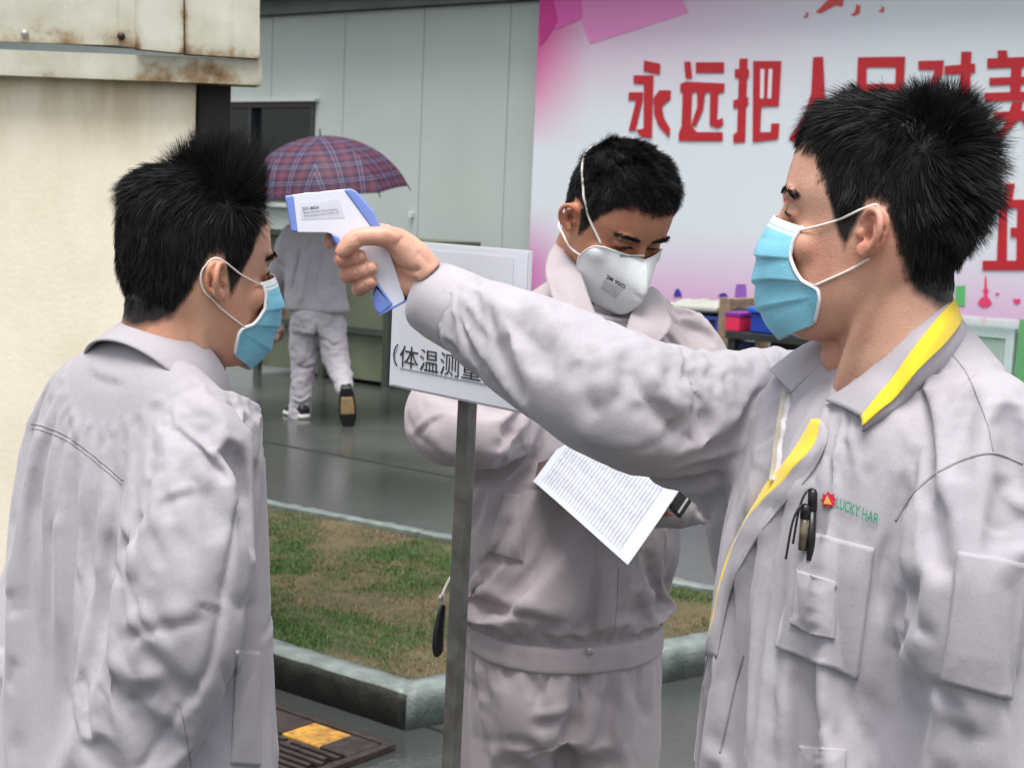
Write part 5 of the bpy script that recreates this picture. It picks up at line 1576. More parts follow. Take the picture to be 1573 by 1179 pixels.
# ================================================================ man on the left being measured
manL = empty('person', P(215, 900, 1.92) * np.array((1, 1, 0)), 'man seen from behind his shoulder with a tall quiff having his forehead measured', 'person')
HL_o = P(296, 420, 1.93)
awL = math.atan2(ray(303, 420)[0], ray(303, 420)[1])
HL_R = pose(math.pi / 2 - awL + math.radians(25), math.radians(2), math.radians(-3))
HSL = Sculpt(HEADV.copy(), HEADF)
m_skinL = skin_mat('skin_left', srgb(214, 168, 142), srgb(200, 150, 124))
def hair_L(S, mask):
    n = 46000
    p, nn = scatter(S, mask, n)
    x, y, z = p.T
    front = np.clip((-y + .020) / .035, 0, 1) * np.clip((z - .075) / .03, 0, 1)
    top = np.clip((z - .070) / .045, 0, 1)
    low = np.clip((.05 - z) / .09, 0, 1)
    fr2 = np.clip((-y - .045) / .03, 0, 1)
    L = .022 + .006 * top + .043 * front - .008 * low - .006 * front * fr2
    sidel = np.clip((.05 - z) / .04, 0, 1) * np.clip((-y + .04) / .05, 0, 1)
    L = np.clip(L * (1 - .66 * sidel) * (.25 + .75 * fade(p, .04)), .004, .07) * RNG.uniform(.62, 1.08, n)
    L = L * (1 + .45 * np.array([mnoise.noise((a * 70, b_ * 70, c * 70 + 3)) for a, b_, c in p]))
    cl = np.array([[mnoise.noise((a * 38, b_ * 38, c * 38 + k)) for k in (3, 9.1, 17.3)] for a, b_, c in p])
    comb = np.zeros((n, 3)); comb[:, 2] = -1.0 + .7 * top + 1.75 * front; comb[:, 1] = .9 * top * (1 - front) + .25 * front * fr2
    d = nn * (.13 + .10 * top)[:, None] + comb * .8 + cl * (.30 + .2 * front)[:, None] + RNG.normal(0, .08, (n, 3))
    d /= np.linalg.norm(d, axis=1)[:, None]; d = lift_dirs(d, nn)
    bend = np.zeros((n, 3)); bend[:, 2] = -.16; bend[:, 1] = -.10 * front
    return ribbons(p - nn * .001, d, L, bend, RNG.uniform(.0004, .0007, n), 3, locks=2600, pull=.48)
FL_ = nrm((.55, .83, 0))
jl = [rings_mesh(superloft([section(256, 574, 1.93, .069, .080, .074, FL_, tilt=50), section(249, 586, 1.93, .106, .090, .086, FL_, tilt=38), section(239, 606, 1.93, .150, .097, .094, FL_, tilt=18), section(227, 644, 1.93, .170, .103, .100, FL_),
                            section(206, 740, 1.93, .170, .109, .106, FL_), section(201, 850, 1.93, .170, .114, .108, FL_), section(203, 960, 1.93, .171, .117, .109, FL_), section(205, 1070, 1.93, .173, .119, .111, FL_),
                            section(207, 1179, 1.93, .176, .120, .112, FL_), section(209, 1320, 1.93, .180, .121, .114, FL_), section(210, 1430, 1.93, .180, .121, .114, FL_)], 84, 72)),
      pxtube([(285, 640, 1.86, 60), (312, 676, 1.825, 76), (294, 740, 1.795, 84), (273, 820, 1.775, 87), (260, 900, 1.765, 85), (246, 968, 1.765, 84), (204, 1060, 1.79, 79), (150, 1150, 1.83, 71), (96, 1240, 1.88, 60), (62, 1300, 1.91, 48)], 40, samples=64),
      pxtube([(130, 650, 2.03, 46), (92, 740, 2.07, 52), (62, 840, 2.08, 54), (36, 930, 2.06, 57), (20, 1020, 2.03, 58), (18, 1110, 2.0, 57), (34, 1200, 1.97, 53), (50, 1285, 1.95, 45)], 36, samples=50)]
bodyL = remesh([rings_mesh(superloft([section(268, 530, 1.93, .052, .052, .052, FL_), section(253, 600, 1.93, .12, .07, .07, FL_), section(228, 668, 1.93, .155, .088, .088, FL_), section(207, 850, 1.93, .155, .098, .094, FL_), section(222, 1100, 1.93, .165, .105, .10, FL_), section(226, 1330, 1.93, .165, .10, .10, FL_)], 30, 32)),
                pxtube([(300, 660, 1.84, 56), (280, 780, 1.79, 62), (258, 940, 1.77, 58), (190, 1080, 1.80, 50), (100, 1235, 1.87, 36), (62, 1300, 1.91, 30)]),
                pxtube([(120, 660, 2.04, 36), (66, 840, 2.08, 40), (24, 1000, 2.035, 42), (28, 1170, 1.98, 36), (52, 1290, 1.95, 26)])] , .009).smooth(4)
JL = remesh(jl, .0098).smooth(4, .6)
pin = np.full(len(JL.v), 0.05)
pin = np.maximum(pin, np.clip((.17 - np.linalg.norm(JL.v - P(251, 584, 1.93), axis=1)) / .05, 0, 1))
drape(JL, pin, 25, grow=0.085, stiff=25, bend=4, grav=0.35, goal=0.6, body=bodyL)
JL = sharpen(subdiv(JL), 10, 1.0)
creases(JL, 60, 12, lambda p: np.array((.2, 0, -1)), width=(.004, .007), depth=(.0015, .0038))
JL.folds([([(236, 702), (216, 770), (205, 812), (176, 852)], .010, -0.0097), ([(250, 720), (238, 780), (222, 830)], .013, 0.0053), ([(172, 812), (172, 860), (186, 902)], .008, -0.0060), ([(186, 790), (200, 850), (196, 890)], .010, 0.0053),
          ([(231, 775), (265, 757), (304, 745)], .006, 0.0030), ([(231, 784), (265, 767), (300, 756)], .008, -0.0030), ([(173, 982), (220, 972), (273, 961), (326, 950)], .009, -0.0053), ([(180, 962), (230, 950), (300, 930)], .014, 0.0045),
          ([(163, 1024), (196, 1078), (252, 1052)], .011, -0.0075), ([(165, 1000), (210, 1040), (270, 1020)], .013, 0.0060), ([(366, 700), (368, 780), (342, 930), (322, 1026), (284, 1074), (222, 1176)], .007, -0.0075, False),
          ([(360, 690), (374, 760), (372, 850)], .010, -0.0060), ([(352, 700), (362, 800)], .010, 0.0037), ([(60, 717), (58, 850), (68, 1032)], .016, -0.0053), ([(88, 690), (90, 850), (104, 1040)], .016, 0.0053), ([(118, 760), (140, 880), (160, 990)], .014, -0.0053), ([(150, 720), (166, 820), (170, 920)], .014, 0.0045),
          ([(100, 1040), (110, 1110), (130, 1170)], .014, -0.0045), ([(330, 880), (365, 928), (398, 930)], .012, -0.0045), ([(340, 1010), (352, 1070), (350, 1160)], .006, -0.0045), ([(300, 850), (290, 930), (264, 990)], .016, 0.0045), ([(10, 905), (20, 950)], .012, -0.0045), ([(22, 1010), (10, 1060)], .01, -0.0045)])
jLo = JL.obj('jacket', m_fab, manL)
bvL = JL.bvh(); sfL = surf_of(JL, bvL)
for q in ([(48, 650), (72, 656), (104, 670), (142, 698), (190, 738)], [(278, 1085), (286, 1130), (294, 1176)]):
    stitch(JL, 'seam', q, jLo, bv=bvL, width=.0013)
stitch(JL, 'seam', [(48, 657), (72, 663), (104, 677), (142, 705), (188, 744)], jLo, bv=bvL, width=.0008)
v_, f_ = patch_on(JL, ((362, 998), (397, 1000), (398, 1176), (354, 1172)), .003, bv=bvL, bulge=.003); mesh('hip_pocket', v_, f_, m_fab, jLo)
# stand collar with its folded leaf
def ring_collar(name, c, f, ru, rvf, rvb, tilt, h, flare, m, parent, gap=55, thick=.003, drop=.045, yaw0=0):
    """shirt collar round a neck hole: stand of height h, leaf falling outward by drop; opening of gap degrees at the front"""
    f = nrm(f); u = np.cross(Z, f); a = math.radians(tilt); ff = f * math.cos(a) - Z * math.sin(a); up = np.cross(u, ff); up = up if up[2] > 0 else -up
    th = np.radians(np.linspace(90 + gap, 90 + 360 - gap, 60))
    base = np.array([c + u * ru * math.cos(t_) + ff * (rvf if math.sin(t_) > 0 else rvb) * math.sin(t_) for t_ in th])
    out = np.array([nrm(u * math.cos(t_) + ff * math.sin(t_)) for t_ in th])
    prof = [(0.0, 0.0), (.001, h * .55), (.002, h), (.005, h + .003), (.0085 + flare * .3, h - .004), (.0115 + flare * .7, h - drop * .55), (.013 + flare, h - drop)]
    rows = [base + out * p + up * q for p, q in prof]
    rows = [list(r) for r in rows]
    v_, f_ = strip3(rows, thick, 60)
    return mesh(name, v_, f_, m, parent)
ring_collar('collar', P(257, 573, 1.93), FL_, .065, .074, .068, 52, .024, .014, m_fab, jLo, gap=35, drop=.070)
v_, f_ = strip3([[P(412, 1070, 1.93), P(415, 1110, 1.93), P(413, 1150, 1.93), P(407, 1190, 1.93)], [P(404, 1070, 1.91), P(403, 1110, 1.91), P(401, 1150, 1.91), P(396, 1190, 1.91)]], .003); mesh('yellow_lining', v_, f_, m_yellow, jLo)
hL = remesh(simple_hand(P(62, 1300, 1.91), np.array((-.5, .3, -.8)), np.array((.3, -.9, .1))) + simple_hand(P(45, 1292, 1.95), np.array((.5, .1, -.85)), np.array((0, -1, .1))), .0035).smooth(2)
bL_in = bodyL.v - bodyL.normals() * .022
exL = Sculpt(np.vstack([bL_in, hL.v]), np.vstack([bodyL.f, hL.f + len(bL_in)]))
build_head(HSL, HL_R, HL_o, m_skinL, manL, hair_L, exL)
surgical_mask('face_mask', HSL, HL_R, HL_o, manL)
legs('trousers', P(222, 1300, 1.93) * np.array((1, 1, 0)) + Z * .80, FL_, manL, m_fab)

# ================================================================ man in the middle, reading a list
manM = empty('person', P(870, 900, 2.45) * np.array((1, 1, 0)), 'man with bowed head and white cup mask writing on a list', 'person')
HM_o = P(942, 341, 2.375)
HM_R = pose(math.radians(33), math.radians(34), math.radians(1)) * 0.91
HSM = Sculpt(HEADV.copy(), HEADF)
HSM.v[:, 0] *= 1.03
HSM.v = bend_neck(HSM.v, math.radians(34))
m_skinM = skin_mat('skin_middle', srgb(192, 140, 112), srgb(174, 122, 96))
def hair_M(S, mask):
    n = 40000
    p, nn = scatter(S, mask, n)
    x, y, z = p.T
    top = np.clip((z - .055) / .05, 0, 1); front = np.clip((-y - .03) / .05, 0, 1) * np.clip((z - .05) / .05, 0, 1)
    low = np.clip((.06 - z) / .06, 0, 1)
    L = (.013 + .008 * top + .005 * front - .008 * low) * (.35 + .65 * fade(p, .04))
    L = np.clip(L, .003, .04) * RNG.uniform(.65, 1.12, n)
    cl = np.array([[mnoise.noise((a * 48, b_ * 48, c * 48 + k)) for k in (5, 11.1, 21.3)] for a, b_, c in p])
    comb = np.zeros((n, 3)); comb[:, 2] = -.75 + .8 * top; comb[:, 1] = -.7 * top
    d = nn * (.32)+ comb * .65 + cl * .4 + RNG.normal(0, .10, (n, 3))
    d /= np.linalg.norm(d, axis=1)[:, None]; d = lift_dirs(d, nn)
    return ribbons(p - nn * .001, d, L, np.tile((0, 0, -.1), (n, 1)), RNG.uniform(.0004, .0008, n), 2, locks=2400, pull=.4)
FM = nrm((.34, -.94, 0))
jm = [rings_mesh(superloft([section(938, 462, 2.43, .086, .098, .085, FM, tilt=46), section(930, 480, 2.44, .122, .106, .095, FM, tilt=32), section(917, 502, 2.45, .178, .118, .105, FM, tilt=12), section(906, 548, 2.45, .197, .125, .112, FM, tilt=3),
                            section(890, 640, 2.45, .194, .130, .112, FM), section(872, 750, 2.45, .186, .136, .115, FM), section(868, 850, 2.45, .187, .146, .118, FM), section(865, 910, 2.45, .184, .148, .118, FM), section(863, 948, 2.45, .164, .126, .108, FM, tilt=6), section(862, 985, 2.45, .158, .118, .105, FM, tilt=6)], 80, 72)),
      pxtube([(770, 512, 2.44, 54), (738, 535, 2.43, 60), (704, 588, 2.39, 60), (671, 636, 2.325, 53), (715, 658, 2.29, 47), (765, 666, 2.30, 45), (796, 670, 2.33, 41)], 36, samples=60),
      pxtube([(1030, 520, 2.45, 50), (1058, 548, 2.45, 57), (1092, 620, 2.43, 54), (1114, 700, 2.38, 50), (1090, 758, 2.33, 44), (1012, 780, 2.26, 37)], 36, samples=50)]
bodyM = remesh([rings_mesh(superloft([section(938, 430, 2.43, .052, .052, .052, FM), section(922, 490, 2.45, .13, .08, .08, FM), section(908, 550, 2.45, .17, .105, .095, FM), section(870, 800, 2.45, .165, .115, .1, FM), section(863, 940, 2.45, .15, .105, .095, FM), section(863, 985, 2.45, .13, .09, .085, FM)], 30, 32)),
                pxtube([(740, 535, 2.43, 48), (695, 600, 2.38, 46), (675, 640, 2.325, 42), (765, 666, 2.30, 32), (800, 672, 2.345, 26)]),
                pxtube([(1060, 545, 2.45, 46), (1100, 630, 2.42, 44), (1112, 700, 2.38, 40), (1005, 781, 2.26, 24)])], .009).smooth(4)
JM = remesh(jm, .0100).smooth(4, .6)
pq = projv(JM.v)
pin = np.full(len(JM.v), 0.05)
pin = np.maximum(pin, np.clip((JM.v[:, 2] - 1.37) / .03, 0, 1))
pin = np.maximum(pin, np.clip((.895 - JM.v[:, 2]) / .02, 0, 1))
drape(JM, pin, 25, grow=0.085, stiff=25, bend=4, grav=0.35, goal=0.6, body=bodyM)
JM = sharpen(subdiv(JM), 10, 1.0)
creases(JM, 60, 13, lambda p: np.array((.6, 0, -.7)), width=(.0045, .008), depth=(.002, .005))
JM.folds([([(915, 720), (914, 800), (913, 880), (906, 975)], .006, -0.0056, False), ([(924, 740), (924, 860), (917, 965)], .010, 0.0032, False), ([(707, 905), (750, 930), (792, 946), (888, 962)], .011, -0.0080), ([(715, 880), (770, 920), (860, 945)], .015, 0.0056), ([(945, 950), (985, 938), (1016, 926)], .010, -0.0072), ([(960, 890), (990, 900), (1030, 890)], .012, -0.0064),
          ([(960, 870), (980, 900), (1010, 915)], .012, 0.0048), ([(745, 856), (772, 864), (800, 862)], .008, -0.0040), ([(700, 790), (720, 860), (760, 900)], .014, -0.0048), ([(660, 655), (680, 690), (720, 702)], .012, 0.0048), ([(625, 640), (640, 670), (668, 690)], .010, -0.0048), ([(760, 640), (790, 680), (840, 720)], .012, -0.0048),
          ([(800, 660), (800, 700), (770, 740)], .016, -0.0048), ([(1010, 540), (1030, 560)], .010, -0.0048), ([(1055, 500), (1062, 540)], .008, -0.0040), ([(1000, 800), (1010, 850), (1000, 880)], .014, 0.0048)])
jMo = JM.obj('jacket', m_fab2, manM)
bvM = JM.bvh(); sfM = surf_of(JM, bvM)
v_, f_ = patch_on(JM, ((774, 756), (800, 760), (804, 862), (748, 846)), .003, bv=bvM, bulge=.003); mesh('side_pocket', v_, f_, m_fab2, jMo)
stitch(JM, 'seam', [(950, 872), (948, 920), (944, 965)], jMo, bv=bvM)
rb = superloft([section(862, 940, 2.45, .160, .126, .108, FM, tilt=9), section(862, 944, 2.45, .168, .134, .113, FM, tilt=9), section(862, 960, 2.45, .1695, .1355, .114, FM, tilt=9), section(862, 976, 2.45, .1685, .1345, .1135, FM, tilt=9), section(862, 981, 2.45, .160, .126, .108, FM, tilt=9)], 22, 160)
gath = np.array([mnoise.noise((math.cos(j / 160 * 6.283) * 7, math.sin(j / 160 * 6.283) * 7, 2.0)) + .6 * mnoise.noise((math.cos(j / 160 * 6.283) * 19, math.sin(j / 160 * 6.283) * 19, 5.0)) for j in range(160)])
ctr = rb.mean(1, keepdims=True); rb = ctr + (rb - ctr) * (1 + .016 * gath[None, :, None])
v_, f_ = rings_mesh(rb); wb_ = mesh('waistband', v_, f_, m_fab2, jMo)
c = P(906, 1000, 2.318); v_, f_ = ellipsoid(c, (.006, .002, .006)); mesh('snap_button', v_, f_, mat('snap', (.4, .39, .38), .35, metal=.5), wb_)
# collar leaves and undershirt
v_, f_ = strip3([L3([(884, 350, 2.45), (868, 362, 2.44), (846, 384, 2.40), (838, 420, 2.34), (852, 468, 2.285)]), L3([(884, 352, 2.44), (874, 370, 2.42), (866, 400, 2.36), (872, 440, 2.305), (884, 478, 2.275)]), L3([(886, 360, 2.44), (884, 380, 2.41), (893, 420, 2.34), (904, 455, 2.305), (916, 486, 2.285)])], .0024); mesh('collar_leaf', v_, f_, m_fab2, jMo)
v_, f_ = strip3([L3([(1000, 440, 2.42), (984, 456, 2.375), (968, 486, 2.315), (957, 525, 2.285)]), L3([(1010, 446, 2.42), (1004, 468, 2.36), (992, 500, 2.30), (972, 540, 2.272)]), L3([(1018, 456, 2.42), (1026, 478, 2.365), (1030, 504, 2.315), (992, 548, 2.275)])], .0024); mesh('collar_leaf', v_, f_, m_fab2, jMo)
tee = [rings_mesh(superloft([section(934, 448, 2.425, .068, .084, .066, FM, tilt=28), section(932, 456, 2.43, .078, .094, .075, FM, tilt=26), section(926, 482, 2.44, .115, .098, .085, FM, tilt=18), section(915, 530, 2.45, .165, .112, .10, FM, tilt=5), section(905, 600, 2.45, .17, .115, .10, FM)], 30, 60), cap=False)]
v_, f_ = tee[0]; to = mesh('undershirt', v_, f_, m_tee, manM)
rg = superloft([section(934, 448, 2.425, .068, .084, .066, FM, tilt=28), section(934, 449, 2.425, .068, .084, .066, FM, tilt=28)], 2, 60)[0]
v_, f_ = tube(np.vstack([rg, rg[:1]]), .0042, 10, cap=False); mesh('neckband', v_, f_, m_tee, to)
# hands hold the board from below
hM = remesh(simple_hand(P(804, 672, 2.37), P(860, 676, 2.52) - P(804, 672, 2.37), np.array((0, 0, 1.0)), fist=.25) + simple_hand(P(1004, 781, 2.26), P(950, 785, 2.28) - P(1004, 781, 2.26), np.array((0, 0, 1.0)), fist=.25), .003).smooth(2)
bM_in = bodyM.v - bodyM.normals() * .02
exM = Sculpt(np.vstack([bM_in, hM.v]), np.vstack([bodyM.f, hM.f + len(bM_in)]))
build_head(HSM, HM_R, HM_o, m_skinM, manM, hair_M, exM, brow_len=.010)
# folded cup respirator
def cup_mask(S, R_, o, parent):
    side = cat(np.array([(.061, -.074, .000), (.070, -.060, -.010), (.074, -.048, -.030), (.071, -.040, -.055), (.060, -.048, -.082), (.043, -.062, -.104), (.021, -.078, -.119)]), 41)
    cen = cat(np.array([(0, -.110, .004), (0, -.129, -.012), (0, -.145, -.034), (0, -.148, -.052), (0, -.140, -.074), (0, -.124, -.098), (0, -.094, -.122)]), 41)
    na = 61; al = np.linspace(-1, 1, na)
    V_ = np.zeros((41, na, 3))
    for i in range(41):
        s_ = np.sign(al) * np.abs(al) ** .92; cs = 1 - np.abs(al) ** 1.22
        V_[i, :, 0] = side[i, 0] * s_; V_[i, :, 1] = side[i, 1] + (cen[i, 1] - side[i, 1]) * cs; V_[i, :, 2] = side[i, 2] + (cen[i, 2] - side[i, 2]) * cs
    T = np.linspace(0, 1, 41)[:, None]; A = np.abs(al)[None]
    cr = np.exp(-((T - .47 + .12 * A) / .03) ** 2) * np.clip((.8 - A) * 3, 0, 1)       # welded crease
    V_[:, :, 1] += cr * .004
    V_[:, :, 1] -= np.exp(-(A / .03) ** 2) * .0025                                   # centre weld
    v = V_.reshape(-1, 3); bv = S.bvh()
    for k in range(len(v)):
        loc, nn, _, dist = bv.find_nearest(Vector(v[k]))
        if (Vector(v[k]) - loc).dot(nn) < 0.003: v[k] = np.array(loc + nn * 0.003)
    g_ = grid_faces(41, na, False)
    Sv = Sculpt(v, g_); inner = np.ones((41, na)); inner[0] = inner[-1] = 0; inner[:, 0] = inner[:, -1] = 0; inner[:, 27:34] = .08
    v = Sv.smooth(14, .6, inner.ravel()).v
    for _ in range(2):
        for k in range(len(v)):
            loc, nn, _i, dist = bv.find_nearest(Vector(v[k]))
            if (Vector(v[k]) - loc).dot(nn) < 0.0035: v[k] = np.array(loc + nn * 0.0035)
        Sv.v = v; v = Sv.smooth(2, .5, inner.ravel()).v
    n_ = Sculpt(v, g_).normals()
    if (n_[:, 1] < 0).mean() < .5: g_ = g_[:, ::-1].copy(); n_ = -n_
    vin = v - n_ * .0016
    rim = [j for j in range(na)] + [i * na + na - 1 for i in range(1, 41)] + [40 * na + j for j in range(na - 2, -1, -1)] + [i * na for i in range(39, 0, -1)]
    rf = [(rim[k], rim[(k + 1) % len(rim)], len(v) + rim[(k + 1) % len(rim)], len(v) + rim[k]) for k in range(len(rim))]
    mk = mesh('respirator_mask', to_world(np.vstack([v, vin]), R_, o), np.vstack([g_, g_[:, ::-1] + len(v), np.array(rf)]), m_maskwhite, parent)
    W = to_world(v, R_, o)
    e = W.reshape(41, na, 3)
    rimp = np.array([W[k] for k in rim])
    vv, ff = tube(np.vstack([rimp, rimp[:1]])[::2], .0012, 6); mesh('edge_weld', vv, ff, m_maskwhite, mk)
    for pts in ([(-.060, -.064, -.002), (-.074, -.036, .020), (-.082, -.012, .040), (-.083, .010, .062), (-.070, .055, .085), (0, .106, .095), (.070, .055, .085), (.083, .010, .062), (.082, -.012, .040), (.074, -.036, .020), (.060, -.064, -.002)],
                [(-.066, -.040, -.045), (-.073, -.012, -.048), (-.071, .020, -.046), (-.058, .060, -.048), (0, .096, -.05), (.058, .060, -.048), (.071, .020, -.046), (.073, -.012, -.048), (.066, -.040, -.045)]):
        lp = cat(np.array(pts), 80)
        for k in range(len(lp)):
            loc, nn, _, dist = bv.find_nearest(Vector(lp[k]))
            dd = (Vector(lp[k]) - loc).dot(nn)
            hair_ = .006 if (lp[k][2] > .045) else .0016
            lp[k] = np.array(loc + nn * hair_) if (dd < hair_ or dist > .012) and 4 < k < 75 else lp[k]
        for _ in range(2): lp[1:-1] = (lp[:-2] + 2 * lp[1:-1] + lp[2:]) / 4
        vv, ff = tube(to_world(lp, R_, o), .0019, 8); mesh('head_strap', vv, ff, m_elastic, mk)
    return mk, Sculpt(W, g_)
mkM, mkS = cup_mask(HSM, HM_R, HM_o, manM)
sfK = surf_of(mkS)
m_pr = mat('mask_print', (.05, .05, .05), .7); m_prg = mat('mask_print_grey', (.30, .30, .30), .7)
text_on('printed_text', '3M 9502', ((933, 421), (962, 438), (960, 444), (931, 428)), sfK, .0006, m_pr, mkM, bold=.02)
for k, (x0, x1) in enumerate(((0, 30), (0, 28), (1, 29), (0, 24), (3, 26))):
    text_on('printed_text', 'PARTICULATE RESPIRATOR KN95'[:26 - 2 * k], ((929 - k * 1.2 + x0 * .0, 429 + k * 2.9), (957 - k * 1.3 - k, 445 + k * 2.9), (956 - k * 1.3 - k, 447.4 + k * 2.9), (928 - k * 1.2, 431.4 + k * 2.9)), sfK, .0006, m_prg, mkM)
v_, f_ = ribbon_on(mkS, [(952, 392), (972, 393), (990, 393)], .0035, .0008, 20); mesh('nose_wire', v_, f_, m_prg, mkM)
# trousers
tr = [rings_mesh(superloft([section(862, 955, 2.45, .160, .125, .110, FM, tilt=6), section(862, 990, 2.45, .166, .130, .118, FM), section(862, 1050, 2.45, .166, .128, .122, FM), section(862, 1110, 2.45, .160, .12, .12, FM)], 20, 48)),
      pxtube([(800, 1020, 2.45, 82), (790, 1100, 2.45, 92), (785, 1179, 2.45, 89), (782, 1350, 2.45, 78), (770, 1550, 2.45, 68), (760, 1700, 2.45, 64), (757, 1760, 2.45, 64)], 36, samples=60),
      pxtube([(925, 1020, 2.45, 78), (940, 1100, 2.45, 76), (934, 1179, 2.45, 73), (925, 1350, 2.45, 66), (905, 1550, 2.45, 62), (895, 1700, 2.45, 60), (892, 1760, 2.45, 60)], 36, samples=60)]
TM = remesh(tr, .0125).smooth(4)
TM.noise(.004, 7, (1, 1, .5), 2)
pin = np.maximum(np.full(len(TM.v), .05), np.clip((TM.v[:, 2] - .80) / .03, 0, 1))
drape(TM, pin, 18, grow=.075, stiff=25, bend=4, grav=.3, goal=.6)
TM = subdiv(TM); sharpen(TM, 10, 1.0); creases(TM, 90, 14, lambda p: np.array((.3, 0, -.9)), width=(.006, .011), depth=(.002, .005))
TM.folds([([(900, 1006), (893, 1060), (886, 1100), (868, 1178)], .010, -.014, False), ([(884, 1095), (877, 1130), (868, 1185), (860, 1240)], .012, -.03), ([(856, 994), (840, 1040), (820, 1080)], .008, -.009), ([(842, 1000), (830, 1050), (806, 1090)], .010, .006), ([(783, 970), (778, 1010), (776, 1060)], .006, -.005), ([(818, 1112), (850, 1112), (886, 1100)], .009, -.010), ([(815, 1098), (850, 1094), (880, 1085)], .010, .007),
          ([(975, 990), (980, 1030), (984, 1068)], .006, -.006), ([(965, 1030), (985, 1080), (1000, 1110)], .012, -.007), ([(800, 1160), (840, 1155), (872, 1150)], .010, -.007), ([(705, 1035), (730, 1060), (760, 1070)], .012, -.006), ([(940, 1080), (950, 1130), (960, 1176)], .012, .007), ([(900, 1060), (925, 1075), (940, 1074)], .008, -.005), ([(720, 1130), (760, 1140), (800, 1130)], .014, -.004)])
TM.obj('trousers', m_fab2, manM)
for q in (P(757, 1760, 2.45), P(892, 1760, 2.45)): shoe(q * np.array((1, 1, 0)), FM, manM)

# ================================================================ person walking away under an umbrella
manW = empty('person', P(480, 650, 10.6) * np.array((1, 1, 0)), 'person in grey work suit walking away across the wet yard under a plaid umbrella', 'person')
FW = nrm((-.12, 1, 0)); DW = 10.6
jw = [rings_mesh(superloft([section(488, 332, DW, .07, .07, .07, FW), section(488, 340, DW, .13, .09, .09, FW), section(487, 352, DW, .190, .11, .11, FW), section(485, 375, DW, .205, .125, .12, FW), section(484, 410, DW, .205, .13, .125, FW), section(485, 445, DW, .212, .135, .13, FW), section(489, 479, DW, .225, .14, .138, FW)], 40, 40)),
      pxtube([(452, 350, DW, 11), (442, 365, DW, 13), (433, 395, 10.62, 14), (426, 420, 10.66, 14), (430, 445, 10.75, 12), (434, 462, 10.85, 10)], 24, samples=36),
      pxtube([(522, 350, DW, 11), (532, 368, DW, 13), (534, 400, 10.72, 13), (528, 400, 10.9, 12), (510, 370, 11.0, 10)], 24, samples=30)]
JW = remesh(jw, .016).smooth(4)
JW.noise(.016, 7, (1, 1, .45), 3); JW.noise(.008, 20, (1, 1, .6), 8)
JW = subdiv(JW)
JW.folds([([(462, 372), (452, 420), (445, 452)], .012, -.028), ([(474, 380), (466, 440), (458, 470)], .016, .018), ([(500, 370), (488, 430), (480, 465)], .012, -.014), ([(478, 360), (470, 400)], .01, -.012), ([(425, 400), (440, 415)], .012, -.018), ([(520, 400), (510, 450)], .012, -.012)])
jwo = JW.obj('jacket', m_fab, manW)
tw = [rings_mesh(superloft([section(487, 470, DW, .175, .12, .12, FW), section(487, 492, DW, .185, .13, .135, FW), section(487, 512, DW, .17, .12, .13, FW)], 14, 36)),
      pxtube([(467, 495, DW, 23), (468, 530, 10.62, 23), (467, 565, 10.62, 20), (463, 600, 10.60, 18), (460, 632, 10.60, 17.5), (459, 645, 10.60, 17)], 24, samples=40),
      pxtube([(508, 495, DW, 23), (513, 530, 10.56, 22), (519, 560, 10.50, 19), (527, 585, 10.35, 16), (533, 602, 10.25, 14)], 24, samples=40)]
TW = remesh(tw, .015).smooth(3)
TW.noise(.016, 9, seed=5); TW.noise(.010, 24, (1, 1, 1.4), 2)
TW = subdiv(TW)
TW.folds([([(487, 498), (486, 520), (490, 540)], .012, -.03), ([(450, 625), (465, 632), (480, 622)], .008, -.018), ([(448, 610), (462, 616), (478, 606)], .008, .014), ([(500, 520), (510, 530), (522, 528)], .01, -.014), ([(452, 560), (470, 566), (486, 560)], .01, -.014)])
TW.obj('trousers', m_fab, manW)
HWs = remesh([rings_mesh(superloft([(np.array((0, 0, z)), (1, 0, 0), (0, -1, 0), w, w * 1.2, w * 1.2, 2) for z, w in ((.13, .02), (.11, .06), (.06, .078), (0, .077), (-.06, .066), (-.11, .03))], 20, 24)), tube([(0, .02, 0), (0, .03, -.18)], [.055, .06], 16)] + ear_parts(1) + ear_parts(-1), .006).smooth(3)
HWo = P(487, 300, 10.58)
RW = pose(math.radians(173), math.radians(10), 0)
mW = scalp_mask(HWs.v); tW = head_tint(HWs.v, mW)
hW = remesh(simple_hand(P(434, 464, 10.86), np.array((-.1, .1, -1)), np.array((1, 0, 0))) + simple_hand(P(508, 366, 11.0), np.array((-.3, .2, .9)), np.array((0, 0, 1.0))) +
            [pxtube([(487, 345, DW, 10), (487, 420, DW, 18), (487, 500, DW, 18)]), pxtube([(452, 355, DW, 5), (433, 400, 10.63, 5), (427, 425, 10.68, 5), (434, 462, 10.85, 5)]), pxtube([(524, 355, DW, 5), (533, 390, 10.7, 5), (528, 398, 10.88, 5), (509, 367, 11.0, 5)]),
             pxtube([(467, 500, DW, 9), (468, 530, 10.62, 8), (467, 565, 10.62, 7), (463, 600, 10.6, 6), (460, 648, 10.6, 6)]), pxtube([(508, 500, DW, 9), (513, 530, 10.56, 8), (519, 560, 10.5, 7), (527, 585, 10.35, 6), (533, 602, 10.25, 5)])], .008).smooth(1)
mesh('body', np.vstack([to_world(HWs.v, RW, HWo), hW.v]), np.vstack([HWs.f, hW.f + len(HWs.v)]), m_skinL, manW, col=np.vstack([tW, np.ones((len(hW.v), 3))]))
p_, n_ = scatter(HWs, mW, 5000)
v_, f_ = ribbons(p_, (n_ * .5 + np.array((0, 0, -.5))), RNG.uniform(.015, .03, 5000), np.zeros((5000, 3)), np.full(5000, .003), 2); mesh('hair', to_world(v_, RW, HWo), f_, m_hair, manW)
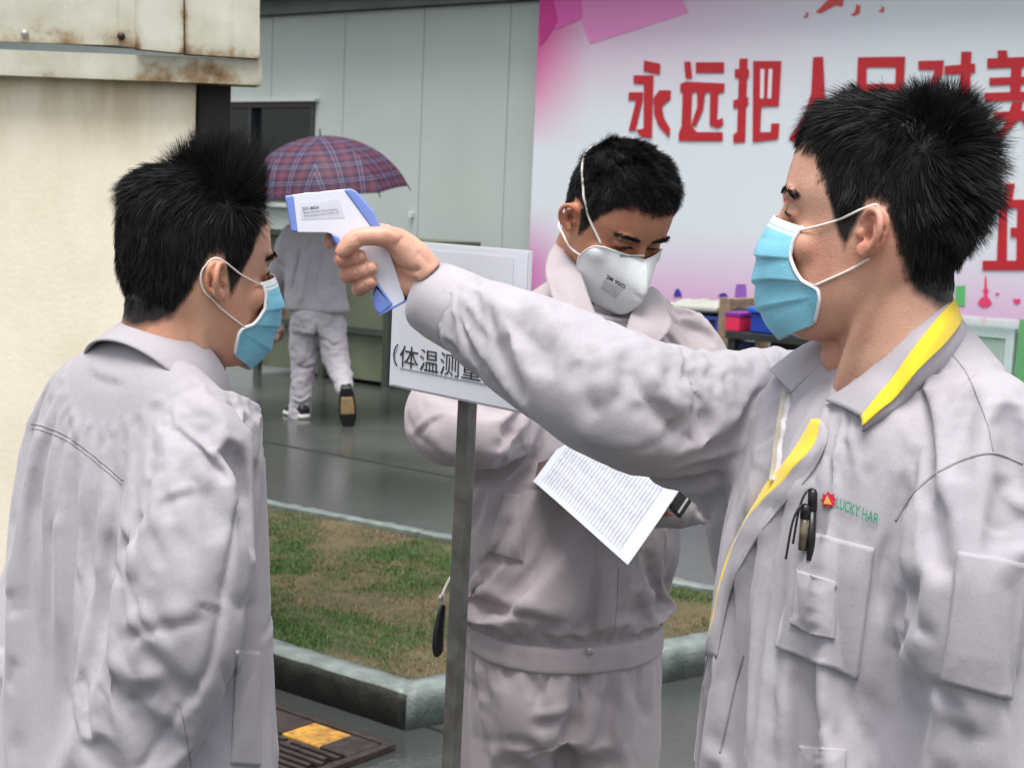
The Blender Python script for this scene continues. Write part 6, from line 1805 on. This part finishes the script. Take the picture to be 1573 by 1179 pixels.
# shoes: planted left one, right one lifted with its sole towards us
m_solew = mat('sole_white', srgb(214, 210, 200), .6); m_tan = mat('sole_tan', srgb(176, 148, 104), .7, var=.15, vscale=40)
a0_ = P(461, 655, 10.58); a0_[2] = 0; fs = nrm((-.62, .78, 0)); us = np.cross(Z, fs)
rows = [(-.07, .036, .05), (-.03, .042, .075), (.04, .044, .07), (.10, .046, .05), (.16, .040, .035), (.19, .022, .02)]
v_, f_ = rings_mesh(superloft([(a0_ + fs * d + Z * (.03 + h / 2), us, Z, w, h / 2 + .008, h / 2, 2.5) for d, w, h in rows], 20, 24)); sh = mesh('shoe', v_, f_, m_black, manW)
v_, f_ = rings_mesh(superloft([(a0_ + fs * d + Z * .017, us, Z, w, .016, .0165, 3.5) for d, w in ((-.08, .034), (-.04, .044), (.04, .046), (.11, .050), (.17, .042), (.20, .018))], 20, 24)); mesh('sole', v_, f_, m_solew, sh)
c0, c1 = P(532, 594, 10.20), P(535, 652, 10.28); ax = nrm(c1 - c0); nf_ = nrm(CAM - c0); nf_ = nrm(nf_ - ax * np.dot(nf_, ax)); sx_ = np.cross(nf_, ax)
Ls = np.linalg.norm(c1 - c0)
def lift_sole(t0, t1, off, th, grow=0.0):
    ts = np.linspace(t0, t1, 8)
    wf = lambda t_: .036 + .020 * math.sin(max(t_, 0) * 2.6) - .012 * max(0, t_ - .85) * 6
    return rings_mesh(superloft([(c0 + ax * (Ls * t_) + nf_ * off, sx_, nf_, wf(t_) + grow, th, th, 3) for t_ in ts], 20, 24))
v_, f_ = lift_sole(.0, 1.0, -.03, .035); sh = mesh('shoe', v_, f_, m_black, manW)
v_, f_ = lift_sole(-.01, 1.01, .010, .012, .003); so_ = mesh('sole', v_, f_, m_black, sh)
v_, f_ = lift_sole(.24, .68, .018, .008, -.010); mesh('sole_insert', v_, f_, m_tan, so_)
# ---- umbrella
umb = empty('umbrella', P(500, 330, 10.55), 'purple and pink plaid umbrella held open over the walking person', 'umbrella')
m_pl, t, b = nodes('plaid')
uvn = t.nodes.new('ShaderNodeUVMap'); sp = t.nodes.new('ShaderNodeSeparateXYZ'); t.links.new(uvn.outputs[0], sp.inputs[0])
def stripes(sock, k):
    m1 = t.nodes.new('ShaderNodeMath'); m1.operation = 'MULTIPLY'; m1.inputs[1].default_value = k; t.links.new(sock, m1.inputs[0])
    m2 = t.nodes.new('ShaderNodeMath'); m2.operation = 'FRACT'; t.links.new(m1.outputs[0], m2.inputs[0])
    rp = t.nodes.new('ShaderNodeValToRGB'); rp.color_ramp.interpolation = 'CONSTANT'
    seq = [(0.0, srgb(118, 66, 84)), (.16, srgb(84, 44, 72)), (.30, srgb(40, 38, 74)), (.44, srgb(170, 156, 176)), (.475, srgb(58, 50, 88)), (.60, srgb(170, 158, 178)), (.635, srgb(44, 40, 76)), (.78, srgb(84, 44, 72)), (.9, srgb(106, 60, 80))]
    for i, (ps, c) in enumerate(seq):
        e = rp.color_ramp.elements[i] if i < 2 else rp.color_ramp.elements.new(ps)
        e.position = ps; e.color = (*c, 1)
    t.links.new(m2.outputs[0], rp.inputs['Fac']); return rp.outputs['Color']
mx = t.nodes.new('ShaderNodeMix'); mx.data_type = 'RGBA'; mx.inputs['Factor'].default_value = 0.5
t.links.new(stripes(sp.outputs['X'], 7.5), mx.inputs['A']); t.links.new(stripes(sp.outputs['Y'], 7.5), mx.inputs['B'])
t.links.new(mx.outputs['Result'], b.inputs['Base Color']); b.inputs['Roughness'].default_value = .6; b.inputs['Subsurface Weight'].default_value = 0.0
tl_ = t.nodes.new('ShaderNodeBsdfTranslucent'); ms_ = t.nodes.new('ShaderNodeMixShader'); ms_.inputs[0].default_value = .35      # thin nylon lets some daylight through
t.links.new(mx.outputs['Result'], tl_.inputs['Color']); t.links.new(b.outputs[0], ms_.inputs[1]); t.links.new(tl_.outputs[0], ms_.inputs[2])
t.links.new(ms_.outputs[0], [n for n in t.nodes if n.type == 'OUTPUT_MATERIAL'][0].inputs['Surface'])
apex = P(492, 209, 10.5)
uz = nrm(np.array((-.10, -.10, 1.0))); ux = nrm(np.cross((0, 1, 0), uz)); uy = np.cross(uz, ux)
RU, HU = .57, .37
def umb_pt(r, phi, sc=1.0):
    """r 0..1 along canopy, phi azimuth; panels sag between ribs"""
    k = math.pi / 4; d = ((phi + k / 2) % k) / k - .5                       # -.5 .. .5 between ribs centred on rib
    mid = abs(((phi % k) / k) - .5)                                       # .5 at ribs, 0 at mid panel
    sag = (1 - (2 * mid) ** 2)
    rr = RU * math.sin(r * 1.22) / math.sin(1.22) * (1 - .075 * sag * r ** 1.5)
    zz = -HU * (1 - math.cos(r * 1.22)) / (1 - math.cos(1.22)) - .012 * sag * r + .02 * sag * r ** 4
    return apex + ux * rr * math.cos(phi) + uy * rr * math.sin(phi) + uz * zz
for k in range(8):
    n1_, n2_ = 14, 13
    vs, uv = [], []
    for i in range(n1_):
        r_ = .02 + .98 * i / (n1_ - 1)
        for j in range(n2_):
            ph = (k + j / (n2_ - 1)) * math.pi / 4 + .12
            vs.append(umb_pt(r_, ph - .12) if False else umb_pt(r_, (k + j / (n2_ - 1) * .9999) * math.pi / 4))
            uv.append(((j / (n2_ - 1) - .5) * RU * r_ * .78 + k * .037, r_ * .72))
    vs = np.array(vs); S_ = Sculpt(vs, grid_faces(n1_, n2_, False)); nn = S_.normals()
    v2 = np.vstack([vs, vs - nn * .0015]); f2 = np.vstack([S_.f, S_.f[:, ::-1] + len(vs)])
    mesh('canopy_panel', v2, f2, m_pl, umb, uv=np.vstack([uv, uv]))
    rib = [umb_pt(r_, k * math.pi / 4 + 1e-4) - uz * .006 for r_ in np.linspace(.02, 1.02, 14)]
    v_, f_ = tube(rib, .003, 6); rb_ = mesh('rib', v_, f_, m_black, umb)
    v_, f_ = tube([umb_pt(1.0, k * math.pi / 4 + 1e-4), umb_pt(1.05, k * math.pi / 4 + 1e-4)], [.005, .003], 6); mesh('rib_tip', v_, f_, m_black, rb_)
v_, f_ = tube([apex + uz * .05, apex, apex - uz * .74], [.004, .006, .006], 8); mesh('shaft', v_, f_, m_black, umb)
v_, f_ = tube([apex - uz * .72, apex - uz * .80, apex - uz * .84 + ux * .02], [.014, .015, .012], 10); mesh('handle', v_, f_, m_black, umb)
# ---- carrier bag in the walker's hand
bag = empty('carrier_bag', P(426, 508, 10.88), 'thin plastic carrier bag with brown contents hanging from the walking person\'s hand', 'bag')
S_ = remesh([ellipsoid(P(426, 507, 10.88), (.055, .04, .085)), ellipsoid(P(418, 520, 10.88), (.05, .035, .03))], .008).smooth(2); S_.noise(.012, 30, seed=3)
S_.obj('bag_contents', mat('bag_brown', srgb(140, 84, 70), .5, col2=srgb(196, 180, 172), vscale=26), bag)
for dx in (-5, 4):
    v_, f_ = tube([P(426 + dx, 488, 10.87), P(432 + dx * .4, 478, 10.86), P(434, 470, 10.86)], [.008, .005, .004], 8, samples=12); mesh('bag_handle', v_, f_, m_tee, bag)

# ================================================================ handheld thermometer
D_t = 1.868
def zt3(a, b_): return (380 + a / 3.468, 180 + b_ / 3.468)
gun = empty('infrared_thermometer', P(570, 400, D_t), 'white and blue infrared forehead thermometer gripped in the outstretched hand', 'thermometer')
m_gw = mat('gun_white', srgb(226, 228, 240), 0.32, var=.02); m_gb = mat('gun_blue', srgb(118, 142, 214), 0.38, var=.03)
vd = nrm(np.array((ray(530, 380)[0], ray(530, 380)[1], 0)))
def slab(name, pts, th, m, parent, bev=.004, d0=0.0, seg=3):
    """rounded plate: outline in the plane of the thermometer, th thick, centred"""
    bm = bmesh.new()
    vs = [bm.verts.new(Vector(P(x_, y_, D_t) - vd * (th / 2 + d0))) for x_, y_ in pts]
    fc = bm.faces.new(vs)
    r_ = bmesh.ops.extrude_face_region(bm, geom=[fc])
    for q in r_['geom']:
        if isinstance(q, bmesh.types.BMVert): q.co += Vector(vd * th)
    bmesh.ops.recalc_face_normals(bm, faces=bm.faces[:])
    if bev > 0: bmesh.ops.bevel(bm, geom=[e for e in bm.edges], offset=bev, segments=seg, affect='EDGES', profile=0.6, clamp_overlap=True)
    me = bpy.data.meshes.new(name); bm.to_mesh(me); bm.free()
    me.polygons.foreach_set('use_smooth', np.ones(len(me.polygons), bool))
    me.materials.append(m)
    o = bpy.data.objects.new(name, me); link(o, parent)
    md = o.modifiers.new('wn', 'WEIGHTED_NORMAL'); md.keep_sharp = True
    return o
body_o = [(439, 301), (466, 297), (470, 296), (493, 295), (496, 294), (537, 290), (547, 295), (573, 325), (584, 347), (601, 395), (621, 457), (617, 464), (590, 474), (578, 440), (548, 395), (524, 378), (512, 360), (503, 357), (459, 356.5), (449, 354)]
slab('gun_body', body_o, .036, m_gw, gun, .005)
slab('front_cap', [(438, 301), (452, 299), (459, 357), (448, 355.5)], .0385, m_gb, gun, .003)
slab('back_shell', [(527, 291.5), (538, 289), (548, 294), (574, 324), (586, 350), (570, 350)], .0385, m_gb, gun, .003)
slab('grip_front', [(508, 357), (520, 362), (535, 385), (560, 412), (580, 433), (604, 466), (583, 482), (575, 474), (571, 456), (577, 442), (560, 425), (530, 392), (515, 372)], .0388, m_gb, gun, .003)
slab('battery_cap', [(581, 480), (622, 458), (623, 462), (583, 484)], .037, m_gb, gun, .0015)
slab('trigger', [(509, 358), (517, 361), (521, 372), (515, 376), (510, 368)], .014, m_gb, gun, .002)
# label plate
lab = slab('label_plate', [zt3(278, 462), zt3(470, 436), zt3(492, 446), zt3(520, 535), zt3(290, 545)], .001, mat('gun_label', srgb(214, 216, 228), .4), gun, 0, d0=.0178)
for a, w_ in ((((462, 317.5), (490, 313.5)), None),): pass
m_ink = mat('print_ink', (0.06, 0.06, 0.08), 0.6)
def gsurf(px, py): return P(px, py, D_t) - vd * .0188, -vd
text_on('printed_text', 'DT-8826', ((465.5, 318.5), (490, 315.5), (490.5, 320), (466, 323)), gsurf, .0002, m_ink, lab, bold=.01)
text_on('printed_text', 'Body Infrared Thermometer', ((467, 325), (519, 319.5), (519.5, 322.5), (467.5, 328.5)), gsurf, .0002, m_ink, lab)
text_on('printed_text', 'Resolution: 0.1°C/0.1°F', ((468, 330), (520, 324.5), (520.3, 327), (468.4, 332.5)), gsurf, .0002, m_ink, lab)
mb = MB()
for k in range(4): mb.box(P(503 + 2.2 * k, 316, D_t) - vd * .0191, (.0008, .0002, .004))
# ================================================================ sign on a pole
sgn = empty('temperature_sign', G(683, 1400) * 0 + P(700, 640, 2.05) * np.array((1, 1, 0)), 'white paper sign board on a thin steel pole in front of the bowed man', 'sign')
sTL, sTR, sBL, sBR = P(607, 368, 2.15), P(815, 385, 1.94), P(598, 592, 2.15), P(803, 635, 1.94)
sn = nrm(np.cross(sTR - sTL, sBL - sTL)); sn = -sn if np.dot(sn, CAM - sTL) < 0 else sn
m_paper = mat('sign_paper', srgb(216, 219, 228), 0.6, var=.02, vscale=6)
mb = MB(); mb.prism([sTL, sTR, sBR, sBL], -sn, .004); mb.build('board', mat('board_edge', srgb(212, 213, 218), .6), sgn)
def sP(a, b_, l=0): return (sTL * (1 - a) + sTR * a) * (1 - b_) + (sBL * (1 - a) + sBR * a) * b_ + sn * l
mb = MB(); mb.prism([sP(.01, .01, .002), sP(.99, .01, .002), sP(.99, .985, .002), sP(.01, .985, .002)], -sn, .001); pap = mb.build('paper_sheet', m_paper, sgn)
mb = MB(); mb.prism([sP(.09, .05, .0032), sP(.90, .05, .0032), sP(.90, .86, .0032), sP(.09, .86, .0032)], -sn, .0005); pap2 = mb.build('printed_page', mat('page', srgb(212, 215, 224), .6, var=.02), sgn)
m_inkb = mat('black_ink', (0.015, 0.015, 0.018), .6)
def sign_text(body, a0, a1, b0, b1):
    v, f, mx = text_verts(body)
    out = [sP(a0 + (a1 - a0) * x_ / mx[0], b1 - (b1 - b0) * y_ / mx[1], .0042) for x_, y_ in v]
    return mesh('printed_text', out, f, m_inkb, pap2, False)
sign_text('（体温测量处）', .04, .93, .70, .855)
pt, pb = P(706, 616, 2.085), P(683, 1179, 2.085)
dpl = nrm(pb - pt); foot = pt + dpl * (pt[2] / -dpl[2])
foot = np.array((pt[0] + 0.002, pt[1], 0.0))
m_pole = mat('galvanised_pole', srgb(112, 112, 107), 0.45, metal=.0, col2=srgb(86, 84, 78), vscale=30, bump=.1)
def bar(a, b_, w_, d_, m, name, parent):
    ax = nrm(b_ - a); x_ = nrm(np.array((.75, -.66, 0))); y_ = nrm(np.cross(ax, x_)); x_ = np.cross(y_, ax)
    return MB().box((a + b_) / 2, (w_, d_, np.linalg.norm(b_ - a)), np.array([x_, y_, ax]), .002).build(name, m, parent)
bar(foot, pt + Z * .18 - sn * .016,   .020, .020, m_pole, 'pole', sgn)
v_, f_ = rings_mesh(superloft([(foot + Z * .002, (1, 0, 0), (0, 1, 0), .15, .15, .15, 2), (foot + Z * .02, (1, 0, 0), (0, 1, 0), .15, .15, .15, 2), (foot + Z * .03, (1, 0, 0), (0, 1, 0), .04, .04, .04, 2)], 12, 40)); mesh('pole_base', v_, f_, m_pole, sgn)
for b_ in (.25, .8): MB().box(sP(.5, b_, -.012), (.03, .004, .02), np.array([nrm(sTR - sTL), sn, Z])).build('clamp', m_pole, sgn)
# ================================================================ pens in the chest pocket
def pen(name, label, top, bot, r, m, m2, clip):
    e = empty(name, bot, label, 'pen')
    v_, f_ = tube([bot, bot * .3 + top * .7], [r, r], 14); mesh('barrel', v_, f_, m, e)
    v_, f_ = tube([bot * .3 + top * .7, bot * .05 + top * .95, top], [r * 1.12, r * 1.12, r * .7], 14); mesh('cap', v_, f_, m2, e)
    if clip:
        n = nrm(CAM - top)
        c0 = top + n * .006; v_, f_ = tube([top, top + n * .005 - Z * .0 + np.array((-.006, 0, -.003)), top + n * .008 + np.array((-.012, 0, -.02)), top + n * .007 + np.array((-.016, 0, -.055))], [.0012] * 4, 8, samples=20); mesh('clip', v_, f_, m2, e)
    return e
def onR(px, py, l): p, n = sfR(px, py); return p + n * l
pen('pen', 'black pen with a long clip hooked over the chest pocket', onR(1259, 752, .010), onR(1248, 860, .0035), .0042, m_black, m_black, True)
pen('pen', 'clear barrelled pen standing beside the black pen in the chest pocket', onR(1255, 775, .016), onR(1243, 845, .008), .0045, mat('clear_brown', srgb(126, 112, 92), .2, col2=srgb(70, 62, 54), vscale=90), m_black, True)
# ================================================================ list on a clipboard
cbq = [P(820, 740, 2.285), P(966, 870, 2.085), P(1058, 745, 2.175), P(911, 616, 2.375)]       # left, bottom, right, top
cl_, cb_, cr_, ct_ = cbq
cn = nrm(np.cross(cb_ - cl_, ct_ - cl_)); cn = cn if cn[2] > 0 else -cn
brd = empty('clipboard', (cl_ + cr_) / 2, 'dark brown clipboard under the printed list held by the bowed man', 'clipboard')
e1, e2 = nrm(cb_ - cl_), nrm(ct_ - cl_)
mb = MB(); mb.prism([cl_ - e1 * .004 + e2 * .004 - cn * .003, cb_ - e1 * .02 + e2 * .004 - cn * .003, cr_ - e1 * .012 - cn * .003, ct_ - e1 * .05 - cn * .003, cl_ - e1 * .038 + e2 * .06 - cn * .003], -cn, .004)
mb.build('board', mat('brown_board', srgb(74, 58, 50), .5, var=.15), brd)
mb = MB(); mb.box(cr_ * .86 + cb_ * .14 - e1 * .012 - cn * .009, (.05, .05, .012), np.array([e1, e2, cn]), .004); mb.build('clip', m_black, brd)
lst = empty('printed_list', (cl_ + cr_) / 2 + cn * .004, 'white sheet printed with ruled rows lying on the clipboard', 'paper')
m_list, t, b = nodes('ruled_sheet')
uvn = t.nodes.new('ShaderNodeUVMap'); sp = t.nodes.new('ShaderNodeSeparateXYZ'); t.links.new(uvn.outputs[0], sp.inputs[0])
def fm(op, a, v_=None, b2=None):
    n = t.nodes.new('ShaderNodeMath'); n.operation = op
    t.links.new(a, n.inputs[0])
    if v_ is not None: n.inputs[1].default_value = v_
    if b2 is not None: t.links.new(b2, n.inputs[1])
    return n.outputs[0]
rowf = fm('FRACT', fm('MULTIPLY', sp.outputs['Y'], 34)); line = fm('LESS_THAN', rowf, .16)
txt = t.nodes.new('ShaderNodeTexNoise'); txt.inputs['Scale'].default_value = 1; txt.inputs['Detail'].default_value = 2
mpn = t.nodes.new('ShaderNodeMapping'); mpn.inputs['Scale'].default_value = (70, 68, 1); t.links.new(uvn.outputs[0], mpn.inputs['Vector']); t.links.new(mpn.outputs[0], txt.inputs['Vector'])
tx = fm('MULTIPLY', fm('GREATER_THAN', txt.outputs['Fac'], .5), None, fm('GREATER_THAN', rowf, .42))
colm = t.nodes.new('ShaderNodeTexNoise'); colm.inputs['Scale'].default_value = 1
mp2 = t.nodes.new('ShaderNodeMapping'); mp2.inputs['Scale'].default_value = (9, .6, 1); t.links.new(uvn.outputs[0], mp2.inputs['Vector']); t.links.new(mp2.outputs[0], colm.inputs['Vector'])
tx = fm('MULTIPLY', tx, None, fm('GREATER_THAN', colm.outputs['Fac'], .46))
ink = fm('MAXIMUM', fm('MULTIPLY', line, .75), None, fm('MULTIPLY', tx, .33))
inx = fm('MULTIPLY', fm('GREATER_THAN', sp.outputs['X'], .05), None, fm('LESS_THAN', sp.outputs['X'], .95))
iny = fm('MULTIPLY', fm('GREATER_THAN', sp.outputs['Y'], .06), None, fm('LESS_THAN', sp.outputs['Y'], .90))
ink = fm('MULTIPLY', ink, None, fm('MULTIPLY', inx, None, iny))
mx = t.nodes.new('ShaderNodeMix'); mx.data_type = 'RGBA'; mx.inputs['A'].default_value = (*srgb(186, 191, 202), 1); mx.inputs['B'].default_value = (*srgb(40, 46, 62), 1)
t.links.new(ink, mx.inputs['Factor']); t.links.new(mx.outputs['Result'], b.inputs['Base Color']); b.inputs['Roughness'].default_value = .6
n_ = 24
vs, uv = [], []
for i in range(n_):
    for j in range(n_):
        a, b_ = i / (n_ - 1), j / (n_ - 1)
        p = cl_ + (cb_ - cl_) * a + (ct_ - cl_) * b_ + cn * (.002 + .004 * (1 - b_) ** 2 * a + .0015 * math.sin(a * 5) * (1 - b_))
        vs.append(p); uv.append((b_, 1 - a) if False else (b_, a))
vs = np.array(vs); g_ = grid_faces(n_, n_, False)
S_ = Sculpt(vs, g_); nn = S_.normals(); nn = nn if np.dot(nn.mean(0), cn) > 0 else -nn
f_ = np.vstack([g_, g_[:, ::-1] + len(vs)])
mesh('sheet', np.vstack([vs, vs - nn * .0006]), f_, m_list, lst, uv=np.vstack([uv, uv]))
def lsurf(px, py):
    p = onplane(px, py, cl_ + cn * .0075, cn); return p, cn
text_on('printed_title', '员工体温登记表', ((1022, 781), (1048, 744), (1056, 749), (1030, 787)), lsurf, .0, m_inkb, lst)
# ================================================================ black pouch hanging at the bowed man's hip
pch = empty('black_pouch', P(675, 968, 2.46), 'slim black pouch hanging on a pale cord beside the bowed man\'s hip', 'pouch')
S_ = remesh([tube([P(681, 928, 2.47), P(677, 945, 2.465), P(673, 975, 2.46), P(673, 1000, 2.46), P(676, 1006, 2.46)], [.006, .010, .013, .012, .006], 16, flat=.6, samples=24)], .002).smooth(2)
S_.obj('pouch_body', m_black, pch)
v_, f_ = tube([P(681, 930, 2.47), P(679, 918, 2.47), P(684, 902, 2.48), P(696, 880, 2.50)], .0025, 8, samples=16); mesh('cord', v_, f_, m_elastic, pch)
v_, f_ = ellipsoid(P(677, 918, 2.465), (.004, .004, .006)); mesh('metal_clip', v_, f_, mat('clip_metal', (.6, .6, .6), .25, metal=.9), pch)

# ================================================================ things standing along the wall
def wbox(px0, px1, py0, off, depth, py1=None, z0=None):
    """box in front of the wall: pixel columns, top row py0, base row py1 (or z0)"""
    a0_, z1 = wall_az(px0, py0, off); a1_, _ = wall_az(px1, py0, off)
    zb_ = z0 if z0 is not None else wall_az((px0 + px1) / 2, py1, off)[1]
    return a0_, a1_, zb_, z1, off, off + depth
def bx(mb, a0_, a1_, z0, z1, b0, b1, bev=0.0):
    return mb.box(LW((a0_ + a1_) / 2, (b0 + b1) / 2, (z0 + z1) / 2), (a1_ - a0_, b1 - b0, z1 - z0), AXW, bev)
# green waste skip behind the walker
m_skip = mat('skip_green', srgb(98, 104, 84), .6, col2=srgb(72, 80, 66), vscale=2.5, bump=.05)
m_skipd = mat('skip_dark', srgb(52, 62, 52), .5, var=.2)
a0_, a1_, z0, z1, b0, b1 = wbox(396, 604, 352, -1.7, 1.2, z0=.04)
skp = empty('waste_skip', LW((a0_ + a1_) / 2, b0, 0), 'low olive green steel waste skip standing against the building wall', 'skip')
bx(MB(), a0_ + .04, a1_ - .04, z0, z1 - .03, b0 + .03, b1 - .03).build('skip_body', m_skip, skp)
for aa_ in (a0_, a1_ - .06, (a0_ + a1_) / 2): bx(MB(), aa_, aa_ + .06, .0, z1 + (.05 if aa_ != (a0_ + a1_) / 2 else 0), b0 - .02, b0 + .03).build('corner_post', m_skipd, skp)
bx(MB(), a0_ + .062, a1_ - .062, z1 - .04, z1 + .01, b0 - .012, b0 + .028).build('top_rail', m_skipd, skp)
bx(MB(), a0_ + .062, a1_ - .062, .42, .47, b0 - .010, b0 + .026).build('rail', m_skipd, skp)
# stack of blue crates under a plastic sheet
m_crate = mat('crate_blue', srgb(42, 66, 142), .5, var=.1); m_wood = mat('raw_wood', srgb(140, 118, 96), .8, var=.2, vscale=20)
a0_, a1_, z0, z1, b0, b1 = wbox(1022, 1104, 478, -1.25, .6, z0=.0)
nc = 4; hh = z1 / nc
for k in range(nc):
    cr = empty('blue_crate', LW((a0_ + a1_) / 2, b0, k * hh), ('blue lattice plastic crate at the foot of the stack below the banner', 'blue lattice plastic crate second up in the stack below the banner', 'blue lattice plastic crate third up in the stack below the banner', 'blue lattice plastic crate topmost under the crumpled plastic sheet')[k], 'crate', 'blue crates stacked below the banner')
    zA, zB = k * hh + .003, (k + 1) * hh - .006
    bx(MB(), a0_ + .01, a1_ - .01, zA, zB - .01, b0 + .014, b1 - .01).build('crate_shell', mat('crate_dark', srgb(24, 36, 84), .6), cr)
    lat = MB()
    for zz_ in (zA + .012, (zA + zB) / 2, zB - .012): bx(lat, a0_, a1_, zz_ - .012, zz_ + .012, b0, b0 + .012)
    for q in np.linspace(a0_ + .012, a1_ - .012, 7): bx(lat, q - .011, q + .011, zA + .003, zB - .003, b0 + .002, b0 + .0135)
    lat.build('lattice_front', m_crate, cr)['kind'] = 'stuff'
fr = empty('crate_frame', LW(a1_ + .05, b0, 0), 'weathered wooden post frame beside the blue crate stack', 'frame')
aw1, zw1 = wall_az(1113, 458, -1.25)
bx(MB(), a1_ + .006, aw1 + .05, 0, zw1, b0 - .01, b0 + .05).build('post', m_wood, fr)
bx(MB(), a1_ + .006, aw1 + .05, 0, zw1, b1 - .05, b1 + .01).build('post', m_wood, fr)
bx(MB(), a1_ + .008, aw1 + .048, zw1 - .06, zw1 - .005, b0 + .052, b1 - .052).build('cross_rail', m_wood, fr)
S_ = remesh([(lambda m_: (np.array(m_.v), m_.f))(bx(MB(), a0_ - .02, a1_ - .0, z1 + .012, z1 + .075, b0 - .02, b1))], .02).smooth(2); S_.noise(.03, 7, seed=2); S_.v[:, 2] = np.maximum(S_.v[:, 2], z1 + .004)
shs = S_.obj('plastic_sheet', mat('sheet_plastic', srgb(168, 170, 160), .35, var=.1)); tag(shs, 'crumpled pale plastic sheet lying over the blue crates', 'sheet')
# dark bench with storage boxes
m_bench = mat('bench_dark', (.02, .022, .022), .5, var=.2)
a0_, a1_, z0, z1, b0, b1 = wbox(1114, 1300, 508, -1.5, .7, z0=0)
bn = empty('workbench', LW((a0_ + a1_) / 2, b0, 0), 'dark low workbench below the banner carrying coloured boxes', 'bench')
bx(MB(), a0_, a1_, z1 - .05, z1, b0, b1, .004).build('bench_top', m_bench, bn)
for aa_ in (a0_ + .02, a1_ - .07):
    for bb_ in (b0 + .02, b1 - .07): bx(MB(), aa_, aa_ + .05, 0, z1 - .052, bb_, bb_ + .05).build('leg', m_bench, bn)
bx(MB(), a0_ + .07, a1_ - .07, .1, z1 - .06, b1 - .06, b1 - .03).build('back_panel', m_bench, bn)
bx(MB(), a0_ + .02, a1_ - .02, .22, .25, b0 + .07, b1 - .07).build('lower_shelf', m_bench, bn)
m_box = mat('box_blue', srgb(44, 96, 196), .4, var=.05); m_boxd = mat('box_blue_deep', srgb(30, 62, 160), .4)
x0_, _ = wall_az(1146, 500, -1.45); x1_, _ = wall_az(1262, 500, -1.45); zl = wall_az(1200, 478, -1.45)[1]
sb = empty('storage_box', LW((x0_ + x1_) / 2, b0 + .1, z1), 'blue plastic storage box with a lid on the dark workbench', 'box')
bx(MB(), x0_ + .02, x1_ - .02, z1 + .003, zl - .03, b0 + .07, b0 + .47, .008).build('box_body', m_boxd, sb)
ld = bx(MB(), x0_, x1_, zl - .028, zl + .012, b0 + .05, b0 + .49, .01).build('lid', m_box, sb)
bx(MB(), x0_ + .06, x1_ - .06, zl + .013, zl + .026, b0 + .10, b0 + .44, .005).build('lid_panel', m_box, ld)
vt, ft, mxx = text_verts('B4', bold=.02)
mesh('lid_marking', [LW(x0_ + .20 + .14 * p[0] / mxx[0], b0 + .0, 0) * np.array((1, 1, 0)) + V * (.048) * 0 + V * (.046 - b0 * 0) + Z * (zl - .026 + .034 * p[1] / mxx[1]) for p in vt], ft, m_maskwhite, ld, False)
mr_ = mat('box_red', srgb(214, 40, 84), .5); 
x0_, _ = wall_az(1120, 500, -1.4); x1_, _ = wall_az(1146, 500, -1.4)
rbx = empty('red_box', LW(x0_, b0, z1), 'small red carton beside the blue storage box on the workbench', 'box')
bx(MB(), x0_, x1_ - .02, z1 + .003, z1 + .10, b0 + .04, b0 + .3, .004).build('carton', mr_, rbx)
bx(MB(), x0_ - .004, x1_ - .016, z1 + .101, z1 + .13, b0 + .036, b0 + .304, .004).build('carton_lid', mat('box_violet', srgb(120, 40, 140), .5), rbx)
# green posted glass rack at the right
m_gp = mat('post_green', srgb(94, 160, 104), .5, var=.1); m_pale = mat('pale_frame', srgb(186, 206, 202), .4, var=.06)
m_gl = mat('rack_glass', srgb(206, 222, 216), .12, spec=.5, Alpha=.35)
a0_, a1_, z0, z1, b0, b1 = wbox(1400, 1560, 492, -2.0, .7, z0=0)
rk = empty('glass_rack', LW((a0_ + a1_) / 2, b0, 0), 'pale framed glass rack with green posts below the banner', 'rack')
for aa_ in (a0_, a1_ - .05):
    for bb_ in (b0, b1 - .05): bx(MB(), aa_, aa_ + .05, 0, z1 - .001, bb_, bb_ + .05).build('post', m_pale, rk)
for bb_ in (b0 + .004, b1 - .046): bx(MB(), a0_ + .051, a1_ - .051, z1 - .06, z1 - .004, bb_, bb_ + .04).build('top_rail', m_pale, rk)
bx(MB(), a0_ - .02, a1_ + .02, z1 + .003, z1 + .015, b0 - .02, b1 + .02).build('glass_top', m_gl, rk)
bx(MB(), a0_ + .052, a1_ - .052, .42, z1 - .07, b0 + .012, b0 + .02).build('glass_front', m_gl, rk)
q1_, _ = wall_az(1522, 500, -1.7)
for q in (q1_, q1_ - .55): bx(MB(), q - .04, q + .04, 0, z1 - .07, b0 + .3, b0 + .38).build('green_post', m_gp, rk)
bx(MB(), a0_ + .052, a1_ - .052, .30, .38, b0 + .05, b0 + .12).build('green_rail', m_gp, rk)
a0_, a1_, z0, z1, b0, b1 = wbox(1566, 1700, 490, -2.0, .7, z0=0)
rk = empty('green_rack', LW((a0_ + a1_) / 2, b0, 0), 'bright green steel rack standing beside the glass rack', 'rack')
for aa_ in (a0_, a1_ - .06): bx(MB(), aa_, aa_ + .06, 0, z1, b0, b0 + .06).build('post', m_gp, rk)
for zz_ in (.38, z1 - .07): bx(MB(), a0_ + .061, a1_ - .061, zz_, zz_ + .07, b0 + .003, b0 + .057).build('rail', m_gp, rk)
bx(MB(), a0_ + .061, a1_ - .061, .5, z1 - .1, b0 + .4, b0 + .42).build('mesh_panel', mat('rack_grey', srgb(120, 128, 122), .5), rk)
